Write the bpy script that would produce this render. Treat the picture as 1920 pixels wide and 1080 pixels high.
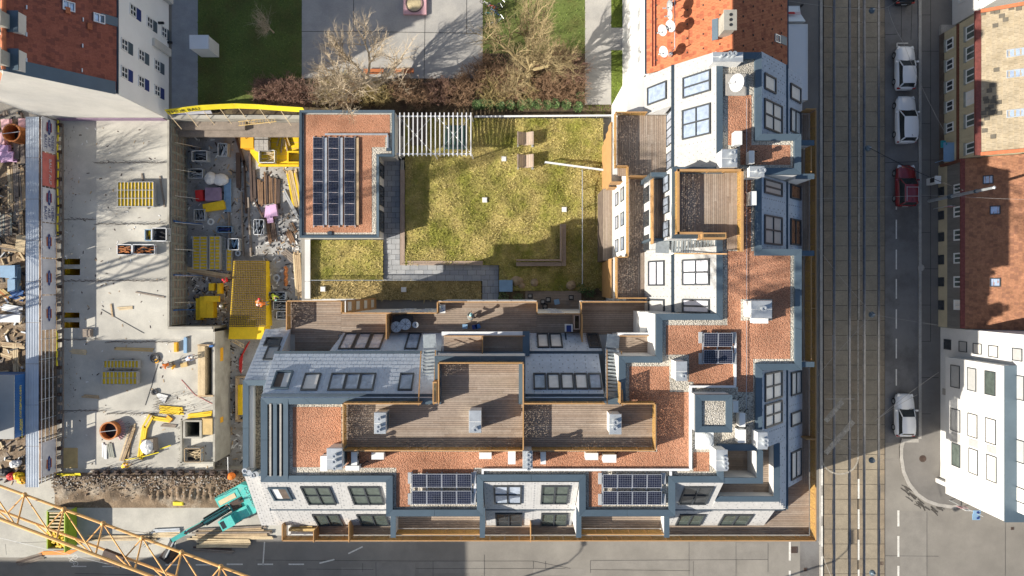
import bpy, bmesh, math, random
from mathutils import Vector, Matrix
random.seed(7)
R = math.radians
for o in list(bpy.data.objects): bpy.data.objects.remove(o)
SC = bpy.context.scene
COL = SC.collection
# ------------------------------------------------------------------ camera, sky, sun, exposure
H, F = 68.0, 1328.0            # drone height (m) and focal length in photograph pixels
cam = bpy.data.cameras.new('camera'); cam_o = bpy.data.objects.new('camera', cam); COL.objects.link(cam_o)
cam_o.location = (0, 0, H); cam_o.rotation_euler = (0, 0, 0)
cam.sensor_width = 36.0; cam.lens = 36.0*F/1920.0; cam.clip_start = 0.5; cam.clip_end = 2000
SC.camera = cam_o
SC.render.resolution_x, SC.render.resolution_y = 1024, 576
W_ = bpy.data.worlds.new('World'); SC.world = W_; W_.use_nodes = True
nt = W_.node_tree; nt.nodes.clear()
_o = nt.nodes.new('ShaderNodeOutputWorld'); _b = nt.nodes.new('ShaderNodeBackground'); _s = nt.nodes.new('ShaderNodeTexSky')
_s.sky_type = 'NISHITA'; _s.sun_disc = False
AZ, EL = 18.0, 28.0            # light travels towards +X, 18 deg to +Y; sun 28 deg high
_s.sun_elevation = R(EL); _s.sun_rotation = R(270-AZ); _s.air_density = 1.0; _s.dust_density = 1.5
_b.inputs[1].default_value = 0.08
nt.links.new(_s.outputs[0], _b.inputs[0]); nt.links.new(_b.outputs[0], _o.inputs[0])
sun = bpy.data.lights.new('sun', 'SUN'); sun.energy = 5.0; sun.angle = R(0.5); sun.color = (1.0, 0.93, 0.82)
sun_o = bpy.data.objects.new('sun', sun); COL.objects.link(sun_o); sun_o.location = (-60, -20, 60)
sd = Vector((math.cos(R(AZ))*math.cos(R(EL)), math.sin(R(AZ))*math.cos(R(EL)), -math.sin(R(EL))))
sun_o.rotation_mode = 'QUATERNION'; sun_o.rotation_quaternion = sd.to_track_quat('-Z', 'Y')
SC.view_settings.view_transform = 'Standard'; SC.view_settings.look = 'None'
SC.view_settings.exposure = 0.74; SC.view_settings.gamma = 1.0; SC.view_settings.use_curve_mapping = False

# ------------------------------------------------------------------ helpers
def P(px, py, z=0.0):
    k = (H-z)/F
    return Vector(((px-960)*k, (540-py)*k, z))
def PX(px, z): return (px-960)*(H-z)/F
def PY(py, z): return (540-py)*(H-z)/F
def hitp(px, py, o, n):            # a sight line through a photograph pixel meets the plane (o, n)
    c = Vector((0, 0, H)); d = Vector(((px-960)/F, (540-py)/F, -1))
    return c + d*((o-c).dot(n)/d.dot(n))

class B:
    """collects shapes for one mesh object"""
    def __init__(s): s.v = []; s.f = []; s.m = []
    def add(s, vs, fs, mi=0):
        k = len(s.v); s.v += [tuple(v) for v in vs]; s.f += [tuple(i+k for i in f) for f in fs]; s.m += [mi]*len(fs); return s
    def box(s, x0, y0, z0, x1, y1, z1, mi=0):
        if x0 > x1: x0, x1 = x1, x0
        if y0 > y1: y0, y1 = y1, y0
        if z0 > z1: z0, z1 = z1, z0
        return s.add([(x0,y0,z0),(x1,y0,z0),(x1,y1,z0),(x0,y1,z0),(x0,y0,z1),(x1,y0,z1),(x1,y1,z1),(x0,y1,z1)],
              [(3,2,1,0),(4,5,6,7),(0,1,5,4),(1,2,6,5),(2,3,7,6),(3,0,4,7)], mi)
    def obb(s, c, dx, dy, dz, u=(1,0,0), v=(0,1,0), n=(0,0,1), mi=0):
        c = Vector(c); u = Vector(u)*dx/2; v = Vector(v)*dy/2; n = Vector(n)*dz/2
        return s.add([c-u-v-n, c+u-v-n, c+u+v-n, c-u+v-n, c-u-v+n, c+u-v+n, c+u+v+n, c-u+v+n],
              [(3,2,1,0),(4,5,6,7),(0,1,5,4),(1,2,6,5),(2,3,7,6),(3,0,4,7)], mi)
    def rbox(s, cx, cy, z0, z1, lx, ly, a=0, mi=0):
        c, q = math.cos(a), math.sin(a)
        return s.obb((cx, cy, (z0+z1)/2), lx, ly, z1-z0, (c, q, 0), (-q, c, 0), (0, 0, 1), mi)
    def prism(s, pts, z0, z1, mi=0):
        a = sum(pts[i][0]*pts[(i+1) % len(pts)][1]-pts[(i+1) % len(pts)][0]*pts[i][1] for i in range(len(pts)))
        if a < 0: pts = pts[::-1]
        n = len(pts)
        return s.add([(p[0], p[1], z0) for p in pts]+[(p[0], p[1], z1) for p in pts],
              [tuple(range(n))[::-1], tuple(range(n, 2*n))]+[(i, (i+1) % n, n+(i+1) % n, n+i) for i in range(n)], mi)
    def hull(s, bot, top, mi=0):         # same number of points bottom and top, counter-clockwise
        n = len(bot)
        return s.add(list(bot)+list(top), [tuple(range(n))[::-1], tuple(range(n, 2*n))]+[(i, (i+1) % n, n+(i+1) % n, n+i) for i in range(n)], mi)
    def face(s, pts, mi=0): return s.add(pts, [tuple(range(len(pts)))], mi)
    def tube(s, p, q, r, r2=None, n=6, mi=0, cap=True):
        p, q = Vector(p), Vector(q); r2 = r if r2 is None else r2
        d = q-p
        if d.length < 1e-6: return s
        d.normalize(); a = d.orthogonal().normalized(); b = d.cross(a)
        vs = []
        for c, rr in ((p, r), (q, r2)):
            for i in range(n):
                t = 2*math.pi*i/n; vs.append(c+a*math.cos(t)*rr+b*math.sin(t)*rr)
        fs = [(i, (i+1) % n, n+(i+1) % n, n+i) for i in range(n)]
        if cap: fs += [tuple(range(n))[::-1], tuple(range(n, 2*n))]
        return s.add(vs, fs, mi)
    def path(s, pts, r, n=5, mi=0):
        for i in range(len(pts)-1): s.tube(pts[i], pts[i+1], r, n=n, mi=mi)
        return s
    def cyl(s, x, y, z0, z1, r, r2=None, n=16, mi=0): return s.tube((x, y, z0), (x, y, z1), r, r2, n, mi)
    def ring(s, c, ax, ro, ri, h, n=20, mi=0):   # a pipe piece, axis ax, starting at c
        c = Vector(c); ax = Vector(ax).normalized(); a = ax.orthogonal().normalized(); b = ax.cross(a); vs = []
        for rr, hh in ((ro, 0), (ro, h), (ri, h), (ri, 0)):
            for i in range(n):
                t = 2*math.pi*i/n; vs.append(c+a*math.cos(t)*rr+b*math.sin(t)*rr+ax*hh)
        fs = []
        for k in range(4):
            k2 = (k+1) % 4
            for i in range(n): fs.append((k*n+i, k*n+(i+1) % n, k2*n+(i+1) % n, k2*n+i))
        return s.add(vs, fs, mi)
    def ball(s, c, rx, ry=None, rz=None, n=10, m=6, mi=0, jit=0):
        ry = ry or rx; rz = rz or rx; vs = []; fs = []
        for j in range(m+1):
            ph = math.pi*j/m
            for i in range(n):
                t = 2*math.pi*i/n; k = 1+random.uniform(-jit, jit)
                vs.append((c[0]+rx*k*math.sin(ph)*math.cos(t), c[1]+ry*k*math.sin(ph)*math.sin(t), c[2]-rz*k*math.cos(ph)))
        for j in range(m):
            for i in range(n): fs.append((j*n+i, j*n+(i+1) % n, (j+1)*n+(i+1) % n, (j+1)*n+i))
        return s.add(vs, fs, mi)
    # pixel-measured box: rectangle seen in the photograph at the height of the top face
    def pb(s, x0, y0, x1, y1, z0, z1, mi=0):
        return s.box(PX(x0, z1), PY(y0, z1), z0, PX(x1, z1), PY(y1, z1), z1, mi)

WL = {}
def _props(o, label, cat, group, kind):
    if label: o['label'] = label
    if cat: o['category'] = cat
    if group: o['group'] = group
    if kind: o['kind'] = kind
    return o
def T(name, label, cat, loc, group=None, kind=None):
    o = bpy.data.objects.new(name, None); COL.objects.link(o); o.location = loc; o.empty_display_size = 0.3
    WL[o.name] = Vector(loc); return _props(o, label, cat, group, kind)
def O(name, b, mats, parent=None, label=None, cat=None, group=None, kind=None, smooth=False, local=False):
    if not b.v: b.add([(0,0,-50),(0.01,0,-50),(0,0.01,-50)], [(0,1,2)])
    if local: c = Vector((0, 0, 0))
    else:
        xs = [v[0] for v in b.v]; ys = [v[1] for v in b.v]; zs = [v[2] for v in b.v]
        c = Vector(((min(xs)+max(xs))/2, (min(ys)+max(ys))/2, min(zs)))
    me = bpy.data.meshes.new(name)
    me.from_pydata([(v[0]-c.x, v[1]-c.y, v[2]-c.z) for v in b.v], [], b.f)
    mats = mats if isinstance(mats, (list, tuple)) else [mats]
    for m in mats: me.materials.append(m)
    if len(mats) > 1: me.polygons.foreach_set('material_index', b.m)
    if smooth: me.polygons.foreach_set('use_smooth', [True]*len(me.polygons))
    me.update()
    o = bpy.data.objects.new(name, me); COL.objects.link(o)
    WL[o.name] = c
    if parent is not None:
        o.parent = parent; o.location = c if local else c-WL[parent.name]
    else: o.location = c
    return _props(o, label, cat, group, kind)
def OS(name, b, m, parent):            # each box of the builder becomes a part of its own
    for k in range(len(b.v)//8):
        c = B(); c.v = b.v[k*8:k*8+8]; c.f = [tuple(i-k*8 for i in f) for f in b.f[k*6:k*6+6]]; c.m = [0]*6; O(name, c, m, parent)
def copy_tree(o, loc=None, rz=None, parent=None, label=None, group=None, scale=None):
    c = o.copy(); COL.objects.link(c)
    if parent is not None: c.parent = parent
    if loc is not None: c.location = loc; WL[c.name] = Vector(loc)
    if rz is not None: c.rotation_euler = (0, 0, rz)
    if scale: c.scale = scale
    if label: c['label'] = label
    if group: c['group'] = group
    for ch in list(o.children): copy_tree(ch, parent=c)
    return c
def text_mesh(s, size, center=True):
    cu = bpy.data.curves.new('lettering', 'FONT'); cu.body = s; cu.size = size; cu.extrude = 0.004
    cu.align_x = 'CENTER' if center else 'LEFT'; cu.align_y = 'CENTER'; cu.resolution_u = 2
    to = bpy.data.objects.new('lettering', cu); COL.objects.link(to)
    dg = bpy.context.evaluated_depsgraph_get(); me = to.evaluated_get(dg).to_mesh()
    b = B(); b.add([tuple(v.co) for v in me.vertices], [tuple(p.vertices) for p in me.polygons])
    to.evaluated_get(dg).to_mesh_clear(); bpy.data.objects.remove(to); bpy.data.curves.remove(cu)
    return b
def xform(b, o, u, v):                 # lays flat lettering into the plane (o, u, v)
    o, u, v = Vector(o), Vector(u).normalized(), Vector(v).normalized(); n = u.cross(v).normalized()
    b.v = [tuple(o+u*p[0]+v*p[1]+n*p[2]) for p in b.v]; return b

# ------------------------------------------------------------------ materials
def mat(name, col, rough=0.8, var=0.12, vs=1.2, fine=0.0, fs=14.0, bump=0.0, bs=30.0, metal=0.0, spec=0.4, col2=None, mixs=0.4, lo=0.45, hi=0.6, stretch=None, alpha=None, transl=0.0, coat=0.0):
    """colour with large and fine procedural variation in world space, optional second colour patches, optional relief"""
    m = bpy.data.materials.new(name); m.use_nodes = True; t = m.node_tree; N = t.nodes; L = t.links
    p = N['Principled BSDF']; p.inputs['Roughness'].default_value = rough; p.inputs['Metallic'].default_value = metal
    p.inputs['Specular IOR Level'].default_value = spec; p.inputs['Coat Weight'].default_value = coat
    g = N.new('ShaderNodeNewGeometry'); pos = g.outputs['Position']
    if stretch:
        mp = N.new('ShaderNodeMapping'); mp.inputs['Scale'].default_value = stretch; L.new(pos, mp.inputs['Vector']); pos = mp.outputs[0]
    def noise(sc, det=4.0, ro=0.6):
        n = N.new('ShaderNodeTexNoise'); n.inputs['Scale'].default_value = sc; n.inputs['Detail'].default_value = det
        n.inputs['Roughness'].default_value = ro; L.new(pos, n.inputs['Vector']); return n.outputs['Fac']
    def ramp(src, a, b2, x0=0.0, x1=1.0):
        r = N.new('ShaderNodeMapRange'); r.inputs[1].default_value = a; r.inputs[2].default_value = b2
        r.inputs[3].default_value = x0; r.inputs[4].default_value = x1; L.new(src, r.inputs[0]); return r.outputs[0]
    rgb = N.new('ShaderNodeRGB'); rgb.outputs[0].default_value = (*col, 1); cur = rgb.outputs[0]
    if col2:
        mx = N.new('ShaderNodeMix'); mx.data_type = 'RGBA'; mx.inputs[7].default_value = (*col2, 1)
        L.new(cur, mx.inputs[6]); L.new(ramp(noise(mixs, 6, 0.65), lo, hi), mx.inputs[0]); cur = mx.outputs[2]
    def mul(cur, fac):
        hs = N.new('ShaderNodeHueSaturation'); L.new(cur, hs.inputs['Color']); L.new(fac, hs.inputs['Value']); return hs.outputs[0]
    if var: cur = mul(cur, ramp(noise(vs, 6), 0.3, 0.7, 1-var, 1+var))
    if fine: cur = mul(cur, ramp(noise(fs, 3, 0.7), 0.3, 0.7, 1-fine, 1+fine))
    L.new(cur, p.inputs['Base Color'])
    if bump:
        bn = N.new('ShaderNodeBump'); bn.inputs['Strength'].default_value = bump; bn.inputs['Distance'].default_value = 0.05
        L.new(noise(bs, 3, 0.6), bn.inputs['Height']); L.new(bn.outputs[0], p.inputs['Normal'])
    out = N['Material Output']; sh = p.outputs[0]
    if transl:
        tr = N.new('ShaderNodeBsdfTranslucent'); L.new(cur, tr.inputs[0]); ms = N.new('ShaderNodeMixShader')
        ms.inputs[0].default_value = transl; L.new(sh, ms.inputs[1]); L.new(tr.outputs[0], ms.inputs[2]); sh = ms.outputs[0]
    if alpha:                                  # (cell scale, share of holes)
        vo = N.new('ShaderNodeTexVoronoi'); vo.inputs['Scale'].default_value = alpha[0]; L.new(g.outputs['Position'], vo.inputs['Vector'])
        ta = N.new('ShaderNodeBsdfTransparent'); ms = N.new('ShaderNodeMixShader')
        L.new(ramp(vo.outputs['Distance'], alpha[1]-0.05, alpha[1]+0.05, 1.0, 0.0), ms.inputs[0]); L.new(sh, ms.inputs[1]); L.new(ta.outputs[0], ms.inputs[2]); sh = ms.outputs[0]
    L.new(sh, out.inputs[0]); return m
def pebble(name, c1, c2, sc=9.0, dark=0.4):
    m = bpy.data.materials.new(name); m.use_nodes = True; t = m.node_tree; N = t.nodes; L = t.links
    p = N['Principled BSDF']; p.inputs['Roughness'].default_value = 0.9; p.inputs['Specular IOR Level'].default_value = 0.2
    g = N.new('ShaderNodeNewGeometry')
    v = N.new('ShaderNodeTexVoronoi'); v.inputs['Scale'].default_value = sc; L.new(g.outputs['Position'], v.inputs['Vector'])
    mx = N.new('ShaderNodeMix'); mx.data_type = 'RGBA'; mx.inputs[6].default_value = (*c1, 1); mx.inputs[7].default_value = (*c2, 1)
    sp = N.new('ShaderNodeSeparateColor'); L.new(v.outputs['Color'], sp.inputs[0]); L.new(sp.outputs[0], mx.inputs[0])
    n = N.new('ShaderNodeTexNoise'); n.inputs['Scale'].default_value = 0.35; n.inputs['Detail'].default_value = 6; L.new(g.outputs['Position'], n.inputs['Vector'])
    r = N.new('ShaderNodeMapRange'); r.inputs[1].default_value = 0.3; r.inputs[2].default_value = 0.7; r.inputs[3].default_value = 0.68; r.inputs[4].default_value = 1.2; L.new(n.outputs['Fac'], r.inputs[0])
    r2 = N.new('ShaderNodeMapRange'); r2.inputs[1].default_value = 0.25; r2.inputs[2].default_value = 0.75; r2.inputs[3].default_value = 1.1; r2.inputs[4].default_value = dark; L.new(v.outputs['Distance'], r2.inputs[0])
    mu = N.new('ShaderNodeMath'); mu.operation = 'MULTIPLY'; L.new(r.outputs[0], mu.inputs[0]); L.new(r2.outputs[0], mu.inputs[1])
    hs = N.new('ShaderNodeHueSaturation'); L.new(mx.outputs[2], hs.inputs['Color']); L.new(mu.outputs[0], hs.inputs['Value']); L.new(hs.outputs[0], p.inputs['Base Color'])
    b = N.new('ShaderNodeBump'); b.inputs['Strength'].default_value = 0.9; b.inputs['Distance'].default_value = 0.06; b.invert = True
    L.new(v.outputs['Distance'], b.inputs['Height']); L.new(b.outputs[0], p.inputs['Normal']); return m
def glass(name, col, rough=0.06, metal=0.55):
    return mat(name, col, rough=rough, var=0.25, vs=2.5, metal=metal, spec=0.8)
M = dict(
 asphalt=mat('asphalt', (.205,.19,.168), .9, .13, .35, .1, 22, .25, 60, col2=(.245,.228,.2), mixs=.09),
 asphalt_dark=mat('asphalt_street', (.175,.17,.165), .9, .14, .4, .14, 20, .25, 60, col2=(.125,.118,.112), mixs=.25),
 asphalt_patch=mat('asphalt_patch', (.225,.21,.187), .9, .12, .8, .1, 20, .2, 60),
 seam=mat('tar_seam', (.035,.035,.035), .7, .2),
 pavement=mat('pavement_asphalt', (.17,.16,.148), .9, .14, .5, .1, 20, .2, 50),
 kerb=mat('kerb_stone', (.36,.34,.31), .85, .15, 1.5, .12, 12, .2),
 track=mat('track_concrete', (.25,.2,.14), .85, .16, .7, .14, 9, .2, 40, col2=(.21,.175,.13), mixs=.5),
 track2=mat('track_concrete_pale', (.27,.23,.17), .85, .16, .7, .14, 9, .2, 40),
 rail=mat('rail_steel', (.33,.33,.34), .3, .2, 3, metal=.9), groove=mat('rail_groove', (.03,.03,.032), .8, .2),
 paint=mat('road_paint', (.62,.6,.55), .7, .12, 2, .2, 12),
 worn=mat('worn_road_paint', (.33,.3,.25), .8, .25, 2, .25, 8),
 slab=mat('site_concrete', (.51,.49,.43), .85, .13, .35, .06, 9, .12, 20, col2=(.39,.375,.335), mixs=.22, lo=.4, hi=.62),
 pit=mat('pit_concrete', (.33,.325,.315), .85, .18, .5, .15, 7, .2, 20, col2=(.2,.18,.15), mixs=.4, lo=.5, hi=.68),
 concrete=mat('raw_concrete', (.36,.345,.3), .85, .18, .7, .1, 8, .15, 15, col2=(.25,.235,.2), mixs=.5, lo=.5, hi=.7),
 mud=mat('churned_earth', (.2,.145,.095), .95, .3, 1.2, .3, 8, .9, 6, col2=(.31,.26,.2), mixs=.5, lo=.5, hi=.65),
 rubble=mat('brick_rubble', (.3,.225,.17), .95, .35, 3, .3, 12, .6, 12, col2=(.5,.46,.4), mixs=2.5, lo=.55, hi=.65),
 plaza=mat('plaza_concrete', (.4,.385,.355), .85, .1, .4, .08, 8, .1, 20, col2=(.34,.33,.31), mixs=.35),
 pavers=mat('grey_pavers', (.36,.37,.38), .8, .12, .8, .08, 10, .1), pavers2=mat('darker_pavers', (.3,.315,.335), .8, .14, .9, .08, 10, .1),
 soil=mat('bed_soil', (.07,.05,.032), 1, .3, 1.5, .3, 8, .8, 10, col2=(.13,.1,.055), mixs=.8),
 lawn=mat('dry_lawn', (.35,.285,.095), 1, .35, .9, .3, 7, .5, 12, col2=(.19,.19,.035), mixs=.35, lo=.42, hi=.62),
 lawn_b=mat('dry_lawn_blades', (.45,.37,.15), 1, .35, 1.1, .4, 9, col2=(.26,.25,.05), mixs=.35, lo=.42, hi=.62),
 straw=mat('straw_grass', (.36,.27,.11), 1, .3, 1.4, .3, 8, .5, 12, col2=(.23,.18,.07), mixs=.6), straw_b=mat('straw_blades', (.42,.33,.15), 1, .3, 2, .3, 8),
 grass=mat('dark_lawn', (.11,.145,.035), 1, .25, .8, .25, 6, .5, 12, col2=(.085,.085,.025), mixs=.4, lo=.45, hi=.65),
 grass_b=mat('grass_blades', (.16,.22,.05), 1, .3, 1.0, .3, 9, col2=(.1,.1,.03), mixs=.4, lo=.45, hi=.65),
 grass2=mat('bright_lawn', (.12,.16,.025), 1, .3, 1, .3, 6, .5, 12), grass2_b=mat('bright_blades', (.15,.2,.035), 1, .35, 2, .3, 8),
 white_bright=mat('bright_white_render', (.86,.87,.86), .85, .04, .5), shingle_c=mat('court_shingles', (.37,.37,.36), .75, .05, 1, .06, 4), dishwhite=mat('dish_white', (.5,.5,.5), .5, .04),  # bright render lifts a shaded wall, court shingles dim sunlit faces, by colour alone
 white=mat('white_render', (.64,.635,.615), .85, .09, .45, .02, 6, .05, 30),
 offwhite=mat('old_white_render', (.64,.62,.57), .9, .1, .35, .04, 5, .05, 20, col2=(.53,.52,.49), mixs=.18, lo=.45, hi=.75),
 beige=mat('beige_boards', (.53,.46,.3), .85, .08, 1, .05, 8), greyboard=mat('grey_boards', (.2,.19,.175), .85, .15, 1.5, .1, 8, stretch=(1,1,.15)),
 plinth=mat('stained_plinth', (.13,.1,.08), .9, .3, 1.5), brownband=mat('brown_band', (.16,.06,.035), .7, .2, 3), creamwall=mat('cream_wall', (.5,.43,.29), .85, .08),
 coping=mat('grey_sheet_metal', (.095,.135,.17), .42, .07, .8, .03, 6, metal=.3), copdark=mat('gutter_metal', (.06,.085,.11), .45, .1, 1, metal=.3),
 shingle_w=mat('pale_shingles', (.46,.455,.445), .75, .05, 1, .06, 4), shingle_b=mat('shade_blue_shingles', (.5,.545,.6), .7, .06, 1, .07, 4),  # north faces get a bluer shingle copy, their shade put into the colour
 shingle_e=mat('shade_grey_shingles', (.44,.48,.54), .7, .05, 1, .06, 4), fixing=mat('slate_hooks', (.3,.31,.32), .6, .1),  # east faces get a cooler shingle copy, their shade put into the colour
 redgravel=pebble('red_roof_gravel', (.56,.25,.145), (.66,.35,.22), 17, .55), whitegravel=pebble('white_roof_gravel', (.58,.53,.44), (.74,.69,.6), 12, .5), tangravel=pebble('tan_roof_gravel', (.34,.27,.18), (.5,.42,.3), 10),
 deck=mat('deck_boards', (.31,.245,.195), .75, .14, 1.2, .12, 10, stretch=(.5,.5,1), col2=(.3,.24,.185), mixs=.8), deckbase=mat('deck_base', (.05,.04,.035), .9, .1),
 deck_b=mat('darker_deck_boards', (.28,.215,.165), .75, .14, 1.2, .12, 10, stretch=(.5,.5,1)), deck_c=mat('paler_deck_boards', (.345,.28,.225), .75, .14, 1.2, .12, 10, stretch=(.5,.5,1)), red_tile2=mat('sooty_orange_tiles', (.32,.095,.045), .85, .2, 1.2), dark_tile2=mat('sooty_brown_tiles', (.24,.08,.055), .85, .2, 1.2), tilebrick2=mat('sooty_rust_tiles', (.24,.115,.07), .85, .25, 1.6), yellow_tile2=mat('grey_sand_tiles', (.34,.28,.19), .85, .2, 1.2), mat_dark=mat('dark_green_mat', (.05,.1,.09), .8, .2),
 wood=mat('orange_wood_rail', (.42,.24,.1), .6, .12, 2, .08, 12), mesh=mat('gold_mesh', (.46,.28,.09), .5, .25, 6, .2, 20, transl=.12, alpha=(15.0, .38)),
 frame=mat('dark_window_frame', (.045,.052,.06), .45, .08), whiteframe=mat('white_window_frame', (.75,.75,.73), .6, .04),
 pane=glass('sky_tinted_glass', (.48,.55,.66), .06, .25), pane_b=glass('blue_glass', (.45,.55,.72), .08, .4), blind=mat('pale_blind_and_glare', (.78,.74,.68), .35, .08, 3, spec=.7), blind2=mat('grey_blind', (.42,.42,.41), .35, .08, 3, spec=.7), pane_d=glass('dark_glass', (.09,.1,.11), .05, .5), pane_g=glass('green_glass', (.16,.2,.18), .06, .5),  # mirrored sky painted into the sky glass, sunlit-house glare into some pale blinds
 tin=mat('galvanised_steel', (.55,.58,.6), .35, .12, 2, .05, 10, metal=.55), tin_w=mat('white_enamel', (.72,.72,.7), .5, .04), black=mat('black_plastic', (.025,.025,.028), .6, .1), pvwhite=mat('panel_frame', (.42,.44,.48), .4, .03, metal=.3),
 steelwhite=mat('white_powder_steel', (.68,.69,.7), .45, .05), rope=mat('pale_plastic', (.6,.6,.55), .6, .1),
 red_tile=mat('orange_roof_tiles', (.43,.14,.062), .8, .13, 1.2, .15, 7, .1), dark_tile=mat('brown_roof_tiles', (.33,.105,.065), .8, .16, 1.2, .18, 7, .1), yellow_tile=mat('sand_roof_tiles', (.36,.3,.21), .85, .15, 1.2, .16, 6, .1), tilebrick=mat('rust_roof_tiles', (.31,.15,.085), .85, .22, 1.6, .22, 6, .1),
 tile_d=mat('replaced_dark_tiles', (.13,.115,.09), .85, .2, 2), moss=mat('old_gutter', (.2,.06,.05), .8, .3, 4),
 yellow=mat('formwork_yellow', (.75,.5,.012), .55, .13, .9, .08, 6), orange=mat('orange_sheet', (.72,.25,.03), .6, .1), amber=mat('amber_box', (.75,.38,.02), .55, .06), blue=mat('site_blue', (.03,.12,.34), .5, .1), bluegrey=mat('blue_formwork', (.2,.33,.48), .5, .12), navy=mat('navy_print', (.02,.04,.18), .6, .05), purplehaze=mat('faded_purple', (.27,.19,.27), .8, .2, 2),
 pink=mat('pink_insulation', (.62,.4,.6), .8, .1, 1.5), salmon=mat('salmon_board', (.6,.36,.38), .8, .12), rust=mat('rusty_orange_steel', (.45,.16,.045), .7, .25, 3, .15, 9), rustdark=mat('rusty_dark_steel', (.075,.05,.04), .75, .3, 2, .2, 9),
 timber=mat('site_timber', (.42,.31,.19), .85, .2, 1.5, .15, 9), timber_p=mat('pale_timber', (.58,.46,.29), .85, .15, 1.5, .12, 9), timber_g=mat('weathered_timber', (.24,.2,.165), .9, .2, 1.5, .15, 9), ply=mat('tan_board', (.5,.36,.16), .8, .15, 2),
 teal=mat('teal_paint', (.085,.47,.42), .4, .1, 1, .1, 8, col2=(.24,.42,.37), mixs=1.6, lo=.52, hi=.72, coat=.2), teal_d=mat('dark_teal_paint', (.03,.24,.27), .4, .08), crane=mat('crane_yellow', (.75,.42,.15), .5, .12, .7), green=mat('lime_paint', (.3,.42,.03), .6, .15), redp=mat('red_plastic', (.5,.02,.02), .5, .1),
 paintwhite=mat('car_white', (.72,.73,.74), .25, .02, spec=.6, coat=.6), paintred=mat('car_dark_red', (.2,.012,.018), .25, .03, spec=.6, coat=.8), paintblack=mat('car_black', (.03,.03,.033), .25, .03, coat=.6), carglass=glass('car_glass', (.05,.06,.065), .05, .4), tyre=mat('tyre_rubber', (.025,.025,.025), .9, .1), rim=mat('alloy_rim', (.45,.46,.47), .35, .05, metal=.7), lampred=mat('tail_lamp', (.35,.02,.02), .25, .03), lampw=mat('head_lamp', (.6,.62,.64), .15, .03, spec=.8),
 bark=mat('pale_bark', (.46,.38,.27), .95, .2, 2, .2, 10), bark_d=mat('dark_bark', (.2,.155,.105), .95, .2, 2, .2, 10), twig=mat('brown_twigs', (.26,.165,.1), .95, .3, 2.5), twig_r=mat('red_twigs', (.25,.15,.11), .95, .3, 2.5), twig_y=mat('straw_twigs', (.34,.27,.12), .95, .3, 2.5), leaf=mat('laurel_leaves', (.06,.12,.035), .6, .35, 6, .3, 12), leaf2=mat('light_laurel_leaves', (.16,.22,.08), .6, .3, 6), boulder=mat('tan_boulder', (.36,.27,.17), .9, .2, 2, .15, 8, .3, 10),
 skin=mat('skin', (.5,.3,.21), .6, .03), hiviz_o=mat('orange_workwear', (.8,.2,.03), .8, .06), hiviz_y=mat('yellow_workwear', (.62,.75,.06), .8, .06), darkcloth=mat('dark_clothing', (.04,.045,.06), .9, .1), greycloth=mat('grey_clothing', (.2,.21,.2), .9, .1), redcloth=mat('red_clothing', (.6,.03,.05), .8, .06), helmet=mat('white_helmet', (.75,.74,.7), .4, .03), tealcloth=mat('teal_cap', (.3,.55,.55), .7, .05),
 bannerw=mat('white_banner', (.62,.63,.68), .7, .08, 1.5), bannerr=mat('red_banner', (.58,.17,.15), .7, .15, 1.5), corr=mat('corrugated_steel', (.55,.6,.66), .45, .12, .6, metal=.25), grn=mat('weathered_green_grey', (.28,.29,.25), .8, .2, 1.5), sand=mat('play_sand', (.5,.42,.25), .95, .1, 2, .1, 8), benchred=mat('red_brown_bench', (.5,.17,.06), .6, .1), bag=mat('white_bag', (.7,.7,.68), .5, .08, 4), frost=mat('milky_dome', (.7,.73,.74), .3, .03), water=glass('clear_glass', (.55,.68,.72), .05, .35),
)
# ------------------------------------------------------------------ generic builders
def cells(x0, y0, x1, y1, holes):
    xs = sorted({x0, x1, *[min(max(h[i], x0), x1) for h in holes for i in (0, 2)]}); ys = sorted({y0, y1, *[min(max(h[i], y0), y1) for h in holes for i in (1, 3)]})
    for i in range(len(xs)-1):
        for j in range(len(ys)-1):
            cx, cy = (xs[i]+xs[i+1])/2, (ys[j]+ys[j+1])/2
            if not any(h[0] < cx < h[2] and h[1] < cy < h[3] for h in holes): yield xs[i], ys[j], xs[i+1], ys[j+1]
def sheet(b, x0, y0, x1, y1, z, mi=0): b.face([(x0,y0,z),(x1,y0,z),(x1,y1,z),(x0,y1,z)], mi)
def psheet(b, a0, b0, a1, b1, z, mi=0): sheet(b, PX(a0, z), PY(b1, z), PX(a1, z), PY(b0, z), z, mi)
def pline(b, pts, w, z, mi=0):            # painted line or seam along photograph points on a level surface
    q = [P(x, y, z) for x, y in pts]
    for i in range(len(q)-1):
        d = (q[i+1]-q[i]); d.normalize(); s = Vector((-d.y, d.x, 0))*w/2
        b.face([q[i]-s, q[i+1]-s, q[i+1]+s, q[i]+s], mi)
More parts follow.
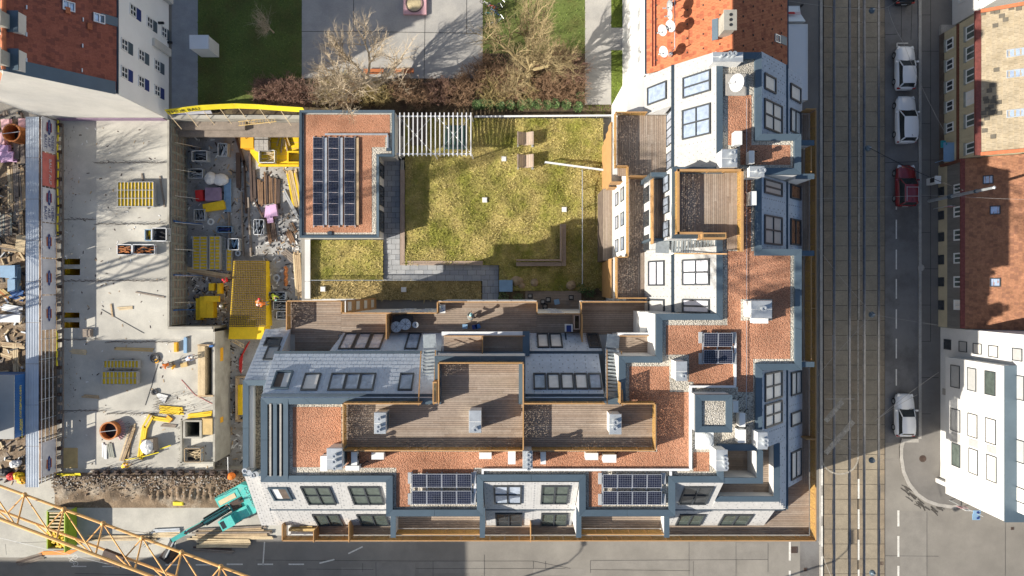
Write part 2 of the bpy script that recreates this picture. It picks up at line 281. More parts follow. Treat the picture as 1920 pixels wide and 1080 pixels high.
def win(parent, c, u, v, w, h, fm, pm, cols=1, rows=1, d=0.08, fw=0.07, sill=None, blind=None, name='window'):
    c, u, v = Vector(c), Vector(u).normalized(), Vector(v).normalized(); n = u.cross(v).normalized()
    b = B()
    b.obb(c+u*(w/2-fw/2)+n*d/2, fw, h, d, u, v, n); b.obb(c-u*(w/2-fw/2)+n*d/2, fw, h, d, u, v, n)
    b.obb(c+v*(h/2-fw/2)+n*d/2, w-2*fw, fw, d, u, v, n); b.obb(c-v*(h/2-fw/2)+n*d/2, w-2*fw, fw, d, u, v, n)
    for i in range(1, cols): b.obb(c+u*(-w/2+w*i/cols)+n*d*.45, fw*.9, h-2*fw, d*.9, u, v, n)
    for j in range(1, rows): b.obb(c+v*(-h/2+h*j/rows)+n*d*.42, w-2*fw, fw*.9, d*.84, u, v, n)
    o = O(name, b, fm, parent)
    pms = pm if isinstance(pm, list) else [pm]; k = 0
    for j in range(rows):
        for i in range(cols):
            pc = c+u*(-w/2+w*(i+.5)/cols)+v*(-h/2+h*(j+.5)/rows)+n*d*.28
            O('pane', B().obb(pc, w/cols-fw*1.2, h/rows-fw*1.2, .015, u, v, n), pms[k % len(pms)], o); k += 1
    if sill: O('sill', B().obb(c-v*(h/2+.06)+n*.1, w+.16, .1, .22, u, v, n), sill, o)
    return o
def tiles(parent, p0, u, v, U, V, tw, th, m, inset=None, lift=.03, holes=()):
    """overlapping roof tiles as real thin plates; inset(t) gives (from, to) along u at height t"""
    p0, u, v = Vector(p0), Vector(u).normalized(), Vector(v).normalized(); n = u.cross(v).normalized(); b = B()
    rows = max(1, int(V/th))
    for j in range(rows):
        t = (j+.5)/rows; a, e = inset(t) if inset else (0, U)
        x = a - (tw/2 if j % 2 else 0)
        while x < e-.03:
            x0, x1 = max(x, a)+.008, min(x+tw, e)-.008; x += tw
            if x1-x0 < .03: continue
            cx, cy = (x0+x1)/2, (j+.5)*V/rows
            if any(h[0] < cx < h[2] and h[1] < cy < h[3] for h in holes): continue
            y0, y1 = j*V/rows-.02, (j+1)*V/rows+.02; l = lift+random.uniform(0, .012)
            q = [p0+u*x0+v*y0+n*l, p0+u*x1+v*y0+n*l, p0+u*x1+v*y1+n*.006, p0+u*x0+v*y1+n*.006, p0+u*x0+v*y0, p0+u*x1+v*y0]
            b.add(q, [(0,1,2,3), (4,5,1,0), (5,2,1), (4,0,3)], 1 if random.random() < .22 else 0)
    for k in ('red_tile','dark_tile','tilebrick','yellow_tile'):
        if m is M[k]: m = [m, M[k+'2']]; break
    else: m = [m, m]
    return O('roof_tile', b, m, parent, kind='stuff')
def boards(parent, rects, z, way='x', name='deck_boards', bw=.145, m=None):
    if len(rects) > 1: return [boards(parent, [r], z, way, name, bw, m) for r in rects][0]
    b = B(); bb = B()
    for (x0, y0, x1, y1) in rects:
        if x0 > x1: x0, x1 = x1, x0
        if y0 > y1: y0, y1 = y1, y0
        bb.box(x0, y0, z-.12, x1, y1, z-.035)
        a0, a1, c0, c1 = (y0, y1, x0, x1) if way == 'x' else (x0, x1, y0, y1)
        n = max(1, round((a1-a0)/bw)); w = (a1-a0)/n
        for i in range(n):
            s = a0+i*w; cut = c0+random.uniform(1.5, 4.5); st = c0
            while st < c1-.02:
                e = min(cut, c1); dz = random.uniform(-.004, .004); mi = random.choice((0,0,0,1,2))
                if way == 'x': b.box(st+.003, s+.009, z-.035, e-.003, s+w-.009, z+dz, mi)
                else: b.box(s+.009, st+.003, z-.035, s+w-.009, e-.003, z+dz, mi)
                st = e; cut = e+random.uniform(3.0, 4.8)
    o = O('deck', bb, M['deckbase'], parent)
    O(name, b, m or [M['deck'], M['deck_b'], M['deck_c']], o, kind='stuff'); return o

# ------------------------------------------------------------------ ground, roads, tram line
HX0, HX1, HY0, HY1 = -43.4, -20.2, -17.9, 16.3       # the excavated site
b = B()
for c in cells(-400, -400, 400, 400, [(HX0, HY0, HX1, HY1)]): sheet(b, *c, 0)
O('ground', b, M['asphalt'], kind='structure')
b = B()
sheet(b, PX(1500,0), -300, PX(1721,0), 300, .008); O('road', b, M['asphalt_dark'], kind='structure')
b = B()
sheet(b, PX(1686,0), -300, 200, PY(955,0), .0125); sheet(b, PX(1660,0), -300, PX(1686,0), PY(830,0), .0123); sheet(b, PX(1686,0), PY(955,0), PX(1740,0), PY(830,0), .0124); sheet(b, -300, -300, PX(1500,0), PY(985,0), .012)
road2 = O('side_road', b, M['asphalt'], kind='structure')
b = B(); z = .0165
for px0, py0, px1, py1 in ((1107,1049,1290,1066),(1292,1016,1380,1080),(1380,1018,1440,1050),(705,1055,778,1080),(785,1052,908,1074),(1300,1052,1375,1070),(1000,1066,1098,1078),(1688,958,1738,1080),(640,1064,700,1078)): z += .0006; psheet(b, px0, py0, px1, py1, z)
O('asphalt_patch', b, M['asphalt_patch'], road2, kind='structure')
b = B(); z = .024
for pts in ([(1107,1051),(1440,1049)],[(1107,1051),(1107,1074)],[(1107,1068),(1294,1070)],[(1292,1016),(1292,1080)],[(1380,1017),(1380,1080)],[(1440,1018),(1440,1072)],[(480,1050),(780,1052)],[(780,1052),(1000,1052),(1070,1066)],[(575,1067),(700,1068)],[(705,1054),(705,1080)],[(680,1056),(680,1072)],[(812,1052),(812,1080)],[(1023,1052),(1023,1066)],[(1000,1052),(1000,1066)],[(780,1066),(1060,1066)],[(908,1040),(908,1080)],[(1658,890),(1658,1080)],[(1660,1042),(1760,1043)],[(1738,960),(1738,1080)],[(1885,980),(1885,1080)],[(1300,1052),(1300,1080)],[(30,1018),(110,1015)],[(10,1020),(12,1040)],[(140,1075),(260,1078)],[(200,990),(310,1003)]): pline(b, pts, .032, z)
O('tar_seam', b, M['seam'], road2, kind='structure')
# main-street lane details
b = B()
for pts in ([(1659,60),(1659,880)],[(1690,0),(1690,70)],[(1710,10),(1708,75)],[(1660,305),(1720,303)],[(1660,65),(1682,64)]): pline(b, pts, .05, .02)
O('lane_seam', b, M['seam'], bpy.data.objects['road'], kind='structure')
# tram track: every slab a piece
tt = bpy.data.objects.new('tram_track', None); COL.objects.link(tt); tt['kind'] = 'structure'; WL['tram_track'] = Vector((0, 0, 0))
b = B(); sheet(b, PX(1536,0), -120, PX(1659,0), 120, .012); O('track_bed', b, M['groove'], tt, kind='structure')
colx = [(1544,1561.2,0),(1565.5,1590,1),(1594.5,1607.5,0),(1609.5,1617.6,0),(1622,1645,1),(1649,1658.5,0)]
for ci, (a0, a1, k) in enumerate(colx):
    y = -36.0+.3*(ci % 2)*0
    while y < 34:
        O('track_slab', B().box(PX(a0,0)+.02, y+.02, .0, PX(a1,0)-.02, y+1.41, .05+random.uniform(-.006,.006)), M['track2'] if k else M['track'], tt, kind='structure'); y += 1.43
for side in (-1, 1):
    b = B()
    for a0, a1, k in colx: b.box(PX(a0,0)+.02, 34.0 if side > 0 else -120, 0, PX(a1,0)-.02, 120 if side > 0 else -36.0, .05)
    O('far_track_slab', b, M['track'], tt, kind='structure')
for x in (1563, 1592, 1619.6, 1647):
    X = PX(x, 0)
    O('rail', B().box(X-.035, -120, .02, X+.035, 120, .07).box(X-.15, -120, .0, X-.11, 120, .045).box(X+.09, -120, .0, X+.16, 120, .045), M['rail'], tt, kind='structure')
M['stain'] = mat('dark_road_stain', (.07,.063,.055), .9, .3, 3, .3, 10)
b = B(); b.box(PX(1536.5,0), -30, 0, PX(1541.5,0), 120, .13); O('kerb', b, M['kerb'], kind='structure')
b = B(); sheet(b, 21, -22, PX(1536.5,0), 120, .02); O('pavement', b, M['pavement'], kind='structure')
# right pavement with its rounded corner
arc = [(1719.5,-200),(1719.5,760),(1716,800),(1700,822)]
arc = [(1721,-400),(1721,815)]
q = [P(1721, -300)]+[P(1721, 822), P(1690, 822), P(1686, 835), P(1686, 858), P(1690, 885), P(1700, 908), P(1716, 928), P(1735, 941), P(1757, 949), P(1785, 953), P(1800, 950)]+[P(1800, 700), P(1800, -300)]
O('pavement', B().prism([(v.x, v.y) for v in q], -.1, .12), M['pavement'], kind='structure')
ins = [P(1721, -300), P(1721, 829), P(1695, 829), P(1692, 840), P(1692, 858), P(1696, 883), P(1706, 905), P(1721, 924), P(1738, 936), P(1758, 943), P(1785, 947), P(1795, 945)]
b = B(); out = q[:12]
for i in range(len(ins)-1):
    a, c, d, e = out[i], out[i+1], ins[i+1], ins[i]
    b.hull([(p.x, p.y, -.1) for p in (a, c, d, e)], [(p.x, p.y, .135) for p in (a, c, d, e)])
b.box(PX(1721,0), PY(822,0), -.1, PX(1726.5,0), 150, .135)
O('kerb', b, M['kerb'], kind='structure')
b = B()
for y in range(-40, 840, 68): pline(b, [(1727, y), (1745+(15 if y % 3 == 0 else 0), y)], .04, .124)
pline(b, [(1745,-50),(1745,640)], .05, .124)
O('pavement_seam', b, M['seam'], kind='structure')
for px, py, r, lab in ((1727,502,.32,'round pale manhole cover in the pavement beside the brown roofed house'),(1730,860,.33,'round dark manhole cover in the rounded pavement corner by the white house')):
    c = P(px, py, .12); b = B().ring((c.x, c.y, .11), (0,0,1), r, r-.06, .03).cyl(c.x, c.y, .11, .132, r-.07)
    for k in range(5): b.box(c.x-r*.6, c.y-.2+k*.1-.012, .13, c.x+r*.6, c.y-.2+k*.1+.012, .139)
    O('manhole_cover', b, M['kerb'] if py < 600 else M['rustdark'], label=lab, cat='manhole cover')
for px, py, s, lab in ((1489,1031,.6,'square iron drain grate in the road by the white dash at the bottom'),(1510,1068,.3,'tiny square iron cover in the road near the bottom edge'),(1653,1056,.32,'small square cover beside the outer tram rail'),(1898,991,.25,'tiny square cover in the side road below the white house')):
    c = P(px, py, .03); b = B(); s2 = s/2
    b.box(c.x-s2, c.y-s2, .0, c.x+s2, c.y-s2+.05, .06).box(c.x-s2, c.y+s2-.05, .0, c.x+s2, c.y+s2, .06).box(c.x-s2, c.y-s2+.05, .0, c.x-s2+.05, c.y+s2-.05, .06).box(c.x+s2-.05, c.y-s2+.05, .0, c.x+s2, c.y+s2-.05, .06)
    for k in range(4): b.box(c.x-s2+.08+k*(s-.16)/4, c.y-s2+.05, .01, c.x-s2+.08+(k+.55)*(s-.16)/4, c.y+s2-.05, .055)
    O('drain_grate', b, M['rustdark'], label=lab, cat='drain')
# painted markings
zb = .056
b = B()
for y0, y1 in ((355,393),(412,448),(468,505),(523,560),(580,616),(635,672),(692,723)): pline(b, [(1680.6,y0),(1680.6,y1)], .12, .02)
for y0, y1 in ((957,987),(1005,1044),(1061,1100)): pline(b, [(1684.5,y0),(1684.5,y1)], .2, .03)
pline(b, [(1481,1016),(1481,1051)], .2, .03); pline(b, [(1481,1070),(1481,1100)], .2, .03)
for y0, y1 in ((898,935),(955,992),(1012,1050),(1068,1110)): pline(b, [(1610,y0),(1610,y1)], .18, zb+.006)
for y0, y1 in ((873,910),(929,968),(986,1025),(1043,1100)): pline(b, [(1541.2,y0),(1541.2,y1)], .18, .14)
for a, c in (([(1682,81),(1703,81)],0),([(1682,81),(1682,115)],0),([(1682,128),(1682,165)],0),([(1682,183),(1682,222)],0),([(1682,240),(1682,267),(1708,267)],0),([(1680,322),(1680,337)],0),([(1681,780),(1681,818),(1712,818)],0)): pline(b, a, .1, .022)
pline(b, [(496,1016),(493,1060)], .12, .03)
for pts in ([(310,1059),(337,1059)],[(367,1059),(395,1059)],[(483,1058),(512,1058)],[(541,1058),(570,1058)],[(599,1056),(627,1049)],[(653,1038),(680,1025)],[(425,1058),(455,1058)]): pline(b, pts, .13, .03)
pline(b, [(134,1062),(162,1062)], .1, .03); pline(b, [(192,1062),(221,1062)], .1, .03)
O('road_marking', b, M['paint'], kind='structure')
b = B()
for i in range(40):
    a = 3.5+random.uniform(0,1.35); r0 = random.uniform(60,72); x, y = 1752+r0*math.cos(a), 884-r0*math.sin(a); pline(b, [(x,y),(x+random.uniform(6,14),y+random.uniform(5,12))], random.uniform(.04,.14), .0265+i*.0003)
O('tyre_stain', b, M['stain'], kind='structure')
b = B(); pl = [(1541,845)]
for i in range(13):
    t = math.pi*i/12; pl.append((1575-34*math.cos(t), 858+31*math.sin(t)))
pl.append((1609,840)); pl.append((1609,600)); pline(b, pl, .15, zb+.008)
pline(b, [(1548,748),(1603,748)], .1, zb+.006)
for pts in ([(1548,850),(1600,790)],[(1548,790),(1580,752)]): pline(b, pts, .5, zb+.006)
pline(b, [(1610.5,-40),(1610.5,600)], .2, zb+.006)
O('worn_marking', b, M['worn'], kind='structure')
b = B()                                    # painted bicycle
for cx, cy in ((141,1044),(142,1057)):
    q = [(cx+4.2*math.cos(k*.52), cy+4.2*math.sin(k*.52)) for k in range(13)]; pline(b, q, .07, .03)
pline(b, [(141,1044),(133,1048),(142,1057)], .07, .03); pline(b, [(133,1048),(130,1053),(142,1057)], .06, .03); pline(b, [(133,1048),(128,1046)], .06, .03)
O('bicycle_marking', b, M['paint'], road2, kind='structure')

# ------------------------------------------------------------------ right-hand houses
def roof_window(parent, c, u, v, w, h, pm, fm=None, name='skylight'): return win(parent, c, u, v, w, h, fm or M['frame'], pm, 1, 1, .12, .08, name=name)
UY = Vector((0, -1, 0)); UZ = Vector((0, 0, 1))     # a facade that faces west: along -Y, up Z, outward -X
def wpt(px, py, X):                                  # point on the facade x = X
    return hitp(px, py, Vector((X, 0, 0)), Vector((-1, 0, 0)))
# white corner house
wh = T('white_house', 'white rendered corner house with projecting bay at the street corner', 'house', (48, -11, 0))
WX, OXX = 41.06, 40.1
O('wall', B().box(WX, -18.2, 0, 58, -3.75, 17.5), M['white'], wh)
O('bay', B().box(OXX, -19.0, 2.5, WX-.002, -6.36, 10.35).box(WX-.002, -19.0, 2.5, 58, -18.202, 10.35).box(OXX+.5, -18.6, 0, 57, -18.21, 2.5), M['white'], wh)
O('bay_coping', B().box(OXX-.05, -19.05, 10.352, WX-.003, -6.3, 10.42).box(WX-.003, -19.05, 10.352, 58, -18.203, 10.42), M['coping'], wh)
OS('cornice', B().box(WX-.12, -18.3, 16.9, 58, -3.7, 17.2).box(WX-.05, -18.25, 0, WX-.001, -18.0, 2.3), M['white'], wh)
bw = [(1777,646,13,19,'pane_d'),(1806,650,15,20,'blind2'),(1833,654,16,20,'blind'),(1863,659,18,22,'blind'),(1908,665,19,24,'blind2')]
def facwin(parent, X, x0, y0, x1, y1, pm, **k):
    a = wpt((x0+x1)/2, y0, X); c2 = wpt((x0+x1)/2, y1, X); l = wpt(x0, (y0+y1)/2, X); r = wpt(x1, (y0+y1)/2, X)
    ctr = (a+c2)/2; return win(parent, ctr, UY, UZ, abs(a.y-c2.y), abs(l.z-r.z), k.pop('fm', M['frame']), pm, k.pop('cols', 1), k.pop('rows', 1), k.pop('d', .07), k.pop('fw', .06), **k)
for px, py, w, h, pm in bw: facwin(wh, WX, px-w/2, py-h/2, px+w/2, py+h/2, M[pm])
for x0, y0, x1, y1, pm in ((1783,685,1800,727,'blind2'),(1814,690,1831,733,'blind2'),(1847,696,1867,741,'pane_g'),(1783,767,1801,809,'blind2'),(1785,832,1801,875,'pane_g'),(1815,776,1833,820,'blind'),(1817,842,1834,889,'blind'),(1848,785,1868,832,'blind'),(1850,854,1869,903,'blind')): facwin(wh, OXX, x0, y0, x1, y1, M[pm])
for x0, y0, x1, y1 in ((1785,810,1801,831),(1816,821,1834,841),(1850,833,1869,853)):
    a = wpt(x0, y0, OXX); c = wpt(x1, y1, OXX); O('grey_panel', B().box(OXX-.03, a.y, min(a.z, c.z), OXX-.001, c.y, max(a.z, c.z)), M['blind2'], wh)
for x0, y0, x1, y1, pm in ((1902,704,1921,750,'blind2'),(1903,825,1922,868,'blind2'),(1903,914,1922,942,'blind')): facwin(wh, WX, x0, y0, x1, y1, M[pm])
O('meter_plate', B().box(WX-.05, wpt(1765,732,WX).y-.35, .5, WX-.001, wpt(1765,732,WX).y+.25, 1.4), M['kerb'], wh)
# beige two-storey house
bh = T('beige_house', 'low beige boarded house with two rows of windows and a sand tiled roof', 'house', (48, 18, 0))
BX = 40.96; y0, y1 = 11.75, 24.2
O('wall', B().box(BX, y0, .9, 58, y1, 5.75), M['beige'], bh); O('plinth', B().box(BX-.02, y0-.02, 0, 58, y1+.02, .9), M['plinth'], bh)
O('string_course', B().box(BX-.1, y0-.01, 2.85, BX-.001, y1, 3.15), M['brownband'], bh)
b = B()
yy = y0+.2
while yy < y1: b.box(BX-.025, yy, .95, BX-.001, yy+.035, 5.5); yy += .42
O('facade_batten', b, M['creamwall'], bh, kind='stuff')
for x0, ya, x1, yb in ((1775,72,1788,93),(1775,111,1788,131),(1775,151,1788,171),(1775,189,1788,209),(1775,230,1788,248)): facwin(bh, BX, x0, ya, x1, yb, M['pane_d'], fm=M['whiteframe'], cols=2, fw=.1, sill=M['grn'])
for x0, ya, x1, yb in ((1812,47,1829,73),(1812,86,1829,112),(1812,128,1829,154),(1812,170,1829,196),(1812,213,1829,237),(1812,267,1829,288)): facwin(bh, BX, x0, ya, x1, yb, M['blind'] if ya == 170 else M['pane_g'], fm=M['whiteframe'], cols=2, fw=.1, sill=M['grn'])
O('gutter', B().box(BX-.35, y0-.1, 5.75, BX+.12, y1+.1, 6.0), M['moss'], bh)
ra = R(33); vv = Vector((math.cos(ra), 0, math.sin(ra))); uu = Vector((0, -1, 0))
O('roof', B().obb(Vector((BX+.1, (y0+y1)/2, 5.9))+vv*5-Vector((-math.sin(ra),0,math.cos(ra)))*.08, 12.45, 10, .14, uu, vv, uu.cross(vv)), M['yellow_tile'], bh)
tiles(bh, (BX+.12, y1, 5.92), uu, vv, y1-y0, 10, .33, .4, M['yellow_tile'], lift=.05)
nn = uu.cross(vv)
def onroof(px, py, X0, z0): return hitp(px, py, Vector((X0, 0, z0)), nn)
O('verge_flashing', B().obb(Vector((BX+.1, y0-.02, 5.95))+vv*5+nn*.1, .3, 10, .12, uu, vv, nn).obb(Vector((BX+.1, y1+.02, 5.95))+vv*5+nn*.1, .3, 10, .14, uu, vv, nn), M['red_tile'], bh)
for x0, ya, x1, yb in ((1888,92,1919,106),(1888,131,1919,145),(1888,206,1919,219)):
    c = onroof((x0+x1)/2, (ya+yb)/2, BX+.12, 5.92); roof_window(bh, c, uu, vv, .68, 1.25, M['pane_b'], M['tin'])
b = B()
for px, py in ((1843,25),(1845,20),(1850,190),(1858,200),(1852,205),(1848,185),(1865,210),(1862,190),(1855,170),(1846,245),(1866,48),(1862,22),(1869,22),(1878,30),(1910,16),(1896,15),(1868,131),(1860,160),(1866,183),(1858,212),(1873,212),(1844,212),(1850,222),(1862,256),(1885,37),(1872,192)):
    c = onroof(px, py, BX+.12, 5.95)+nn*.045; b.obb(c, .36, .4, .04, uu, vv, nn)
O('replaced_tile', b, M['tile_d'], bh, kind='stuff')
b = B()                                    # chimney
O('door_canopy', B().box(BX-.95, PY(303,2.4), 2.3, BX-.002, PY(267,2.4), 2.42).box(BX-.9, PY(300,2.4), .9, BX-.84, PY(299,2.4), 2.3), M['bluegrey'], bh)
O('canopy_lamp', B().box(BX-1.1, PY(276,2.4), 2.1, BX-.7, PY(263,2.4), 2.3).box(BX-.8, PY(272,2.4), 2.3, BX-.72, PY(268,2.4), 2.5), M['teal_d'], bh)
# brown-roofed house
br = T('brown_house', 'low house with grey boarded upper floor and rust tiled roof', 'house', (48, 4, 0))
y0, y1 = -3.7, 11.7
O('wall', B().box(BX-.1, y0, 0, 58, y1, 1.55), M['creamwall'], br); O('upper_wall', B().box(BX-.13, y0, 1.552, 58, y1, 3.85), M['greyboard'], br)
b = B(); yy = y0+.1
while yy < y1: b.box(BX-.155, yy, 1.6, BX-.131, yy+.03, 3.8); yy += .2
O('facade_board', b, M['greyboard'], br, kind='stuff')
for ya, yb in ((351,367),(396,412),(436,453),(478,496),(520,537),(563,581)): facwin(br, BX-.1, 1760, ya, 1770.5, yb, M['pane_d'])
for ya, yb in ((345,362),(387,407),(430,451),(474,494),(518,539),(562,581)): facwin(br, BX-.13, 1789, ya, 1803, yb, M['blind'] if ya == 562 else M['pane_g'], fm=M['whiteframe'], cols=2, fw=.13)
O('gutter', B().box(BX-.4, y0+.05, 3.86, BX, y1, 4.02), M['moss'], br)
ra = R(30); vv = Vector((math.cos(ra), 0, math.sin(ra))); nn = uu.cross(vv)
O('roof', B().obb(Vector((BX, (y0+y1)/2, 3.98))+vv*5-nn*.08, y1-y0, 10, .14, uu, vv, nn), M['tilebrick'], br)
tiles(br, (BX, y1, 4.0), uu, vv, y1-y0, 10, .24, .3, M['tilebrick'], lift=.04)
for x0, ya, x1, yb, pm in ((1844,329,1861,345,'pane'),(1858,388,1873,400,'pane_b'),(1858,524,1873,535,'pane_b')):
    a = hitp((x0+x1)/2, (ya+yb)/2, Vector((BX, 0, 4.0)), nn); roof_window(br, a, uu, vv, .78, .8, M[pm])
O('verge_gutter', B().obb(Vector((BX+.9, y0+.1, 3.98))+vv*4.5+nn*.1, .28, 9, .16, uu, vv, nn), M['bluegrey'], br)
O('eaves_band', B().box(BX-.42, y1-.25, 0.9, BX-.14, y1-.02, 3.9), M['brownband'], br)
# white house at the top corner
th = T('pale_house', 'cream white house with tall blinds at the top corner of the street', 'house', (50, 30, 0))
tx, ty = PX(1784,0), 25.1
O('wall', B().box(tx, ty, 0, 60, 40, 13), M['white'], th); O('plinth', B().box(BX-.05, y1+12.5, 0, 58, ty-.01, .5), M['kerb'], th)
O('attic_wall', B().box(tx-.1, ty-.08, 9.6, 60, 40, 9.9), M['offwhite'], th)
for x0, x1, pm in ((1798,1812,'blind'),(1832,1840,'pane_g')): facwin(th, tx, x0, -8, x1, 4, M[pm], fm=M['whiteframe'], cols=1, fw=.12)

# ------------------------------------------------------------------ hanging lamps, wires, posts, signs
LAMP = []
lamps = [(1637,18,'hanging street lamp above the tram tracks between truck and upper parked car'),(1630,277,'hanging street lamp near the dark red car'),(1637,590,'hanging street lamp beside the rust tiled house'),(1637,864,'hanging street lamp at the tip of the worn loop marking'),(1638,1076,'hanging street lamp at the bottom edge of the tram road')]
for px, py, lab in lamps:
    c = P(px, py, 6.5); t = T('street_lamp', lab, 'street lamp', (c.x, c.y, 6.3), 'street lamps hung over the tram road')
    O('lamp_shade', B().tube((c.x, c.y, 6.25), (c.x, c.y, 6.42), .27, .22, 14).tube((c.x, c.y, 6.42), (c.x, c.y, 6.52), .2, .06, 12), M['coping'], t)
    O('lamp_hook', B().cyl(c.x, c.y, 6.52, 6.72, .03, n=6).box(c.x-.1, c.y-.02, 6.66, c.x+.1, c.y+.02, 6.7), M['tin'], t)
def wire(pts, lab, r=.011, m='kerb', sag=.25):
    b = B(); q = []
    for i in range(len(pts)-1):
        a, c = pts[i], pts[i+1]
        for k in range(7): s = k/6; v = a.lerp(c, s); v.z -= sag*4*s*(1-s); q.append(v)
    b.path(q, r, 4); return O('span_wire', b, M[m], label=lab, cat='cable')
LZ = 6.7
wire([P(1480,2,8), P(1637,18,LZ), P(1665,13,7), P(1700,-10,8)], 'thin span wire forking from the topmost street lamp')
wire([P(1665,13,7), P(1694,80,8), P(1770,245,5)], 'pale wire running from the topmost lamp down to the beige house')
wire([P(1630,277,LZ), P(1720,322,7), P(1806,357,9.4)], 'dark cable between lamp and steel mast', .03, 'black', .1)
wire([P(1533,372,9), P(1760,366,8), P(1920,374,9)], 'long thin wire crossing the street in front of the red car')
wire([P(1533,465,8), P(1637,590,LZ), P(1533,705,8)], 'wire bent at the lamp beside the rust tiled house', .012)
wire([P(1637,590,LZ), P(1760,610,6)], 'short wire from the lamp to the white house top', .012)
wire([P(1533,810,8), P(1637,864,LZ), ], 'wire from the corner terrace to the lamp over the loop marking', .012)
wire([P(1637,864,LZ), P(1685,862,3)], 'short slack wire right of the loop marking lamp', .012)
wire([P(1760,698,3), P(1640,790,7), P(1720,740,6)], 'thin wire above the lowest white car', .015)
wire([P(1535,1015,9), P(1560,1085,8)], 'wire leaving the lowest terrace corner', .02)
t = T('steel_mast', 'tall leaning pale steel mast beside the dark red car', 'mast', (P(1742,377).x, P(1742,377).y, 0))
a = P(1742,377,.1); h = P(1832,354,8.8)
O('pole', B().tube(a, (a.x, a.y, 7.2), .16, .13, 10).tube((a.x, a.y, 7.2), (a.x, a.y, 9.3), .13, .11, 10), M['tin'], t)
O('pole_collar', B().ring((a.x, a.y, 3.2), (0,0,1), .2, .14, .5).ring((a.x, a.y, 6.9), (0,0,1), .18, .12, .2), M['coping'], t)
O('pole_cap', B().tube((a.x, a.y, 9.3), (a.x, a.y, 9.4), .15, .05, 10), M['tin'], t)
s = T('road_sign', 'small red and white traffic sign beside the steel mast', 'road sign', (a.x+.4, a.y-.9, 0))
O('post', B().cyl(a.x+.4, a.y-.75, .1, 3.0, .035, n=6), M['tin'], s); O('sign_plate', B().box(a.x+.1, a.y-.79, 2.3, a.x+.75, a.y-.82, 2.95), M['paintwhite'], s); O('sign_border', B().box(a.x+.1, a.y-.825, 2.85, a.x+.75, a.y-.84, 2.95).box(a.x+.1, a.y-.825, 2.3, a.x+.75, a.y-.84, 2.4), M['redp'], s)
c = P(1780,938,.1); s = T('road_sign', 'pale pink sign post with white plate at the rounded kerb', 'road sign', (c.x, c.y, 0))
O('post', B().cyl(c.x, c.y, .1, 3.2, .035, n=6), M['tin'], s)
O('sign_plate', B().box(c.x-.3, c.y-.1, 1.6, c.x+.4, c.y-.07, 2.3), M['salmon'], s); O('white_plate', B().box(c.x-.3, c.y-.1, 2.5, c.x+.3, c.y-.07, 3.05), M['paintwhite'], s)
c = P(1807,951,.1); s = T('road_sign', 'blue parking sign with two dark car symbols at the kerb end', 'road sign', (c.x, c.y, 0))
O('post', B().cyl(c.x, c.y, .1, 2.9, .035, n=6), M['tin'], s)
O('sign_plate', B().box(c.x-.35, c.y-.02, 2.0, c.x+.35, c.y+.3, 2.06).box(c.x-.35, c.y-.62, 1.9, c.x+.35, c.y-.04, 1.96), M['bluegrey'], s)
b = B()
for dy in (-.5, .02): b.box(c.x-.05, c.y+dy, 2.07, c.x+.2, c.y+dy+.16, 2.08).box(c.x+.02, c.y+dy+.16, 2.07, c.x+.14, c.y+dy+.22, 2.08)
O('car_symbol', b, M['navy'], s)
c = P(1741,341,.12); s = T('parking_machine', 'white parking ticket machine with dark screen beside the red car', 'ticket machine', (c.x, c.y, .12))
O('cabinet', B().box(c.x-.2, c.y-.35, .12, c.x+.25, c.y+.3, 1.5).box(c.x-.26, c.y-.4, 1.5, c.x+.3, c.y+.35, 1.62), M['tin_w'], s); O('screen', B().box(c.x-.27, c.y-.2, .8, c.x-.201, c.y+.2, 1.4), M['black'], s)

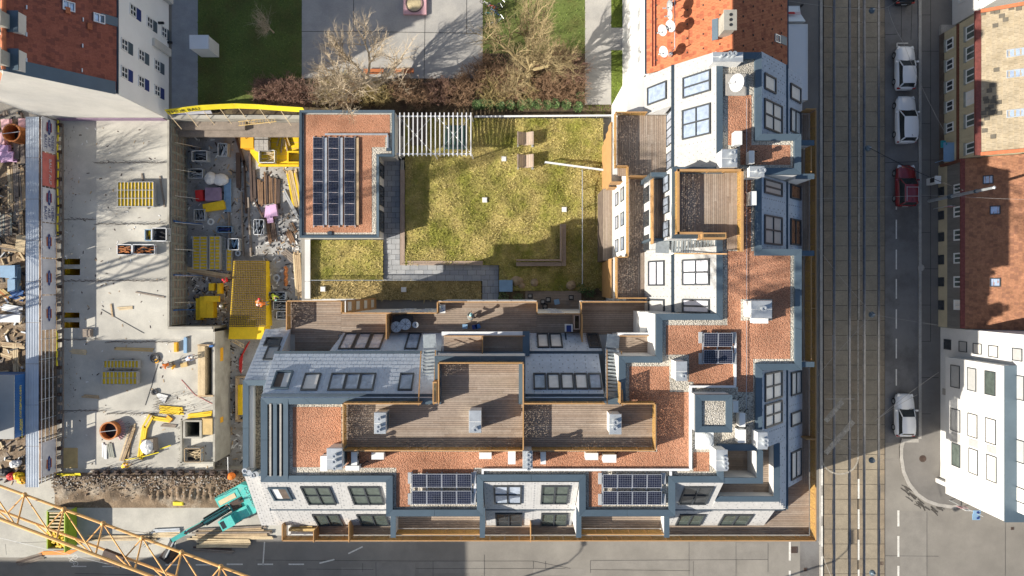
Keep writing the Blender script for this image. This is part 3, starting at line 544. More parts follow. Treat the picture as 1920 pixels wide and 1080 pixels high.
# ------------------------------------------------------------------ vehicles
def car(name, lab, cat, px, py, L, Wd, paint, kind='hatch', hz=0.0, ang=math.pi/2, roofz=1.48):
    """nose towards +x in its own space; one body shell, glass, wheels, lamps and mirrors as parts"""
    c = P(px, py, roofz*.8); t = T(name, lab, cat, (c.x, c.y, 0), 'vehicles parked along the street'); w = Wd/2; l = L/2
    st = []                                            # stations along the length: x, half width, belt z
    prof = [(-1,.72,.62),(-.985,.82,.80),(-.93,.93,.93),(-.8,.985,.98),(-.4,1,.98),(0,1,.96),(.4,.99,.93),(.62,.97,.88),(.8,.92,.82),(.92,.80,.73),(.98,.66,.64),(1,.52,.56)]
    if kind == 'van': prof = [(-1,.8,.8),(-.985,.88,.95),(-.93,.95,1.02),(-.8,.99,1.04)]+prof[4:]
    b = B(); rings = []
    for x, ww, zt in prof:
        k = ww*w; rings.append([(x*l,-k*.88,.2),(x*l,-k,.42),(x*l,-k*.99,.62*zt/.93),(x*l,-k*.9,zt),(x*l,-k*.45,zt+.05),(x*l,0,zt+.065),(x*l,k*.45,zt+.05),(x*l,k*.9,zt),(x*l,k*.99,.62*zt/.93),(x*l,k,.42),(x*l,k*.88,.2)])
    n = 11; vs = [v for r_ in rings for v in r_]; fs = []
    for i in range(len(rings)-1):
        for j in range(n-1): fs.append((i*n+j, (i+1)*n+j, (i+1)*n+j+1, i*n+j+1))
    fs.append(tuple(range(n))); fs.append(tuple(range((len(rings)-1)*n, len(rings)*n))[::-1]); b.add(vs, fs)
    xr0, xr1, xw0, xw1 = {'hatch': (-.8, -.02, -.93, .36), 'van': (-.84, .04, -.95, .4), 'suv': (-.86, -.0, -.95, .38)}[kind]
    rw = w*.73; bw_ = w*.9; zb_, zr = .96, roofz
    roof = [(-.72,.93),(-.6,1),(-.3,1.02),(0,.99),(.12,.93)]
    rb = B(); rr = []
    for f_, kk in ((0,.88),(.1,.97),(.45,1),(.8,.98),(1,.92)):
        x = (xr0+(xr1-xr0)*f_)*l; zc = zr-(.03 if f_ in (0, 1) else 0)
        rr.append([(x,-rw*kk,zc-.05),(x,-rw*kk*.9,zc),(x,0,zc+.035),(x,rw*kk*.9,zc),(x,rw*kk,zc-.05)])
    vs = [v for r_ in rr for v in r_]; fs = [(i*5+j, (i+1)*5+j, (i+1)*5+j+1, i*5+j+1) for i in range(4) for j in range(4)]; b.add(vs, fs)
    # pillars
    A = [(xr1*l, s*rw*.92, zr-.08) for s in (-1, 1)]; Bp = [(xw1*l, s*bw_*.93, zb_-.06) for s in (-1, 1)]; C = [(xr0*l, s*rw*.88, zr-.08) for s in (-1, 1)]; D = [(xw0*l, s*bw_*.9, zb_-.03) for s in (-1, 1)]
    for i in (0, 1): b.tube(A[i], Bp[i], .05, n=5); b.tube(C[i], D[i], .07, n=5)
    body = O('body', b, paint, t, smooth=True, local=True)
    def quad(nm, pts, m): O(nm, B().face(pts), m, t, local=True)
    quad('windscreen', [Bp[0], Bp[1], A[1], A[0]], M['carglass']); quad('rear_window', [D[1], D[0], C[0], C[1]], M['carglass'])
    for i in (0, 1):
        q = [D[i], Bp[i], A[i], C[i]]; q = q if i == 0 else q[::-1]; s = -1 if i == 0 else 1
        O('side_window', B().face([(x, y+s*.02, z_) for x, y, z_ in q]), M['carglass'], t, local=True)
        O('mirror', B().obb((xw1*l-.25, s*(w+.1), .98), .16, .2, .13).tube((xw1*l-.22, s*w*.9, .95), (xw1*l-.22, s*(w+.05), .97), .03, n=5), paint, t, local=True)
        O('headlight', B().obb((l*.9, s*w*.68, .68), .3, .3, .16, Vector((.9, s*-.35, 0)).normalized(), Vector((s*.35, .9, 0)).normalized(), (0, 0, 1)), M['lampw'], t, local=True)
        O('tail_light', B().obb((-l*.955, s*w*.78, .8), .14, .26, .2), M['lampred'], t, local=True)
        for xx in (-.6, .62):
            wl = O('wheel', B().tube((xx*l, s*(w-.2), .31), (xx*l, s*(w+.015), .31), .31, n=16), M['tyre'], t, local=True)
            O('rim', B().tube((xx*l, s*(w+.01), .31), (xx*l, s*(w+.03), .31), .2, .17, 12), M['rim'], wl, local=True)
    O('number_plate', B().obb((-l-.005, 0, .55), .02, .5, .11), M['tin_w'], t, local=True); O('grille', B().obb((l+.0, 0, .5), .04, .8, .16).obb((l-.12, 0, .3), .2, 1.2, .12), M['black'], t, local=True)
    O('wiper', B().tube((xw1*l-.02, -.5, 1.0), (xw1*l-.25, .1, 1.13), .015, n=4), M['black'], t, local=True)
    if kind == 'suv':
        f = B()
        for s in (-1, 1): f.tube((xr0*l+.1, s*rw*.8, zr+.1), (xr1*l-.25, s*rw*.8, zr+.1), .025, n=5)
        for x in (xr0*l+.55, xr1*l-.3): f.tube((x, -rw*.85, zr+.12), (x, rw*.85, zr+.12), .022, n=5)
        O('roof_rack', f, M['tin'], t, local=True)
    if kind != 'hatch': O('antenna', B().tube((xr0*l+.3, 0, zr), (xr0*l+.1, 0, zr+.18), .015, n=4), M['black'], t, local=True)
    t.rotation_euler = (0, 0, ang); return t
car('parked_car', 'white hatchback with dark rear window parked topmost opposite the truck', 'car', 1703, 124, 4.15, 1.8, M['paintwhite'])
car('parked_car', 'white van like car with long dark side window parked behind the topmost hatchback', 'car', 1706, 221, 4.5, 1.85, M['paintwhite'], 'van', roofz=1.7)
car('parked_car', 'dark red off-road car with roof rails beside the steel mast', 'car', 1706.5, 346, 3.95, 1.85, M['paintred'], 'suv', roofz=1.75)
car('parked_car', 'white small car parked just before the rounded pavement corner', 'car', 1702, 780, 4.05, 1.78, M['paintwhite'])
car('parked_car', 'black car cut off by the top edge of the street', 'car', 1702, -38, 4.2, 1.8, M['paintblack'])
# box truck
t = T('box_truck', 'long white box truck parked beside the orange tiled house', 'truck', (26, 21, 0), 'vehicles parked along the street')
x1 = PX(1514, 3.5); x0 = x1-2.5; ya, yb = PY(187, 3.5), PY(46, 3.5)
O('cargo_box', B().box(x0, ya, 1.0, x1, yb, 3.5), M['paintwhite'], t)
O('box_edge', B().box(x0-.02, ya-.03, 3.46, x1+.02, ya+.06, 3.53).box(x0-.02, yb-.06, 3.46, x1+.02, yb+.03, 3.53).box(x1-.06, ya+.06, 3.46, x1+.02, yb-.06, 3.53), M['tin_w'], t)
O('chassis', B().box(x0+.3, ya, .5, x1-.3, yb+2.4, .98), M['black'], t)
cy0, cy1 = yb+.45, yb+2.35
O('cab', B().hull([(x0+.1,cy0,.6),(x1-.1,cy0,.6),(x1-.1,cy1,.6),(x0+.1,cy1,.6)], [(x0+.15,cy0,2.6),(x1-.15,cy0,2.6),(x1-.3,cy1-.25,2.5),(x0+.3,cy1-.25,2.5)]), M['paintwhite'], t)
O('wind_deflector', B().hull([(x0+.15,cy0-.1,2.62),(x1-.12,cy0-.1,2.62),(x1-.45,cy1-.35,2.55),(x0+.45,cy1-.35,2.55)], [(x0+.15,cy0-.12,3.4),(x1-.12,cy0-.12,3.4),(x1-.5,cy1-.8,2.75),(x0+.5,cy1-.8,2.75)]), M['paintwhite'], t)
O('windscreen', B().face([(x0+.25,cy1-.005,1.5),(x1-.25,cy1-.005,1.5),(x1-.34,cy1-.2,2.4),(x0+.34,cy1-.2,2.4)]), M['carglass'], t)
sl = Vector((0, 1.05, -.65)).normalized()
O('logo', B().obb((x1-1.35, cy1-1.15, 3.13), .75, .3, .02, (1,0,0), sl, Vector((1,0,0)).cross(sl)), M['redp'], t)
b = B()
for k in range(3): b.obb((x1-.75+.0*k, cy1-1.05-.12*k, 3.07+.075*k), .6, .05, .02, (1,0,0), sl, Vector((1,0,0)).cross(sl))
O('print_line', b, M['salmon'], t)
O('mirror', B().box(x1-.05, cy1-.1, 1.7, x1+.15, cy1, 2.3).tube((x1-.1, cy1-.2, 2.2), (x1+.1, cy1-.05, 2.2), .03), M['black'], t)
for y in (ya+1.2, cy1-.7):
    for x in (x0+.15, x1-.4): O('wheel', B().tube((x, y, .48), (x+.28, y, .48), .48, n=16), M['tyre'], t)
# ------------------------------------------------------------------ neighbour at the top left
lb = T('apartment_house', 'tall white house with dark red tiled roof at the top left corner', 'house', (-40, 25, 0))
LX, LY = -32.95, 16.2; ZE, ZR, XR = 9.0, 15.4, -37.7
O('wall', B().hull([(LX,LY,-1),(LX,60,-1),(-44.5,60,-1),(-44.5,LY,-1)], [(LX,LY,ZE),(LX,60,ZE),(-44.5,60,ZE),(-44.5,LY,ZE)]), M['white_bright'], lb)
O('gable_wall', B().add([(LX-.002,LY-.03,-1),(-44.5,LY-.03,-1),(-44.5,LY-.03,7),(XR,LY-.03,ZR+.1),(LX-.002,LY-.03,ZE),(LX-.002,LY+.3,-1),(-44.5,LY+.3,-1),(-44.5,LY+.3,7),(XR,LY+.3,ZR+.1),(LX-.002,LY+.3,ZE)],
   [(4,3,2,1,0),(5,6,7,8,9),(0,1,6,5),(1,2,7,6),(2,3,8,7),(3,4,9,8),(4,0,5,9)]), M['offwhite'], lb)
uu = Vector((0, 1, 0)); vv = Vector((XR-LX, 0, ZR-ZE)); RL = vv.length; vv.normalize(); nn = uu.cross(vv)
O('roof', B().obb(Vector((LX, 38, ZE+.05))+vv*RL/2-nn*.06, 43, RL, .12, uu, vv, nn), M['dark_tile'], lb)
tiles(lb, (LX, LY+.95, ZE+.06), uu, vv, 16, RL, .27, .3, M['dark_tile'])
O('ridge_tile', B().tube((XR, LY, ZR+.08), (XR, 60, ZR+.08), .16, n=8), M['red_tile'], lb)
vw = Vector((-(XR+44.5), 0, 7.2-ZR)); vw = Vector((-44.5-XR, 0, -6.5)); 
O('west_roof', B().hull([(XR,LY,ZR-.1),(XR,60,ZR-.1),(-45,60,6.6),(-45,LY,6.6)], [(XR,LY,ZR+.03),(XR,60,ZR+.03),(-45,60,6.8),(-45,LY,6.8)]), M['red_tile'], lb)  # orange tiles put the sunlight on this slope into its colour
O('verge_flashing', B().obb(Vector((LX, LY+.42, ZE+.16))+vv*RL/2, 1.05, RL, .1, uu, vv, nn), M['coping'], lb)
O('eaves_gutter', B().box(LX-.05, LY, ZE-.1, LX+.14, 60, ZE+.03), M['copdark'], lb)
for z, y in [(z, y) for z in (7.85, 5.1, 2.3) for y in (18.3, 20.65)]+[(6.5, 24.1), (3.65, 24.1), (1.0, 24.2), (9.0-1.2, 25.9)]:
    UE = Vector((0, 1, 0))
    w_ = win(lb, (LX, y, z), UE, UZ, 1.0, 1.0, M['whiteframe'], M['pane_d'], 2, 2, .09, .09, sill=None)
    O('window_panel', B().box(LX+.001, y-.5, z-1.35, LX+.05, y+.5, z-.56), M['coping'] if (z*10+y*3) % 2 < 1 else M['navy'], lb)
O('corner_strip', B().box(LX+.001, 27.2, -1, LX+.45, 27.9, 8.9).box(LX+.001, 22.2, -1, LX+.25, 22.9, 3.2), M['offwhite'], lb)
O('corner_bracket', B().box(LX+.001, 24.6, 1.9, LX+.5, 24.8, 2.1).box(LX+.001, 23.4, .1, LX+.4, 23.6, .3), M['black'], lb)
for a, c, px, py in ((1.0, 2.9, 185, 35), (.75, .9, 128, 12)):
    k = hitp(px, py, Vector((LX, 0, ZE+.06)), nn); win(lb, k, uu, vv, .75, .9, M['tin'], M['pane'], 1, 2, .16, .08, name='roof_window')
k = hitp(205, 38, Vector((LX, 0, ZE+.06)), nn); O('roof_flashing', B().obb(k+nn*.07, .75, 1.3, .05, uu, vv, nn), M['coping'], lb)
for py in (52, 118):
    k = hitp(26 if py < 90 else 27, py-9 if py < 90 else py-4, Vector((LX, 0, ZE+.06)), nn)
    d = B().box(k.x-1.3, k.y-.75, k.z-1.5, k.x+.5, k.y+.75, k.z+.3); dm = O('dormer', d, M['offwhite'], lb); O('dormer_roof', B().box(k.x-1.35, k.y-.8, k.z+.3, k.x+.55, k.y+.8, k.z+.38), M['coping'], dm)
    c = B().box(XR-.5, k.y-.6, ZR-1, XR+.35, k.y+.45, ZR+.9).box(XR-.58, k.y-.68, ZR+.9, XR+.43, k.y+.53, ZR+1.0)
    ch = O('chimney', c, M['concrete'], lb); O('flue', B().cyl(XR-.1, k.y-.3, ZR+1, ZR+1.12, .12, n=8).cyl(XR-.1, k.y+.1, ZR+1, ZR+1.12, .12, n=8), M['black'], ch)
b = B()
for px, py in ((49,14),(49,65),(49,113),(155,37),(154,86),(153,132)):
    k = hitp(px, py, Vector((LX, 0, ZE+.06)), nn); b.obb(k+nn*.08, .3, .08, .1, uu, vv, nn)
O('snow_hook', b, M['tin'], lb); b = B()
for px, py in ((126,20),(167,50)):
    k = hitp(px, py, Vector((LX, 0, ZE+.06)), nn); b.obb(k+nn*.1, .5, .35, .14, uu, vv, nn)
O('vent_tile', b, M['red_tile'], lb)

# ------------------------------------------------------------------ orange-tiled neighbour at the top
rh = T('tiled_house', 'orange tiled gable roof house adjoining the grey mansard block', 'house', (15.8, 26, 0))
A0, A1, AR = 10.45, 21.25, 15.5; AE, AZR, AY = 13.2, 18.0, 16.6
O('wall', B().box(A0+.15, AY, 0, A1-.15, 60, AE-.1), M['white'], rh)
for s, X0, m in ((-1, A0, 'red_tile'), (1, A1, 'dark_tile')):
    vv = Vector((AR-X0, 0, AZR-AE)); RL = vv.length; vv.normalize(); uu = Vector((0, s, 0)); nn = uu.cross(vv)
    O('roof', B().obb(Vector((X0, (AY+46)/2, AE))+vv*RL/2-nn*.07, 46-AY, RL, .12, uu, vv, nn), M['red_tile'], rh)
    tiles(rh, (X0, AY if s > 0 else 34, AE+.02), uu, vv, 34-AY, RL, .25, .3, M['red_tile'], lift=.035)
    O('gutter', B().box(X0-.1*(1-s)/2-.06, AY, AE-.15, X0+.1*(1+s)/2+.06, 46, AE-.02), M['copdark'], rh)
    b = B()
    for k in range(9):
        for j in range(5):
            c = Vector((X0, AY+.8+k*1.05, AE))+vv*(.9+j*1.3)+nn*.07; b.obb(c, .12, .08, .08, uu, vv, nn)
    O('snow_hook', b, M['rustdark'], rh, kind='stuff')
    if s < 0: O('snow_guard', B().obb(Vector((X0, 26, AE))+vv*.55+nn*.1, 18, .04, .12, uu, vv, nn).obb(Vector((X0, 26, AE))+vv*.8+nn*.1, 18, .04, .12, uu, vv, nn), M['moss'], rh)
O('ridge_tile', B().tube((AR, AY, AZR+.03), (AR, 46, AZR+.03), .14, n=8), M['red_tile'], rh)
c = P(1368, 38, 19.2); ch = O('chimney', B().box(c.x-.35, c.y-.62, 17, c.x+.4, c.y+.62, 19.2).box(c.x-.42, c.y-.7, 19.2, c.x+.47, c.y+.7, 19.3), M['concrete'], rh)
b = B()
for k in (-.35, 0, .35): b.cyl(c.x+.05, c.y+k, 19.3, 19.33, .11, n=8)
O('flue', b, M['black'], ch); O('chimney_flashing', B().obb((c.x-.55, c.y-.05, 17.62), .45, 1.5, .05, (.74,0,.67), (0,1,0), (-.67,0,.74)), M['coping'], rh)
vv = Vector((AR-A1, 0, AZR-AE)).normalized(); uu = Vector((0, 1, 0)); nn = uu.cross(vv)
k = hitp(1456, 73, Vector((A1, 0, AE)), nn); win(rh, k, uu, vv, .6, .7, M['tin'], M['blind'], 1, 2, .14, .07, name='roof_window')
k = hitp(1468, 76, Vector((A1, 0, AE)), nn); O('roof_flashing', B().obb(k+nn*.06, .65, .9, .05, uu, vv, nn), M['coping'], rh)
for py in (25, 50, 95, 110):
    k = Vector((A0+.14, PY(py, 9), 9)); win(rh, k, Vector((0, -1, 0)), UZ, .9, 1.3, M['whiteframe'], M['pane_d'], 1, 2, .06, .08)
# satellite dishes on the orange roof
vv = Vector((AR-A0, 0, AZR-AE)).normalized()
m0 = T('dish_mast', 'slim steel mast carrying satellite dishes on the orange roof', 'mast', P(1256, 100, 15), None)
a = P(1256, 103, 14.8); e = P(1258, 24, 15.9)
O('pole', B().tube((a.x, a.y, 15.2), (a.x, a.y, 16.6), .04).tube((a.x, a.y, 16.4), (a.x, e.y+1.2, 16.4), .035).tube((a.x, e.y+1, 15.2), (a.x, e.y+1, 16.6), .04), M['tin'], m0)
O('mast_foot', B().box(a.x-.12, a.y-.12, 14.75, a.x+.12, a.y+.12, 15.2).box(a.x-.12, e.y+.88, 14.75, a.x+.12, e.y+1.12, 15.2), M['tin'], m0)
def dish(px, py, z, r, aim, lab, mm='dishwhite', group='satellite dishes on the orange roof'):
    c = P(px, py, z); t = T('satellite_dish', lab, 'satellite dish', (c.x, c.y, z-.6), group); a = Vector(aim).normalized(); p = a.orthogonal().normalized(); q = a.cross(p); b = B(); n = 16; vs = []; fs = []
    for k, (rr, dd) in enumerate(((.001,-.18),(.35,-.155),(.7,-.09),(1,0),(1.0,-.03),(.7,-.12),(.35,-.19),(.001,-.22))):
        for i in range(n): th = 2*math.pi*i/n; vs.append(c+(p*math.cos(th)+q*math.sin(th))*r*rr+a*dd*r*1.6)
    for k in range(7):
        for i in range(n): fs.append((k*n+i, k*n+(i+1) % n, (k+1)*n+(i+1) % n, (k+1)*n+i))
    b.add(vs, fs); O('reflector', b, M[mm], t, smooth=True)
    f = c+a*r*1.05-Vector((0, 0, r*.45)); O('feed_arm', B().tube(c-Vector((0,0,r*.85))-a*.1, f, .025, n=5).tube(f, f-a*.18, .06, n=6), M['tin'], t)
    O('bracket', B().tube(c-a*.2*r, c-a*.45*r, .05).tube(c-a*.45*r, c-a*.45*r-Vector((0,0,.7)), .04), M['tin'], t)
dish(1255, 12, 16.6, .44, (-.95,-.2,.2), 'greyish satellite dish at the very top of the orange roof', 'tin')
dish(1256, 28, 16.5, .36, (-.95,-.25,.22), 'narrow white satellite dish second from the top on the orange roof')
dish(1257, 49, 16.6, .44, (-.7,-.45,.45), 'round white dish right of the pair in the middle of the orange roof')
dish(1242, 57, 16.1, .42, (-.72,-.42,.45), 'tilted white dish left of the pair in the middle of the orange roof')
dish(1244, 97, 16.1, .42, (-.72,-.42,.45), 'lone white dish lowest on the orange roof near the grey mansard')

# ------------------------------------------------------------------ park north of the block
b = B(); sheet(b, PX(322,0), LY, PX(371,0), 60, .02); O('path', b, M['pavers2'], kind='structure')
b = B(); psheet(b, 566, -300, 905, 147, .02); O('plaza', b, M['plaza'], kind='structure')
b = B()
for pts in ([(797,30),(795,152)],[(875,-20),(875,63)],[(875,63),(905,64)],[(663,-20),(663,60)],[(663,59),(875,62)],[(566,59),(663,59)]): pline(b, pts, .05, .026)
O('plaza_joint', b, M['seam'], kind='structure')
b = B(); psheet(b, 1097, -300, 1146, 196, .02); psheet(b, 1146, 52, 1205, 94, .0215); O('path', b, M['plaza'], kind='structure')
b = B(); psheet(b, 371, -300, 567, 205, .012); psheet(b, 905, -300, 1097, 120, .012); O('lawn_ground', b, M['grass'], kind='structure')
b = B(); psheet(b, 1146, -300, 1190, 52, .013); psheet(b, 1146, 94, 1190, 212, .013); O('lawn_ground', b, M['grass2'], kind='structure')
b = B(); psheet(b, 475, 147, 1097, 222, .016); psheet(b, 905, 100, 1097, 147, .0155); psheet(b, 372, 200, 475, 222, .0158); psheet(b, 1097, 196, 1160, 222, .0158); O('planting_bed', b, M['soil'], kind='structure')
b = B(); psheet(b, 1190, -300, 1200, 52, .03); psheet(b, 1190, 94, 1202, 190, .03); O('path_edge', b, M['kerb'], kind='structure')
def blades(name, rects, z, per, m, hgt=.12, zf=None, lean=.6):
    b = B()
    for x0, y0, x1, y1 in rects:
        if x0 > x1: x0, x1 = x1, x0
        if y0 > y1: y0, y1 = y1, y0
        for i in range(int(abs((x1-x0)*(y1-y0))*per)):
            x, y = random.uniform(x0, x1), random.uniform(y0, y1); a = random.uniform(0, 6.28); h = hgt*random.uniform(.5, 1.5); w = random.uniform(.02, .055)
            zz = zf(x, y) if zf else z; c, s = math.cos(a), math.sin(a); l = h*lean*random.uniform(.5, 2)
            b.add([(x-s*w, y+c*w, zz-.01), (x+s*w, y-c*w, zz-.01), (x+c*l, y+s*l, zz+h)], [(0,1,2)])
    return O(name, b, m, kind='stuff')
def pr(a0, b0, a1, b1, z=0): return (PX(a0, z), PY(b1, z), PX(a1, z), PY(b0, z))
blades('grass', [pr(371,-20,567,203), pr(905,-20,1097,125)], .012, 22, M['grass_b'])
blades('grass', [pr(1146,-20,1190,52), pr(1146,94,1190,210), pr(1100,197,1150,215)], .013, 45, M['grass2_b'])
# trees without leaves
M['bark_y'] = mat('straw_bark', (.31,.245,.13), .95, .2, 2, .2, 10)
def bare_tree(name, lab, px, py, ht, spread, m, seed, thick=.22, n1=6, lean=(0, 0), depth=4, group='bare trees in the park'):
    rnd = random.Random(seed); c = P(px, py); t = T(name, lab, 'tree', (c.x, c.y, 0), group)
    tr = B(); cr = B()
    def seg(p, d, ln, r, dep):
        k = 4 if dep < 2 else 3; q = Vector(p); rr = r
        for i in range(k):
            d = (d+Vector((rnd.uniform(-.25,.25), rnd.uniform(-.25,.25), rnd.uniform(-.06,.2)))).normalized(); e = q+d*ln/k; r2 = rr*(.86 if dep < 3 else .72)
            cr.tube(q, e, rr, r2, 6 if dep == 0 else (4 if dep < 2 else 3), cap=False); q, rr = e, r2
            if dep < depth and (i > 0 or dep > 0):
                for _ in range(2 if dep < 2 else rnd.choice((1, 1, 2))):
                    s = Vector((rnd.uniform(-1,1), rnd.uniform(-1,1), rnd.uniform(-.15,.75))).normalized()
                    seg(q, (d*.75+s*.85).normalized(), ln*rnd.uniform(.42,.68), rr*rnd.uniform(.55,.75), dep+1)
        if dep < depth: seg(q, d, ln*.55, rr*.85, dep+1)
    th = ht*.28; top = Vector((c.x+lean[0]*.4, c.y+lean[1]*.4, th))
    tr.tube((c.x, c.y, -.05), (c.x, c.y, .25), thick*1.5, thick*1.05, 9, cap=False); tr.tube((c.x, c.y, .25), top, thick*1.05, thick*.85, 9)
    for i in range(n1):
        a = 6.283*i/n1+rnd.uniform(-.3,.3); el = rnd.uniform(.5, 1.0) if i < n1-1 else 1.35
        d = Vector((math.cos(a)*math.cos(el)*spread+lean[0]*.2, math.sin(a)*math.cos(el)*spread+lean[1]*.2, math.sin(el)))
        seg(top-Vector((0,0,rnd.uniform(0,.4))), d.normalized(), ht*rnd.uniform(.36,.46), thick*rnd.uniform(.45,.65), 0)
    O('trunk', tr, m, t); O('crown', cr, m, t); return t
bare_tree('bare_tree', 'large bare tree with pale branches between the dark lawn and the orange bench', 703, 166, 8.8, 1.5, M['bark'], 5, .3, 6, (-1.0, .3))
bare_tree('bare_tree', 'large bare yellowish tree beside the row of bicycles', 992, 148, 9.2, 1.3, M['bark_y'], 11, .33, 6, (0, .5))
bare_tree('young_tree', 'small thin bare tree standing alone on the dark lawn', 513, 61, 3.8, .6, M['bark'], 3, .07, 5, depth=3, group=None)
bare_tree('bare_tree','bare tree standing outside the yard whose branches shade the upper slab',-110,372,11,1.0,M['bark_d'],21,.28,8,group='bare trees outside the yard'); bare_tree('bare_tree','second bare tree outside the yard nearer the blue container',-150,470,10,1.0,M['bark_d'],22,.26,8,group='bare trees outside the yard')
def shrub(name, lab, px, py, r, h, m, seed, n=150, group='brown leafless shrubs in the planting bed'):
    rnd = random.Random(seed); c = P(px, py); t = T(name, lab, 'shrub', (c.x, c.y, 0), group); b = B(); s = B()
    for i in range(n):
        a = rnd.uniform(0, 6.283); q = math.sqrt(rnd.random()); x, y = c.x+math.cos(a)*q*r*.55, c.y+math.sin(a)*q*r*.55
        p = Vector((x, y, 0)); d = Vector((math.cos(a)*q*.9+rnd.uniform(-.5,.5), math.sin(a)*q*.9+rnd.uniform(-.5,.5), 1.1)).normalized(); L_ = h*rnd.uniform(.6, 1.15)
        m1 = p+d*L_*.5; e = m1+(d+Vector((rnd.uniform(-.6,.6), rnd.uniform(-.6,.6), 0))).normalized()*L_*.6
        (s if i % 9 == 0 else b).tube(p, m1, .025, .018, 3, cap=False); b.tube(m1, e, .018, .008, 3, cap=False)
        for _ in range(5):
            k = m1.lerp(e, rnd.random()); b.tube(k, k+Vector((rnd.uniform(-1,1), rnd.uniform(-1,1), rnd.uniform(-.2,.7)))*h*.3, .014, .006, 3, cap=False)
    O('stem', s, m, t); O('twig_mass', b, m, t); return t
sh = [(505,170,1.5,1.3,'twig_r','reddish shrub at the dark end of the lawn, leftmost in the bed'),(540,172,1.6,1.6,'twig_r','reddish tangled shrub second from the left end of the bed'),(575,185,1.6,1.5,'twig_r','reddish shrub above the yellow hoarding tip'),(610,172,1.5,1.2,'twig_y','straw coloured shrub left of the large pale tree'),(640,160,1.6,1.3,'twig_y','straw coloured shrub under the large pale tree crown'),(655,188,1.4,1.0,'twig','brown low shrub above the pavilion roof middle'),(690,190,1.3,1.0,'twig_y','straw shrub just below the large pale tree trunk'),(715,175,1.2,1.0,'twig_y','yellowish shrub right of the large pale tree trunk'),(755,165,1.6,1.1,'twig','brown shrub below the orange bench'),(790,180,1.6,1.2,'twig','brown shrub above the white pergola'),(825,170,1.7,1.3,'twig_r','reddish brown shrub right of the pergola shrub'),(860,175,1.7,1.4,'twig','broad brown shrub left of the laurel row start'),(885,150,1.7,1.4,'twig','brown shrub at the plaza corner'),(915,130,1.6,1.5,'twig','brown shrub below the bicycles'),(925,172,1.7,1.4,'twig_y','straw shrub above the third laurel'),(960,165,1.6,1.3,'twig','brown shrub left of the yellowish tree trunk'),(985,180,1.4,1.0,'twig_y','straw shrub at the foot of the yellowish tree'),(1020,170,1.6,1.3,'twig','brown shrub right of the yellowish tree trunk'),(1050,160,1.7,1.5,'twig','tall brown shrub over the laurel row end'),(1075,130,1.5,1.6,'twig_r','reddish brown shrub beside the path edge'),(1075,170,1.4,1.2,'twig','low brown shrub in the bed corner by the path'),(1045,115,1.5,1.6,'twig','dense brown shrub behind the yellowish tree'),(1015,130,1.4,1.4,'twig','brown shrub between trunk and lawn of the yellowish tree'),(950,145,1.5,1.4,'twig','brown shrub below the parked bicycles lower group')]
for i, (px, py, r, h, m, lab) in enumerate(sh): shrub('leafless_shrub', lab, px, min(py+4, 181), r*.92, h, M[m], 40+i)
def leafy(name, px, py, r, h, lab, seed, group, n=260, mm=('leaf','leaf2')):
    rnd = random.Random(seed); c = P(px, py); t = T(name, lab, 'shrub', (c.x, c.y, 0), group); b = B()
    for i in range(n):
        a, q = rnd.uniform(0, 6.283), rnd.random()**.6; z = rnd.uniform(.12, 1)*h; rr = r*q*(1-.45*abs(z/h-.45)); p = Vector((c.x+math.cos(a)*rr, c.y+math.sin(a)*rr, z))
        d = Vector((math.cos(a+rnd.uniform(-.7,.7)), math.sin(a+rnd.uniform(-.7,.7)), rnd.uniform(-.1,.7))).normalized(); s = d.cross(Vector((0,0,1))).normalized(); l = .13*rnd.uniform(.7,1.3); w = .045
        b.add([p, p+d*l*.5+s*w, p+d*l, p+d*l*.5-s*w], [(0,1,2,3)], 1 if rnd.random() < .3 else 0)
    O('foliage', b, [M[mm[0]], M[mm[1]]], t); O('stem', B().tube((c.x,c.y,0),(c.x,c.y,h*.7),.03,n=5).tube((c.x,c.y,.1),(c.x+r*.4,c.y+.1,h*.6),.02,n=4).tube((c.x,c.y,.1),(c.x-r*.4,c.y-.1,h*.6),.02,n=4), M['bark_d'], t)
lx = [894,906,919,938,957,977,992,1007,1025,1040,1061,1083]
nm = ['first','second','third','fourth','fifth','sixth','seventh','eighth','ninth','tenth','eleventh','twelfth']
for i, x in enumerate(lx): leafy('laurel_shrub', x, 199+random.uniform(-2, 2)+(4 if i == 11 else 0), .45, 1.0, nm[i]+' small green laurel from the pergola end of the row along the fence', 90+i, 'small laurels along the courtyard fence')
leafy('laurel_shrub', 1087, 182, .4, .8, 'small laurel set back above the last laurel of the row', 120, 'small laurels along the courtyard fence')
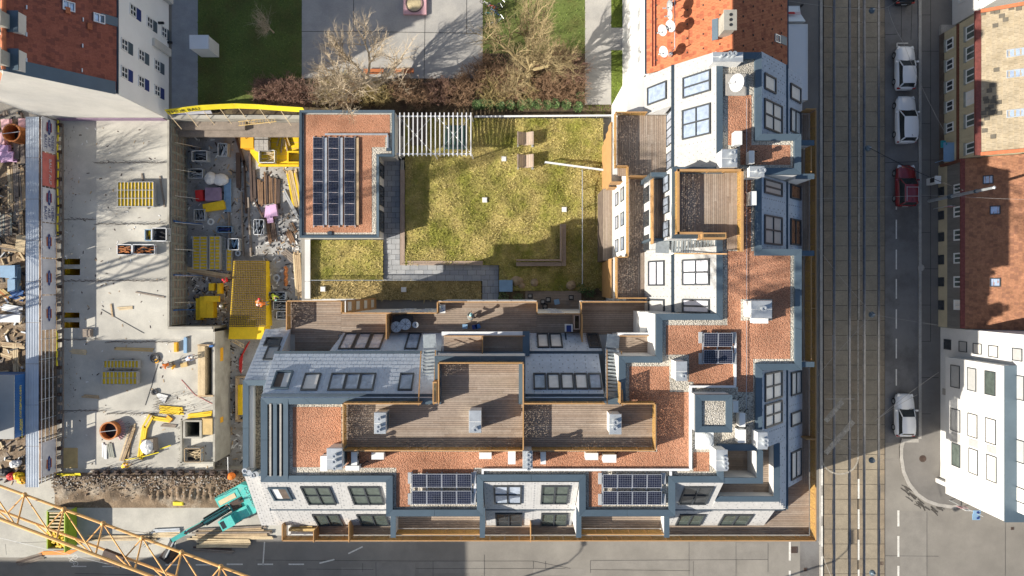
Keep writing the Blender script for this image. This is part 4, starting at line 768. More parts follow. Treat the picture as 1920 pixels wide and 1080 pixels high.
# sand pit, benches, kiosk, bicycles
c0, c1 = P(757,-5), P(800,29); s = T('sand_pit', 'square raised sand pit with round bowl at the top of the plaza', 'sand pit', ((c0.x+c1.x)/2, (c0.y+c1.y)/2, 0))
O('border', B().box(c0.x,c1.y,0,c1.x,c0.y,.3), M['salmon'], s); O('bowl_rim', B().ring(((c0.x+c1.x)/2-.05,(c0.y+c1.y)/2+.15,.29),(0,0,1),.85,.75,.06), M['plinth'], s)
O('sand', B().ball(((c0.x+c1.x)/2-.05,(c0.y+c1.y)/2+.15,.28),.75,.75,.09,18,6,jit=.03), M['sand'], s)
def bench(px, py, lab, a=0, L_=1.85):
    c = P(px, py); t = T('park_bench', lab, 'bench', (c.x, c.y, 0), 'red-brown benches on the plaza')
    for k in range(4): O('seat_slat', B().box(c.x-L_/2, c.y-.05+k*.115-.12, .42, c.x+L_/2, c.y+.045+k*.115-.12, .46), M['benchred'], t)
    for k in range(2): O('backrest_slat', B().box(c.x-L_/2, c.y-.27-k*.03, .58+k*.14, c.x+L_/2, c.y-.24-k*.03, .69+k*.14), M['benchred'], t)
    for x in (-L_/2+.15, L_/2-.15): O('leg', B().box(c.x+x-.03, c.y-.25, .0, c.x+x+.03, c.y+.3, .05).box(c.x+x-.03, c.y-.2, .05, c.x+x+.03, c.y-.14, .42).box(c.x+x-.03, c.y+.2, .05, c.x+x+.03, c.y+.26, .42).box(c.x+x-.03, c.y-.32, .38, c.x+x+.03, c.y-.28, .9), M['tin'], t)
bench(759, 136, 'sunlit orange bench on the plaza edge, right of the large pale tree'); bench(702, 137, 'bench half hidden under the branches of the large pale tree', L_=1.9)
c = P(382, 93); k = T('utility_kiosk', 'white flat topped kiosk box on the path beside the dark lawn', 'kiosk', (c.x, c.y, 0))
O('body', B().pb(356,66,390,91,0,2.5), M['tin_w'], k)
O('roof_panel', B().pb(355,65.5,391,91.5,2.5,2.58), M['paintwhite'], k); b = B(); xe = PX(390,2.5)
O('door', B().box(xe+.001, PY(88,2.5), .1, xe+.03, PY(70,2.5), 2.2), M['tin_w'], k)
def bicycle(px, py, a, mm, lab):
    c = P(px, py); t = T('bicycle', lab, 'bicycle', (c.x, c.y, 0), 'bicycles parked under the yellowish tree'); d = Vector((math.cos(a), math.sin(a), 0)); s = Vector((-d.y, d.x, 0)); c.z = .34
    for k in (-.52, .52): O('wheel', B().ring(c+d*k-s*.015, s, .34, .30, .03, 18), M['tyre'], t)
    A, Bq, C, D, E = c-d*.52, c-d*.08-Vector((0,0,.04)), c-d*.2+Vector((0,0,.5)), c+d*.36+Vector((0,0,.45)), c+d*.52
    O('frame', B().tube(A,Bq,.016).tube(Bq,C,.02).tube(C,D,.02).tube(Bq,D,.022).tube(A,C,.014).tube(D,E,.018).tube(C,C+Vector((0,0,.1)),.016), M[mm], t)
    O('saddle', B().obb(C+Vector((0,0,.13)), .26, .13, .05, d, s), M['black'], t); O('handlebar', B().tube(D,D+Vector((0,0,.15)),.014).tube(D+Vector((0,0,.15))-s*.27,D+Vector((0,0,.15))+s*.27,.014), M['tin'], t)
for i, (px, py, a, m, l) in enumerate(((915,12,2.7,'tin_w','white bicycle topmost left in the parked cluster'),(925,17,2.9,'redp','red bicycle in the upper parked cluster'),(934,20,.5,'black','black bicycle right in the upper parked cluster'),(928,26,2.6,'blue','blue bicycle at the lower edge of the upper cluster'),(938,12,.7,'black','black bicycle topmost right in the cluster'),(919,30,3.0,'teal_d','dark teal bicycle between the two clusters'),(936,42,.6,'tin','silver bicycle right in the lower pair'),(917,50,.35,'tin','silver bicycle left in the lower pair'))): bicycle(px, py, a, m, l)

# ------------------------------------------------------------------ courtyard
ZL = .45
LW = [pr(760,222,1131,497,ZL), pr(936,497,1131,545,ZL)]
def lz(x, y): return ZL+.10*math.sin(x*.45+1)*math.cos(y*.5)+.05*math.sin(x*1.3+y*1.1)+.03*math.sin(x*2.9-y*2.3)
def ground_grid(name, rects, zf, m, step=.35):
    b = B()
    for x0, y0, x1, y1 in rects:
        nx, ny = max(1, int((x1-x0)/step)), max(1, int((y1-y0)/step)); k = [[(x0+(x1-x0)*i/nx, y0+(y1-y0)*j/ny) for i in range(nx+1)] for j in range(ny+1)]
        vs = [(x, y, zf(x, y)) for r_ in k for x, y in r_]; b.add(vs, [(j*(nx+1)+i, j*(nx+1)+i+1, (j+1)*(nx+1)+i+1, (j+1)*(nx+1)+i) for j in range(ny) for i in range(nx)])
    return O(name, b, m, kind='structure', smooth=True)
def order(r): return (min(r[0], r[2]), min(r[1], r[3]), max(r[0], r[2]), max(r[1], r[3]))
LW = [order(r) for r in LW]; ground_grid('lawn_ground', LW, lz, M['lawn']); blades('grass', LW, ZL, 95, M['lawn_b'], .11, lz, .9)
LW2 = [order(pr(581,450,718,526,.3))]; z2 = lambda x, y: .3+.04*math.sin(x*1.1)*math.cos(y*1.4); ground_grid('lawn_ground', LW2, z2, M['lawn']); blades('grass', LW2, .3, 55, M['lawn_b'], .13, z2, 1.0)
LW3 = [order(pr(583,527,902,562,.25))]; z3 = lambda x, y: .25+.05*math.sin(x*1.7)*math.cos(y*1.9); ground_grid('lawn_ground', LW3, z3, M['straw']); blades('grass', LW3, .25, 70, M['straw_b'], .16, z3, 1.2)
pv = bpy.data.objects.new('garden_path', None); COL.objects.link(pv); pv['kind'] = 'structure'; WL['garden_path'] = Vector((0,0,0))
b = B(); psheet(b, 716, 290, 760, 527, .03); psheet(b, 716, 497, 938, 527, .031); psheet(b, 900, 525, 938, 565, .032); O('paver_bed', b, M['soil'], pv, kind='structure')
def pave(r, tw, th, col=None):
    x0, y0, x1, y1 = order(r); nx, ny = max(1, round((x1-x0)/tw)), max(1, round((y1-y0)/th)); a, c = (x1-x0)/nx, (y1-y0)/ny
    for j in range(ny):
        off = a/2 if j % 2 else 0
        for i in range(nx+(1 if off else 0)):
            xa, xb = max(x0, x0+i*a-off), min(x1, x0+(i+1)*a-off)
            if xb-xa > .06: O('paver', B().box(xa+.012, y0+j*c+.012, .02, xb-.012, y0+(j+1)*c-.012, .085+random.uniform(-.006,.006)), M[random.choice(('pavers','pavers','pavers2'))], pv, kind='structure')
pave(pr(719,300,750,497), .82, .5); pave(pr(719,497,935,525), .85, .48); pave(pr(904,525,935,562), .62, .62)
# pavilion with flat gravel roof
pa = T('garden_pavilion', 'flat roofed pavilion with red gravel and three solar rows in the courtyard', 'pavilion', (-16, 10, 0)); ZP = 2.75
def pz(pts, z): return [(PX(x, z), PY(y, z)) for x, y in pts]
PL = pz([(562,207),(740,207),(740,294),(711,294),(711,446),(562,446)], ZP)
O('wall', B().prism(pz([(563,208),(739,208),(739,293),(710,293),(710,445),(563,445)], ZP), 0, ZP-.15), M['white'], pa)
O('roof_slab', B().prism(pz([(568,213),(734,213),(734,288),(705,288),(705,440),(568,440)], ZP), ZP-.15, ZP-.08), M['whitegravel'], pa)
def copings(parent, pts, z, w=.32, h=.3, m=None):
    """metal parapet caps along a closed outline (world xy), inside the outline"""
    a = sum(pts[i][0]*pts[(i+1) % len(pts)][1]-pts[(i+1) % len(pts)][0]*pts[i][1] for i in range(len(pts)))
    if a < 0: pts = pts[::-1]
    n = len(pts); inn = []
    for i in range(n):
        p0, p, p1 = Vector(pts[i-1]), Vector(pts[i]), Vector(pts[(i+1) % n]); d0 = (p-p0).normalized(); d1 = (p1-p).normalized(); n0, n1 = Vector((-d0.y, d0.x)), Vector((-d1.y, d1.x)); inn.append(p+(n0+n1)*w/(1+n0.dot(n1)))
    for i in range(n):
        j = (i+1) % n; L_ = (Vector(pts[j])-Vector(pts[i])).length; k = max(1, round(L_/3.2)); po, pq, io, iq = Vector(pts[i]), Vector(pts[j]), inn[i], inn[j]
        for s in range(k):
            f0, f1 = s/k+(.004/L_ if s else .002/L_), (s+1)/k-(.012/L_)
            a_, b_, c_, d_ = po.lerp(pq, f0), po.lerp(pq, f1), io.lerp(iq, f1), io.lerp(iq, f0)
            q = [a_, b_, c_, d_]; O('parapet_coping', B().hull([(v.x, v.y, z-h) for v in q], [(a_.x,a_.y,z+.03),(b_.x,b_.y,z+.03),(c_.x,c_.y,z),(d_.x,d_.y,z)]), m or M['coping'], parent)
copings(pa, PL, ZP+.12, .22, .28)
b = B(); zr = ZP-.065; rr = lambda a0,b0,a1,b1: psheet(b, a0, b0, a1, b1, zr)
rr(570,215,731,257); rr(570,257,697,436); rr(697,257,722,276)
O('roof_gravel', b, M['redgravel'], pa, kind='stuff')
for y0, y1 in ((308,333),(349,386),(396,435)):
    a = P(711, y0, 1.2); c = P(711, y1, 1.2); X = PX(710, ZP)
    win(pa, (X, (PY(y0,1.3)+PY(y1,1.3))/2, 1.3), Vector((0,1,0)), UZ, abs(PY(y0,1.3)-PY(y1,1.3)), 2.2, M['frame'], M['pane_d'], 2, 1, .07, .08, name='glass_door')
O('rain_outlet', B().pb(724,277,733,283,2.7,2.82), M['copdark'], pa); O('roof_drain', B().pb(614,434,622,440,2.7,2.8), M['copdark'], pa)
O('cable_tray', B().pb(609,250,727,253,2.7,2.88).pb(725,253,728,277,2.7,2.88), M['tin'], pa)
def solar(name, lab, x0, y0, x1, y1, nx, ny, z, tilt, group=None, gap=0, tray=True, slope_x=True, hgt=.18):
    """modules nx by ny inside a pixel rectangle; each module a part with its frame"""
    X0, X1, Y0, Y1 = PX(x0, z), PX(x1, z), PY(y1, z), PY(y0, z); t = T(name, lab, 'solar array', ((X0+X1)/2, (Y0+Y1)/2, z-hgt-.1), group); w, h = (X1-X0)/nx, (Y1-Y0)/ny
    if gap: Y0 += gap/2; Y1 -= gap/2; h = (Y1-Y0)/ny
    for j in range(ny):
        for i in range(nx):
            cx, cy = X0+(i+.5)*w, Y0+(j+.5)*h+(gap/2 if j else -gap/2)*(gap > 0); th = tilt; u = Vector((math.cos(th), 0, math.sin(th))) if slope_x else Vector((1,0,0)); v = Vector((0,1,0)) if slope_x else Vector((0, math.cos(th), math.sin(th))); n = u.cross(v)
            W2, H2 = w/(math.cos(th) if slope_x else 1)-.02, h/(1 if slope_x else math.cos(th))-.02; c = Vector((cx, cy, z))
            p = O('solar_panel', B().obb(c, W2, H2, .03, u, v, n), M['pvwhite'], t); cb = B(); kx, ky = (6, 7) if W2 > .7 else (4, 6)
            cw, chh = (W2-.06)/kx, (H2-.06)/ky
            for a in range(kx):
                for e in range(ky): cb.obb(c+u*(-W2/2+.03+(a+.5)*cw)+v*(-H2/2+.03+(e+.5)*chh)+n*.017, cw-.012, chh-.012, .006, u, v, n)
            O('cell_grid', cb, M['pv_cell'], p, kind='stuff')
    b = B()
    for i in range(nx+1):
        X = X0+i*w; b.box(X-.04, Y0-.15, z-hgt-.08, X+.04, Y1+.15, z-hgt)
    for i in range(nx+1):
        for Y in (Y0+.05, Y1-.05): b.box(X0+i*w-.03, Y-.03, z-hgt, X0+i*w+.03, Y+.03, z-.05)
    O('mounting_rail', b, M['tin'], t)
    if tray:
        for Y in (Y0+h*.25, Y1-h*.25):
            for X in (X0-.17, X1+.17): O('ballast_slab', B().box(X-.12, Y-h*.4, z-hgt-.05, X+.12, Y+h*.4, z-hgt+.06), M['pavers'], t)
    return t
M['pv_cell'] = mat('solar_cells', (.01,.012,.028), .2, .5, 1.3, spec=.5, coat=.25)
for i, (a, c) in enumerate(((587,605.5),(616,635),(646,665))):
    solar('solar_array', ('left','middle','right')[i]+' solar row on the pavilion roof', a, 257.5, c, 423, 1, 8, 3.0, R(-9), 'solar rows on the pavilion roof', tray=False)
    b = B(); x = PX(c+1.5, 2.85); O('wind_baffle', B().box(x, PY(422,2.85), 2.72, x+.3, PY(258,2.85), 2.86), M['tin'] if i < 2 else M['timber'], label=('grey metal baffle strip behind the left solar row','grey metal baffle strip behind the middle solar row','tan baffle strip behind the right solar row')[i], cat='metal strip')
# pergola
pg = T('pergola', 'white steel pergola of slim slats beside the pavilion', 'pergola', (P(815,250).x, P(815,250).y, 0)); z = 2.7
for i in range(17): x = PX(749.5+i*8.33, z); O('slat', B().box(x-.045, PY(292.5,z), z-.12, x+.045, PY(211,z), z), M['steelwhite'], pg)
for y in (217, 288): O('beam', B().box(PX(743,z), PY(y,z)-.05, z-.3, PX(885,z), PY(y,z)+.05, z-.125), M['steelwhite'], pg)
for x in (744.5, 815, 884.5):
    for y in (217, 289): O('post', B().box(PX(x,z)-.05, PY(y,z)-.05+(.0), 0, PX(x,z)+.05, PY(y,z)+.05, z-.305), M['steelwhite'], pg)
for a, c in (((746,217),(812,288)),((812,217),(746,288)),((818,217),(884,288)),((884,217),(818,288))): O('brace', B().tube(P(*a, z-.35), P(*c, z-.35), .022), M['tin'], pg)
O('rubber_mat', B().pb(833,235,874,280,.44,.5), M['mat_dark'], label='dark teal mat on the ground under the pergola right half', cat='mat')
O('flat_bench', B().pb(770,222,800,272,.42,.62).pb(772,236,798,239,.62,.66).pb(772,254,798,257,.62,.66), M['plinth'], label='dark low bench under the pergola left half', cat='bench')
# fences
f = T('court_fence', 'long low white topped fence along the courtyard north edge', 'fence', (P(1020,218).x, P(1020,218).y, 0)); a = P(890,218.5,1.0); c = P(1153,216.5,1.0)
O('top_rail', B().obb((a+c)/2, (c-a).length, .16, .08, (c-a).normalized(), Vector((0,0,1)).cross((c-a).normalized())), M['steelwhite'], f)
for k in range(9): p = a.lerp(c, k/8); O('post', B().box(p.x-.04, p.y-.04, 0, p.x+.04, p.y+.04, .96), M['tin'], f)
b = B()
for k in range(105): p = a.lerp(c, (k+.5)/105); b.box(p.x-.008, p.y-.008, .05, p.x+.008, p.y+.008, .96)
b.obb((a+c)/2-Vector((0,0,.9)), (c-a).length, .02, .03, (c-a).normalized(), Vector((0,0,1)).cross((c-a).normalized())); O('fence_bar', b, M['tin'], f, kind='stuff')
f = T('court_fence', 'short white topped fence from the loungers to the balconies', 'fence', (P(1076,312).x, P(1076,312).y, .4)); a = P(1022,304,1.3); c = P(1134,319,1.3); d = (c-a).normalized()
O('top_rail', B().obb((a+c)/2, (c-a).length, .17, .08, d, Vector((0,0,1)).cross(d)), M['steelwhite'], f)
for k in range(5): p = a.lerp(c, k/4); O('post', B().box(p.x-.04, p.y-.04, .4, p.x+.04, p.y+.04, 1.26), M['tin'], f)
b = B()
for k in range(46): p = a.lerp(c, (k+.5)/46); b.box(p.x-.008, p.y-.008, .45, p.x+.008, p.y+.008, 1.26)
O('fence_bar', b, M['tin'], f, kind='stuff')
f = T('court_fence', 'thin long fence line running down the lawn in front of the balconies', 'fence', (P(1092,425).x, P(1092,425).y, .4)); a = P(1092,318,1.3); c = P(1092,532,1.3)
O('top_rail', B().box(a.x-.035, c.y, 1.26, a.x+.035, a.y-.1, 1.32), M['tin'], f)
for k in range(7): p = a.lerp(c, k/6); O('post', B().box(p.x-.03, p.y-.03, .35, p.x+.03, p.y+.03, 1.25), M['tin'], f)
b = B()
for k in range(86): p = a.lerp(c, (k+.5)/86); b.box(p.x-.007, p.y-.007, .45, p.x+.007, p.y+.007, 1.25)
O('fence_bar', b, M['tin'], f, kind='stuff')
f = T('court_fence', 'thin fence dividing the small lawn from the straw strip', 'fence', (P(650,526).x, P(650,526).y, .2))
a = P(583,525.5,1.1); c = P(905,526,1.1); O('top_rail', B().box(a.x, a.y-.025, 1.05, c.x, a.y+.025, 1.1), M['tin'], f)
b = B()
for k in range(130): p = a.lerp(c, (k+.5)/130); b.box(p.x-.007, a.y-.007, .2, p.x+.007, a.y+.007, 1.05)
O('fence_bar', b, M['tin'], f, kind='stuff')
O('garden_wall', B().pb(573,450,580,560,-3.4,.75).pb(571.5,449,581.5,527,.75,.8).pb(571.5,528,581.5,560,.75,.8), M['white'], label='narrow white capped wall between garden and building site', cat='wall')
O('garden_wall', B().pb(751,255,758,295,0,.5).pb(751,300,757.5,340,0,.48), M['concrete'], label='short concrete kerb wall between pergola and pavers', cat='wall')
# loungers
def lounger(px, py, lab):
    c = P(px, py, .7); t = T('double_lounger', lab, 'lounger', (c.x, c.y, ZL), 'pair of wooden double loungers on the lawn'); n = 14
    prof = [(-.78+1.56*i/n) for i in range(n+1)]; zf = lambda x: .62-.22*math.cos(x*4.1)+ZL
    for i in range(n):
        x0, x1 = prof[i], prof[i+1]; O('slat', B().hull([(c.x+x0+.006,c.y-.62,zf(x0)-.03),(c.x+x1-.006,c.y-.62,zf(x1)-.03),(c.x+x1-.006,c.y+.62,zf(x1)-.03),(c.x+x0+.006,c.y+.62,zf(x0)-.03)],[(c.x+x0+.006,c.y-.62,zf(x0)),(c.x+x1-.006,c.y-.62,zf(x1)),(c.x+x1-.006,c.y+.62,zf(x1)),(c.x+x0+.006,c.y+.62,zf(x0))]), M['deck'] if i % 2 else M['timber_l'], t)
    for x in (-.68, .68):
        for y in (-.6, .55): O('foot', B().box(c.x+x-.1, c.y+y-.12, ZL-.1, c.x+x+.1, c.y+y+.12, ZL+.14).box(c.x+x-.03, c.y+y-.04, ZL+.14, c.x+x+.03, c.y+y+.04, zf(x)-.04), M['pavers'], t)
M['timber_l'] = mat('lounger_wood', (.38,.29,.23), .7, .12, 1.5, .1, 10)
lounger(985, 261, 'upper of the two wooden loungers, nearer the laurel row'); lounger(985, 303, 'lower of the two wooden loungers, beside the short fence')
for i, (px, py, lab) in enumerate(((945,298,'small white square lid left of the loungers on the lawn'),(909,375,'small white square lid in the middle of the lawn'),(1058,393,'small white square lid near the L shaped bench end'),(606,542,'white square lid in the sunlit straw strip'),(757,543,'white square lid in the shaded straw strip'))):
    c = P(px, py, .5); O('inspection_lid', B().box(c.x-.23, c.y-.23, .2, c.x+.23, c.y+.23, .6).box(c.x-.19, c.y-.19, .6, c.x+.19, c.y+.19, .625), M['tin_w'], label=lab, cat='lid', group='square inspection lids in the grass')
# L-shaped benches made of boards
t = T('corner_bench', 'low L shaped wooden bench with backrest at the lawn corner', 'bench', (P(1055,490).x, P(1055,490).y, ZL))
for k in range(4): O('seat_board', B().pb(1053.8+k*1.9,420,1055.5+k*1.9,499-k*0-.5,.8,.86), M['deck'], t)
for k in range(4): O('seat_board', B().pb(968,491.5+k*1.9,1053,493.2+k*1.9,.8,.86), M['deck'], t)
O('bench_base', B().pb(1054.5,421,1060,498,.4,.8).pb(969,492,1053.5,498,.4,.79), M['plinth'], t)
for k in range(2): O('backrest_board', B().pb(1050.3+k*1.5,420,1051.5+k*1.5,490,.8,1.15+.05*k).pb(968,486.3+k*1.5,1050,487.5+k*1.5,.8,1.15+.05*k), M['timber_l'], t)
t = T('corner_bench', 'long L shaped wooden edge bench between pavers and lawn', 'bench', (P(756,494).x, P(756,494).y, .05))
for k in range(3): O('seat_board', B().pb(750.5+k*2.8,318,753+k*2.8,497-k*2.8,.4,.5), M['timber_l'], t)
for k in range(3): O('seat_board', B().pb(753.2+(2-k)*2.8,489.3+k*2.8,905,491.6+k*2.8,.4,.5), M['timber_l'], t)
O('bench_base', B().pb(751,319,758,490,0,.4).pb(751,490.5,904,497,0,.398), M['plinth'], t)
# boulders, ground terrace and its things
for i, (px, py, rx, ry, rz, lab) in enumerate(((970,527,.62,.5,.55,'big tan boulder leftmost at the shaded lawn edge'),(978,535,.4,.35,.4,'boulder leaning against the big tan boulder'),(1002,530,.42,.42,.45,'mid sized tan boulder between the plants'),(1071,535,.48,.48,.5,'round tan boulder with a hollow, rightmost of the boulders'))):
    c = P(px, py, .4); b = B(); b.ball((c.x, c.y, .42), rx, ry, rz, 12, 7, jit=.1)
    O('boulder', b, M['boulder'], label=lab, cat='boulder', group='tan boulders at the terrace edge', smooth=True)
for i, (px, py, r, h, mm, lab) in enumerate(((1022,533,.4,.5,('twig_y','straw_b'),'pale dry plant between the two middle boulders'),(1040,537,.3,.4,('leaf','twig_y'),'small dark plant beside the pale dry plant'),(1052,540,.3,.5,('twig_y','leaf2'),'dry plant just left of the round boulder'),(1104,548,.6,.7,('leaf','leaf'),'dark green shrub by the balcony stack foot'),(944,556,.5,.6,('leaf2','leaf'),'bright green shrub beside the pavers end'),(972,558,.45,.5,('leaf2','leaf'),'light green shrub left of the ground terrace'),(1090,540,.5,.6,('leaf','leaf2'),'green shrub right of the round boulder'))): leafy('terrace_shrub', px, py, r, h, lab, 300+i, 'planting at the ground terrace', 160, mm)
b = B(); psheet(b, 935, 540, 1135, 566, .30); O('planting_bed', b, M['soil'], kind='structure')
gd = T('ground_terrace', 'dark shaded wooden terrace at courtyard level with seats', 'terrace', (P(1040,565).x, P(1040,565).y, 0))
boards(gd, [(PX(985,.36), -3.2, PX(1090,.36), PY(545,.36))], .36)
O('wall_panel', B().pb(937,526,960,546,0,.9).pb(936,525,961,547,.9,.95), M['bluegrey'], label='pale blue flat topped box beside the pavers end', cat='cabinet')
for px, py, lab in ((1018,566,'dark garden chair left in the group by the side table'),(1028,562,'dark garden chair nearest the lawn in the group'),(1022,574,'dark garden chair lowest in the group'),(1071,558,'single dark chair right on the ground terrace'),(994,555,'dark chair left on the ground terrace')):
    c = P(px, py, .8); t = T('garden_chair', lab, 'chair', (c.x, c.y, .37), 'dark garden chairs on the ground terrace')
    O('seat', B().box(c.x-.24, c.y-.24, .78, c.x+.24, c.y+.24, .83), M['black'], t); O('backrest', B().box(c.x-.24, c.y-.26, .83, c.x+.24, c.y-.22, 1.25), M['black'], t)
    for x in (-.22, .22):
        for y in (-.22, .22): O('leg', B().cyl(c.x+x, c.y+y, .37, .78, .018, n=5), M['tin'], t)
    O('cushion', B().box(c.x-.15, c.y-.12, .83, c.x+.13, c.y+.14, .88), M['kerb'], t)
c = P(1044, 566, .8); t = T('side_table', 'small pale square table among the dark chairs', 'table', (c.x, c.y, .37)); O('table_top', B().rbox(c.x, c.y, .85, .9, .5, .5, .2), M['bluegrey'], t)
for x in (-.18, .18):
    for y in (-.18, .18): O('leg', B().cyl(c.x+x, c.y+y, .37, .85, .018, n=5), M['tin'], t)
# ------------------------------------------------------------------ the L-shaped apartment block
ZT, ZM, ZQ, ZC = 12.5, 15.6, 18.6, 18.9        # terrace, middle, roof, parapet levels
mb = T('apartment_block', 'large L shaped apartment block with grey mansards, wooden terraces and red gravel roof', 'apartment block', (0, -9, 0))
O('wall', B().box(-17.5,-18.6,-3.4,23.25,-2.0,ZT-.13).box(-19.3,-18.6,-3.4,-17.502,-3.3,ZT-.131).box(23.25,-19.4,0,23.3,13.6,ZT-.13).box(-17.6,-19.4,0,23.25,-18.602,ZT-.13).box(9.0,-1.998,0,23.25,13.5,ZT-.131).box(10.5,13.5,0,21.2,16.55,ZT-.13), M['white'], mb)
RP = [(1343,98),(1428,98),(1428,251),(1502,251),(1502,327),(1428,327),(1428,467),(1503,467),(1503,694),(1429,694),(1429,845),(1357,845),(1357,905),(1266,905),(1266,968),(1086,968),(1086,902),(906,902),(906,968),(724,968),(724,904),(489,904),(489,746),(815,746),(815,668),(985,668),(985,746),(1161,746),(1161,668),(1230,668),(1230,588),(1343,588),(1343,447),(1261,447),(1261,313),(1343,313)]
RW = pz(RP, ZC)
def inset(pts, d):
    a = sum(pts[i][0]*pts[(i+1) % len(pts)][1]-pts[(i+1) % len(pts)][0]*pts[i][1] for i in range(len(pts))); pts = pts if a > 0 else pts[::-1]; r = []
    for i in range(len(pts)):
        p0, p, p1 = Vector(pts[i-1]), Vector(pts[i]), Vector(pts[(i+1) % len(pts)]); d0, d1 = (p-p0).normalized(), (p1-p).normalized(); n0, n1 = Vector((-d0.y, d0.x)), Vector((-d1.y, d1.x)); q = p+(n0+n1)*d/(1+n0.dot(n1)); r.append((q.x, q.y))
    return r
O('upper_wall', B().prism(inset(RW, .04), ZT-.12, ZQ-.001), M['white'], mb)
O('gravel_border', B().prism(inset(RW, .3), ZQ, ZQ+.03), M['whitegravel'], mb, kind='stuff')
copings(mb, RW, ZC, .45, .32)
b = B()
for a0, b0, a1, b1 in ((1365,178,1409,272),(1388,272,1482,309),(1395,336,1408,471),(1364,471,1482,597),(1364,597,1482,610),(1249,610,1482,665),(1292,665,1482,673),(1292,673,1412,725),(1384,725,1412,838),(1180,687,1256,713),(1180,713,1292,757),(1232,757,1292,847),(549,763,640,876),(640,847,1294,877),(743,877,768,951),(768,877,888,887),(1104,884,1128,950),(1300,848,1330,884)): psheet(b, a0, b0, a1, b1, ZQ+.045)
O('roof_gravel', b, M['redgravel'], mb, kind='stuff')

def slope(fl, fr, tr, tl, m, fix=True, depth_to=None, name='mansard', tw=.42, th=.36):
    """mansard face from its foot line (left, right seen from outside) up to its top line; returns the plane for windows"""
    fl, fr, tr, tl = map(Vector, (fl, fr, tr, tl)); u = (fr-fl).normalized(); mid = (tl+tr)/2-(fl+fr)/2; v = (mid-u*mid.dot(u)).normalized(); n = u.cross(v); U = (fr-fl).length; V = mid.dot(v)
    lo = min(fl.z, fr.z); bb = B(); i_l, i_r = Vector((tl.x, tl.y, lo)), Vector((tr.x, tr.y, lo))
    bb.add([fl, fr, tr, tl, i_r, i_l], [(0,1,2,3),(1,4,2),(0,3,5),(0,5,4,1),(5,3,2,4)]); s = O(name, bb, M['white'], mb)
    al, ar = (tl-fl).dot(u), (tr-fl).dot(u)
    ins = lambda t: (al*t, U+(ar-U)*t)
    g = tiles(s, fl+n*.005, u, v, U, V, tw, th, m, ins, lift=.022); g.name = 'shingle'
    if fix:
        b = B(); rows = int(V/th)
        for j in range(rows):
            t = (j+.5)/rows; a, e = ins(t); x = a+.2+(tw/2 if j % 2 else 0)
            while x < e-.1: b.obb(fl+u*x+v*(j+.62)*V/rows+n*.034, .07, .06, .025, u, v, n); x += tw*1.5 if j % 2 else tw*2
        O('slate_hook', b, M['fixing'], s, kind='stuff')
    return dict(o=fl, u=u, v=v, n=n, part=s)
def swin(S, x0, y0, x1, y1, pm, cols=1, rows=1, d=.13, fw=.11, fm=None):
    pt = lambda x, y: hitp(x, y, S['o'], S['n']); xm, ym = (x0+x1)/2, (y0+y1)/2
    l, r, t, b_ = pt(x0, ym), pt(x1, ym), pt(xm, y0), pt(xm, y1); a = [l-r, t-b_]; w = max(abs(q.dot(S['u'])) for q in a); h = max(abs(q.dot(S['v'])) for q in a)
    return win(mb, pt(xm, ym)+S['n']*.01, S['u'], S['v'], w, h, fm or M['frame'], pm, cols, rows, d, fw, name='roof_window')
SY = (-13.46, -16.3, -18.52); EX = (17.3, 20.2, 22.65); NY = (-7.62, -4.89, -3.55); CX = (14.16, 12.03, 10.4)
zf, zm0, zm1 = 12.62, 15.5, 15.7
def gutter(p, q, w=.16):
    d = (Vector(q)-Vector(p)); c = (Vector(p)+Vector(q))/2; d.normalize(); O('gutter', B().obb(c, (Vector(q)-Vector(p)).length, w, .16, d, Vector((0,0,1)).cross(d)), M['copdark'], mb)
sw, sb = M['shingle_w'], M['shingle_b']
# south faces
S1u = slope((-17.8,SY[1],zm1),(-8.75,SY[1],zm1),(-8.75,SY[0],ZC-.02),(-17.4,SY[0],ZC-.02), sw); S1l = slope((-18.06,SY[2],zf),(-8.75,SY[2],zf),(-8.75,SY[1]+.12,zm0),(-17.85,SY[1]+.12,zm0), sw)
S2u = slope((-1.98,SY[1],zm1),(4.64,SY[1],zm1),(4.64,SY[0],ZC-.02),(-1.98,SY[0],ZC-.02), sw); S2l = slope((-1.98,SY[2],zf),(4.64,SY[2],zf),(4.64,SY[1]+.12,zm0),(-1.98,SY[1]+.12,zm0), sw)
S3u = slope((11.33,SY[1],zm1),(14.68,SY[1],zm1),(14.68,SY[0],ZC-.02),(11.33,SY[0],ZC-.02), sw); S3p = slope((14.68,SY[1],zm1),(20.2,SY[1],zm1),(19.3,-15.4,16.8),(14.68,-15.4,16.8), sw, th=.38); S3l = slope((11.33,SY[2],zf),(19.7,SY[2],zf),(19.7,SY[1]+.12,zm0),(11.33,SY[1]+.12,zm0), sw)
for a, c in ((-17.9,-8.75),(-1.98,4.64),(11.33,20.25)): gutter((a,SY[1]-.06,15.6),(c,SY[1]-.06,15.6))
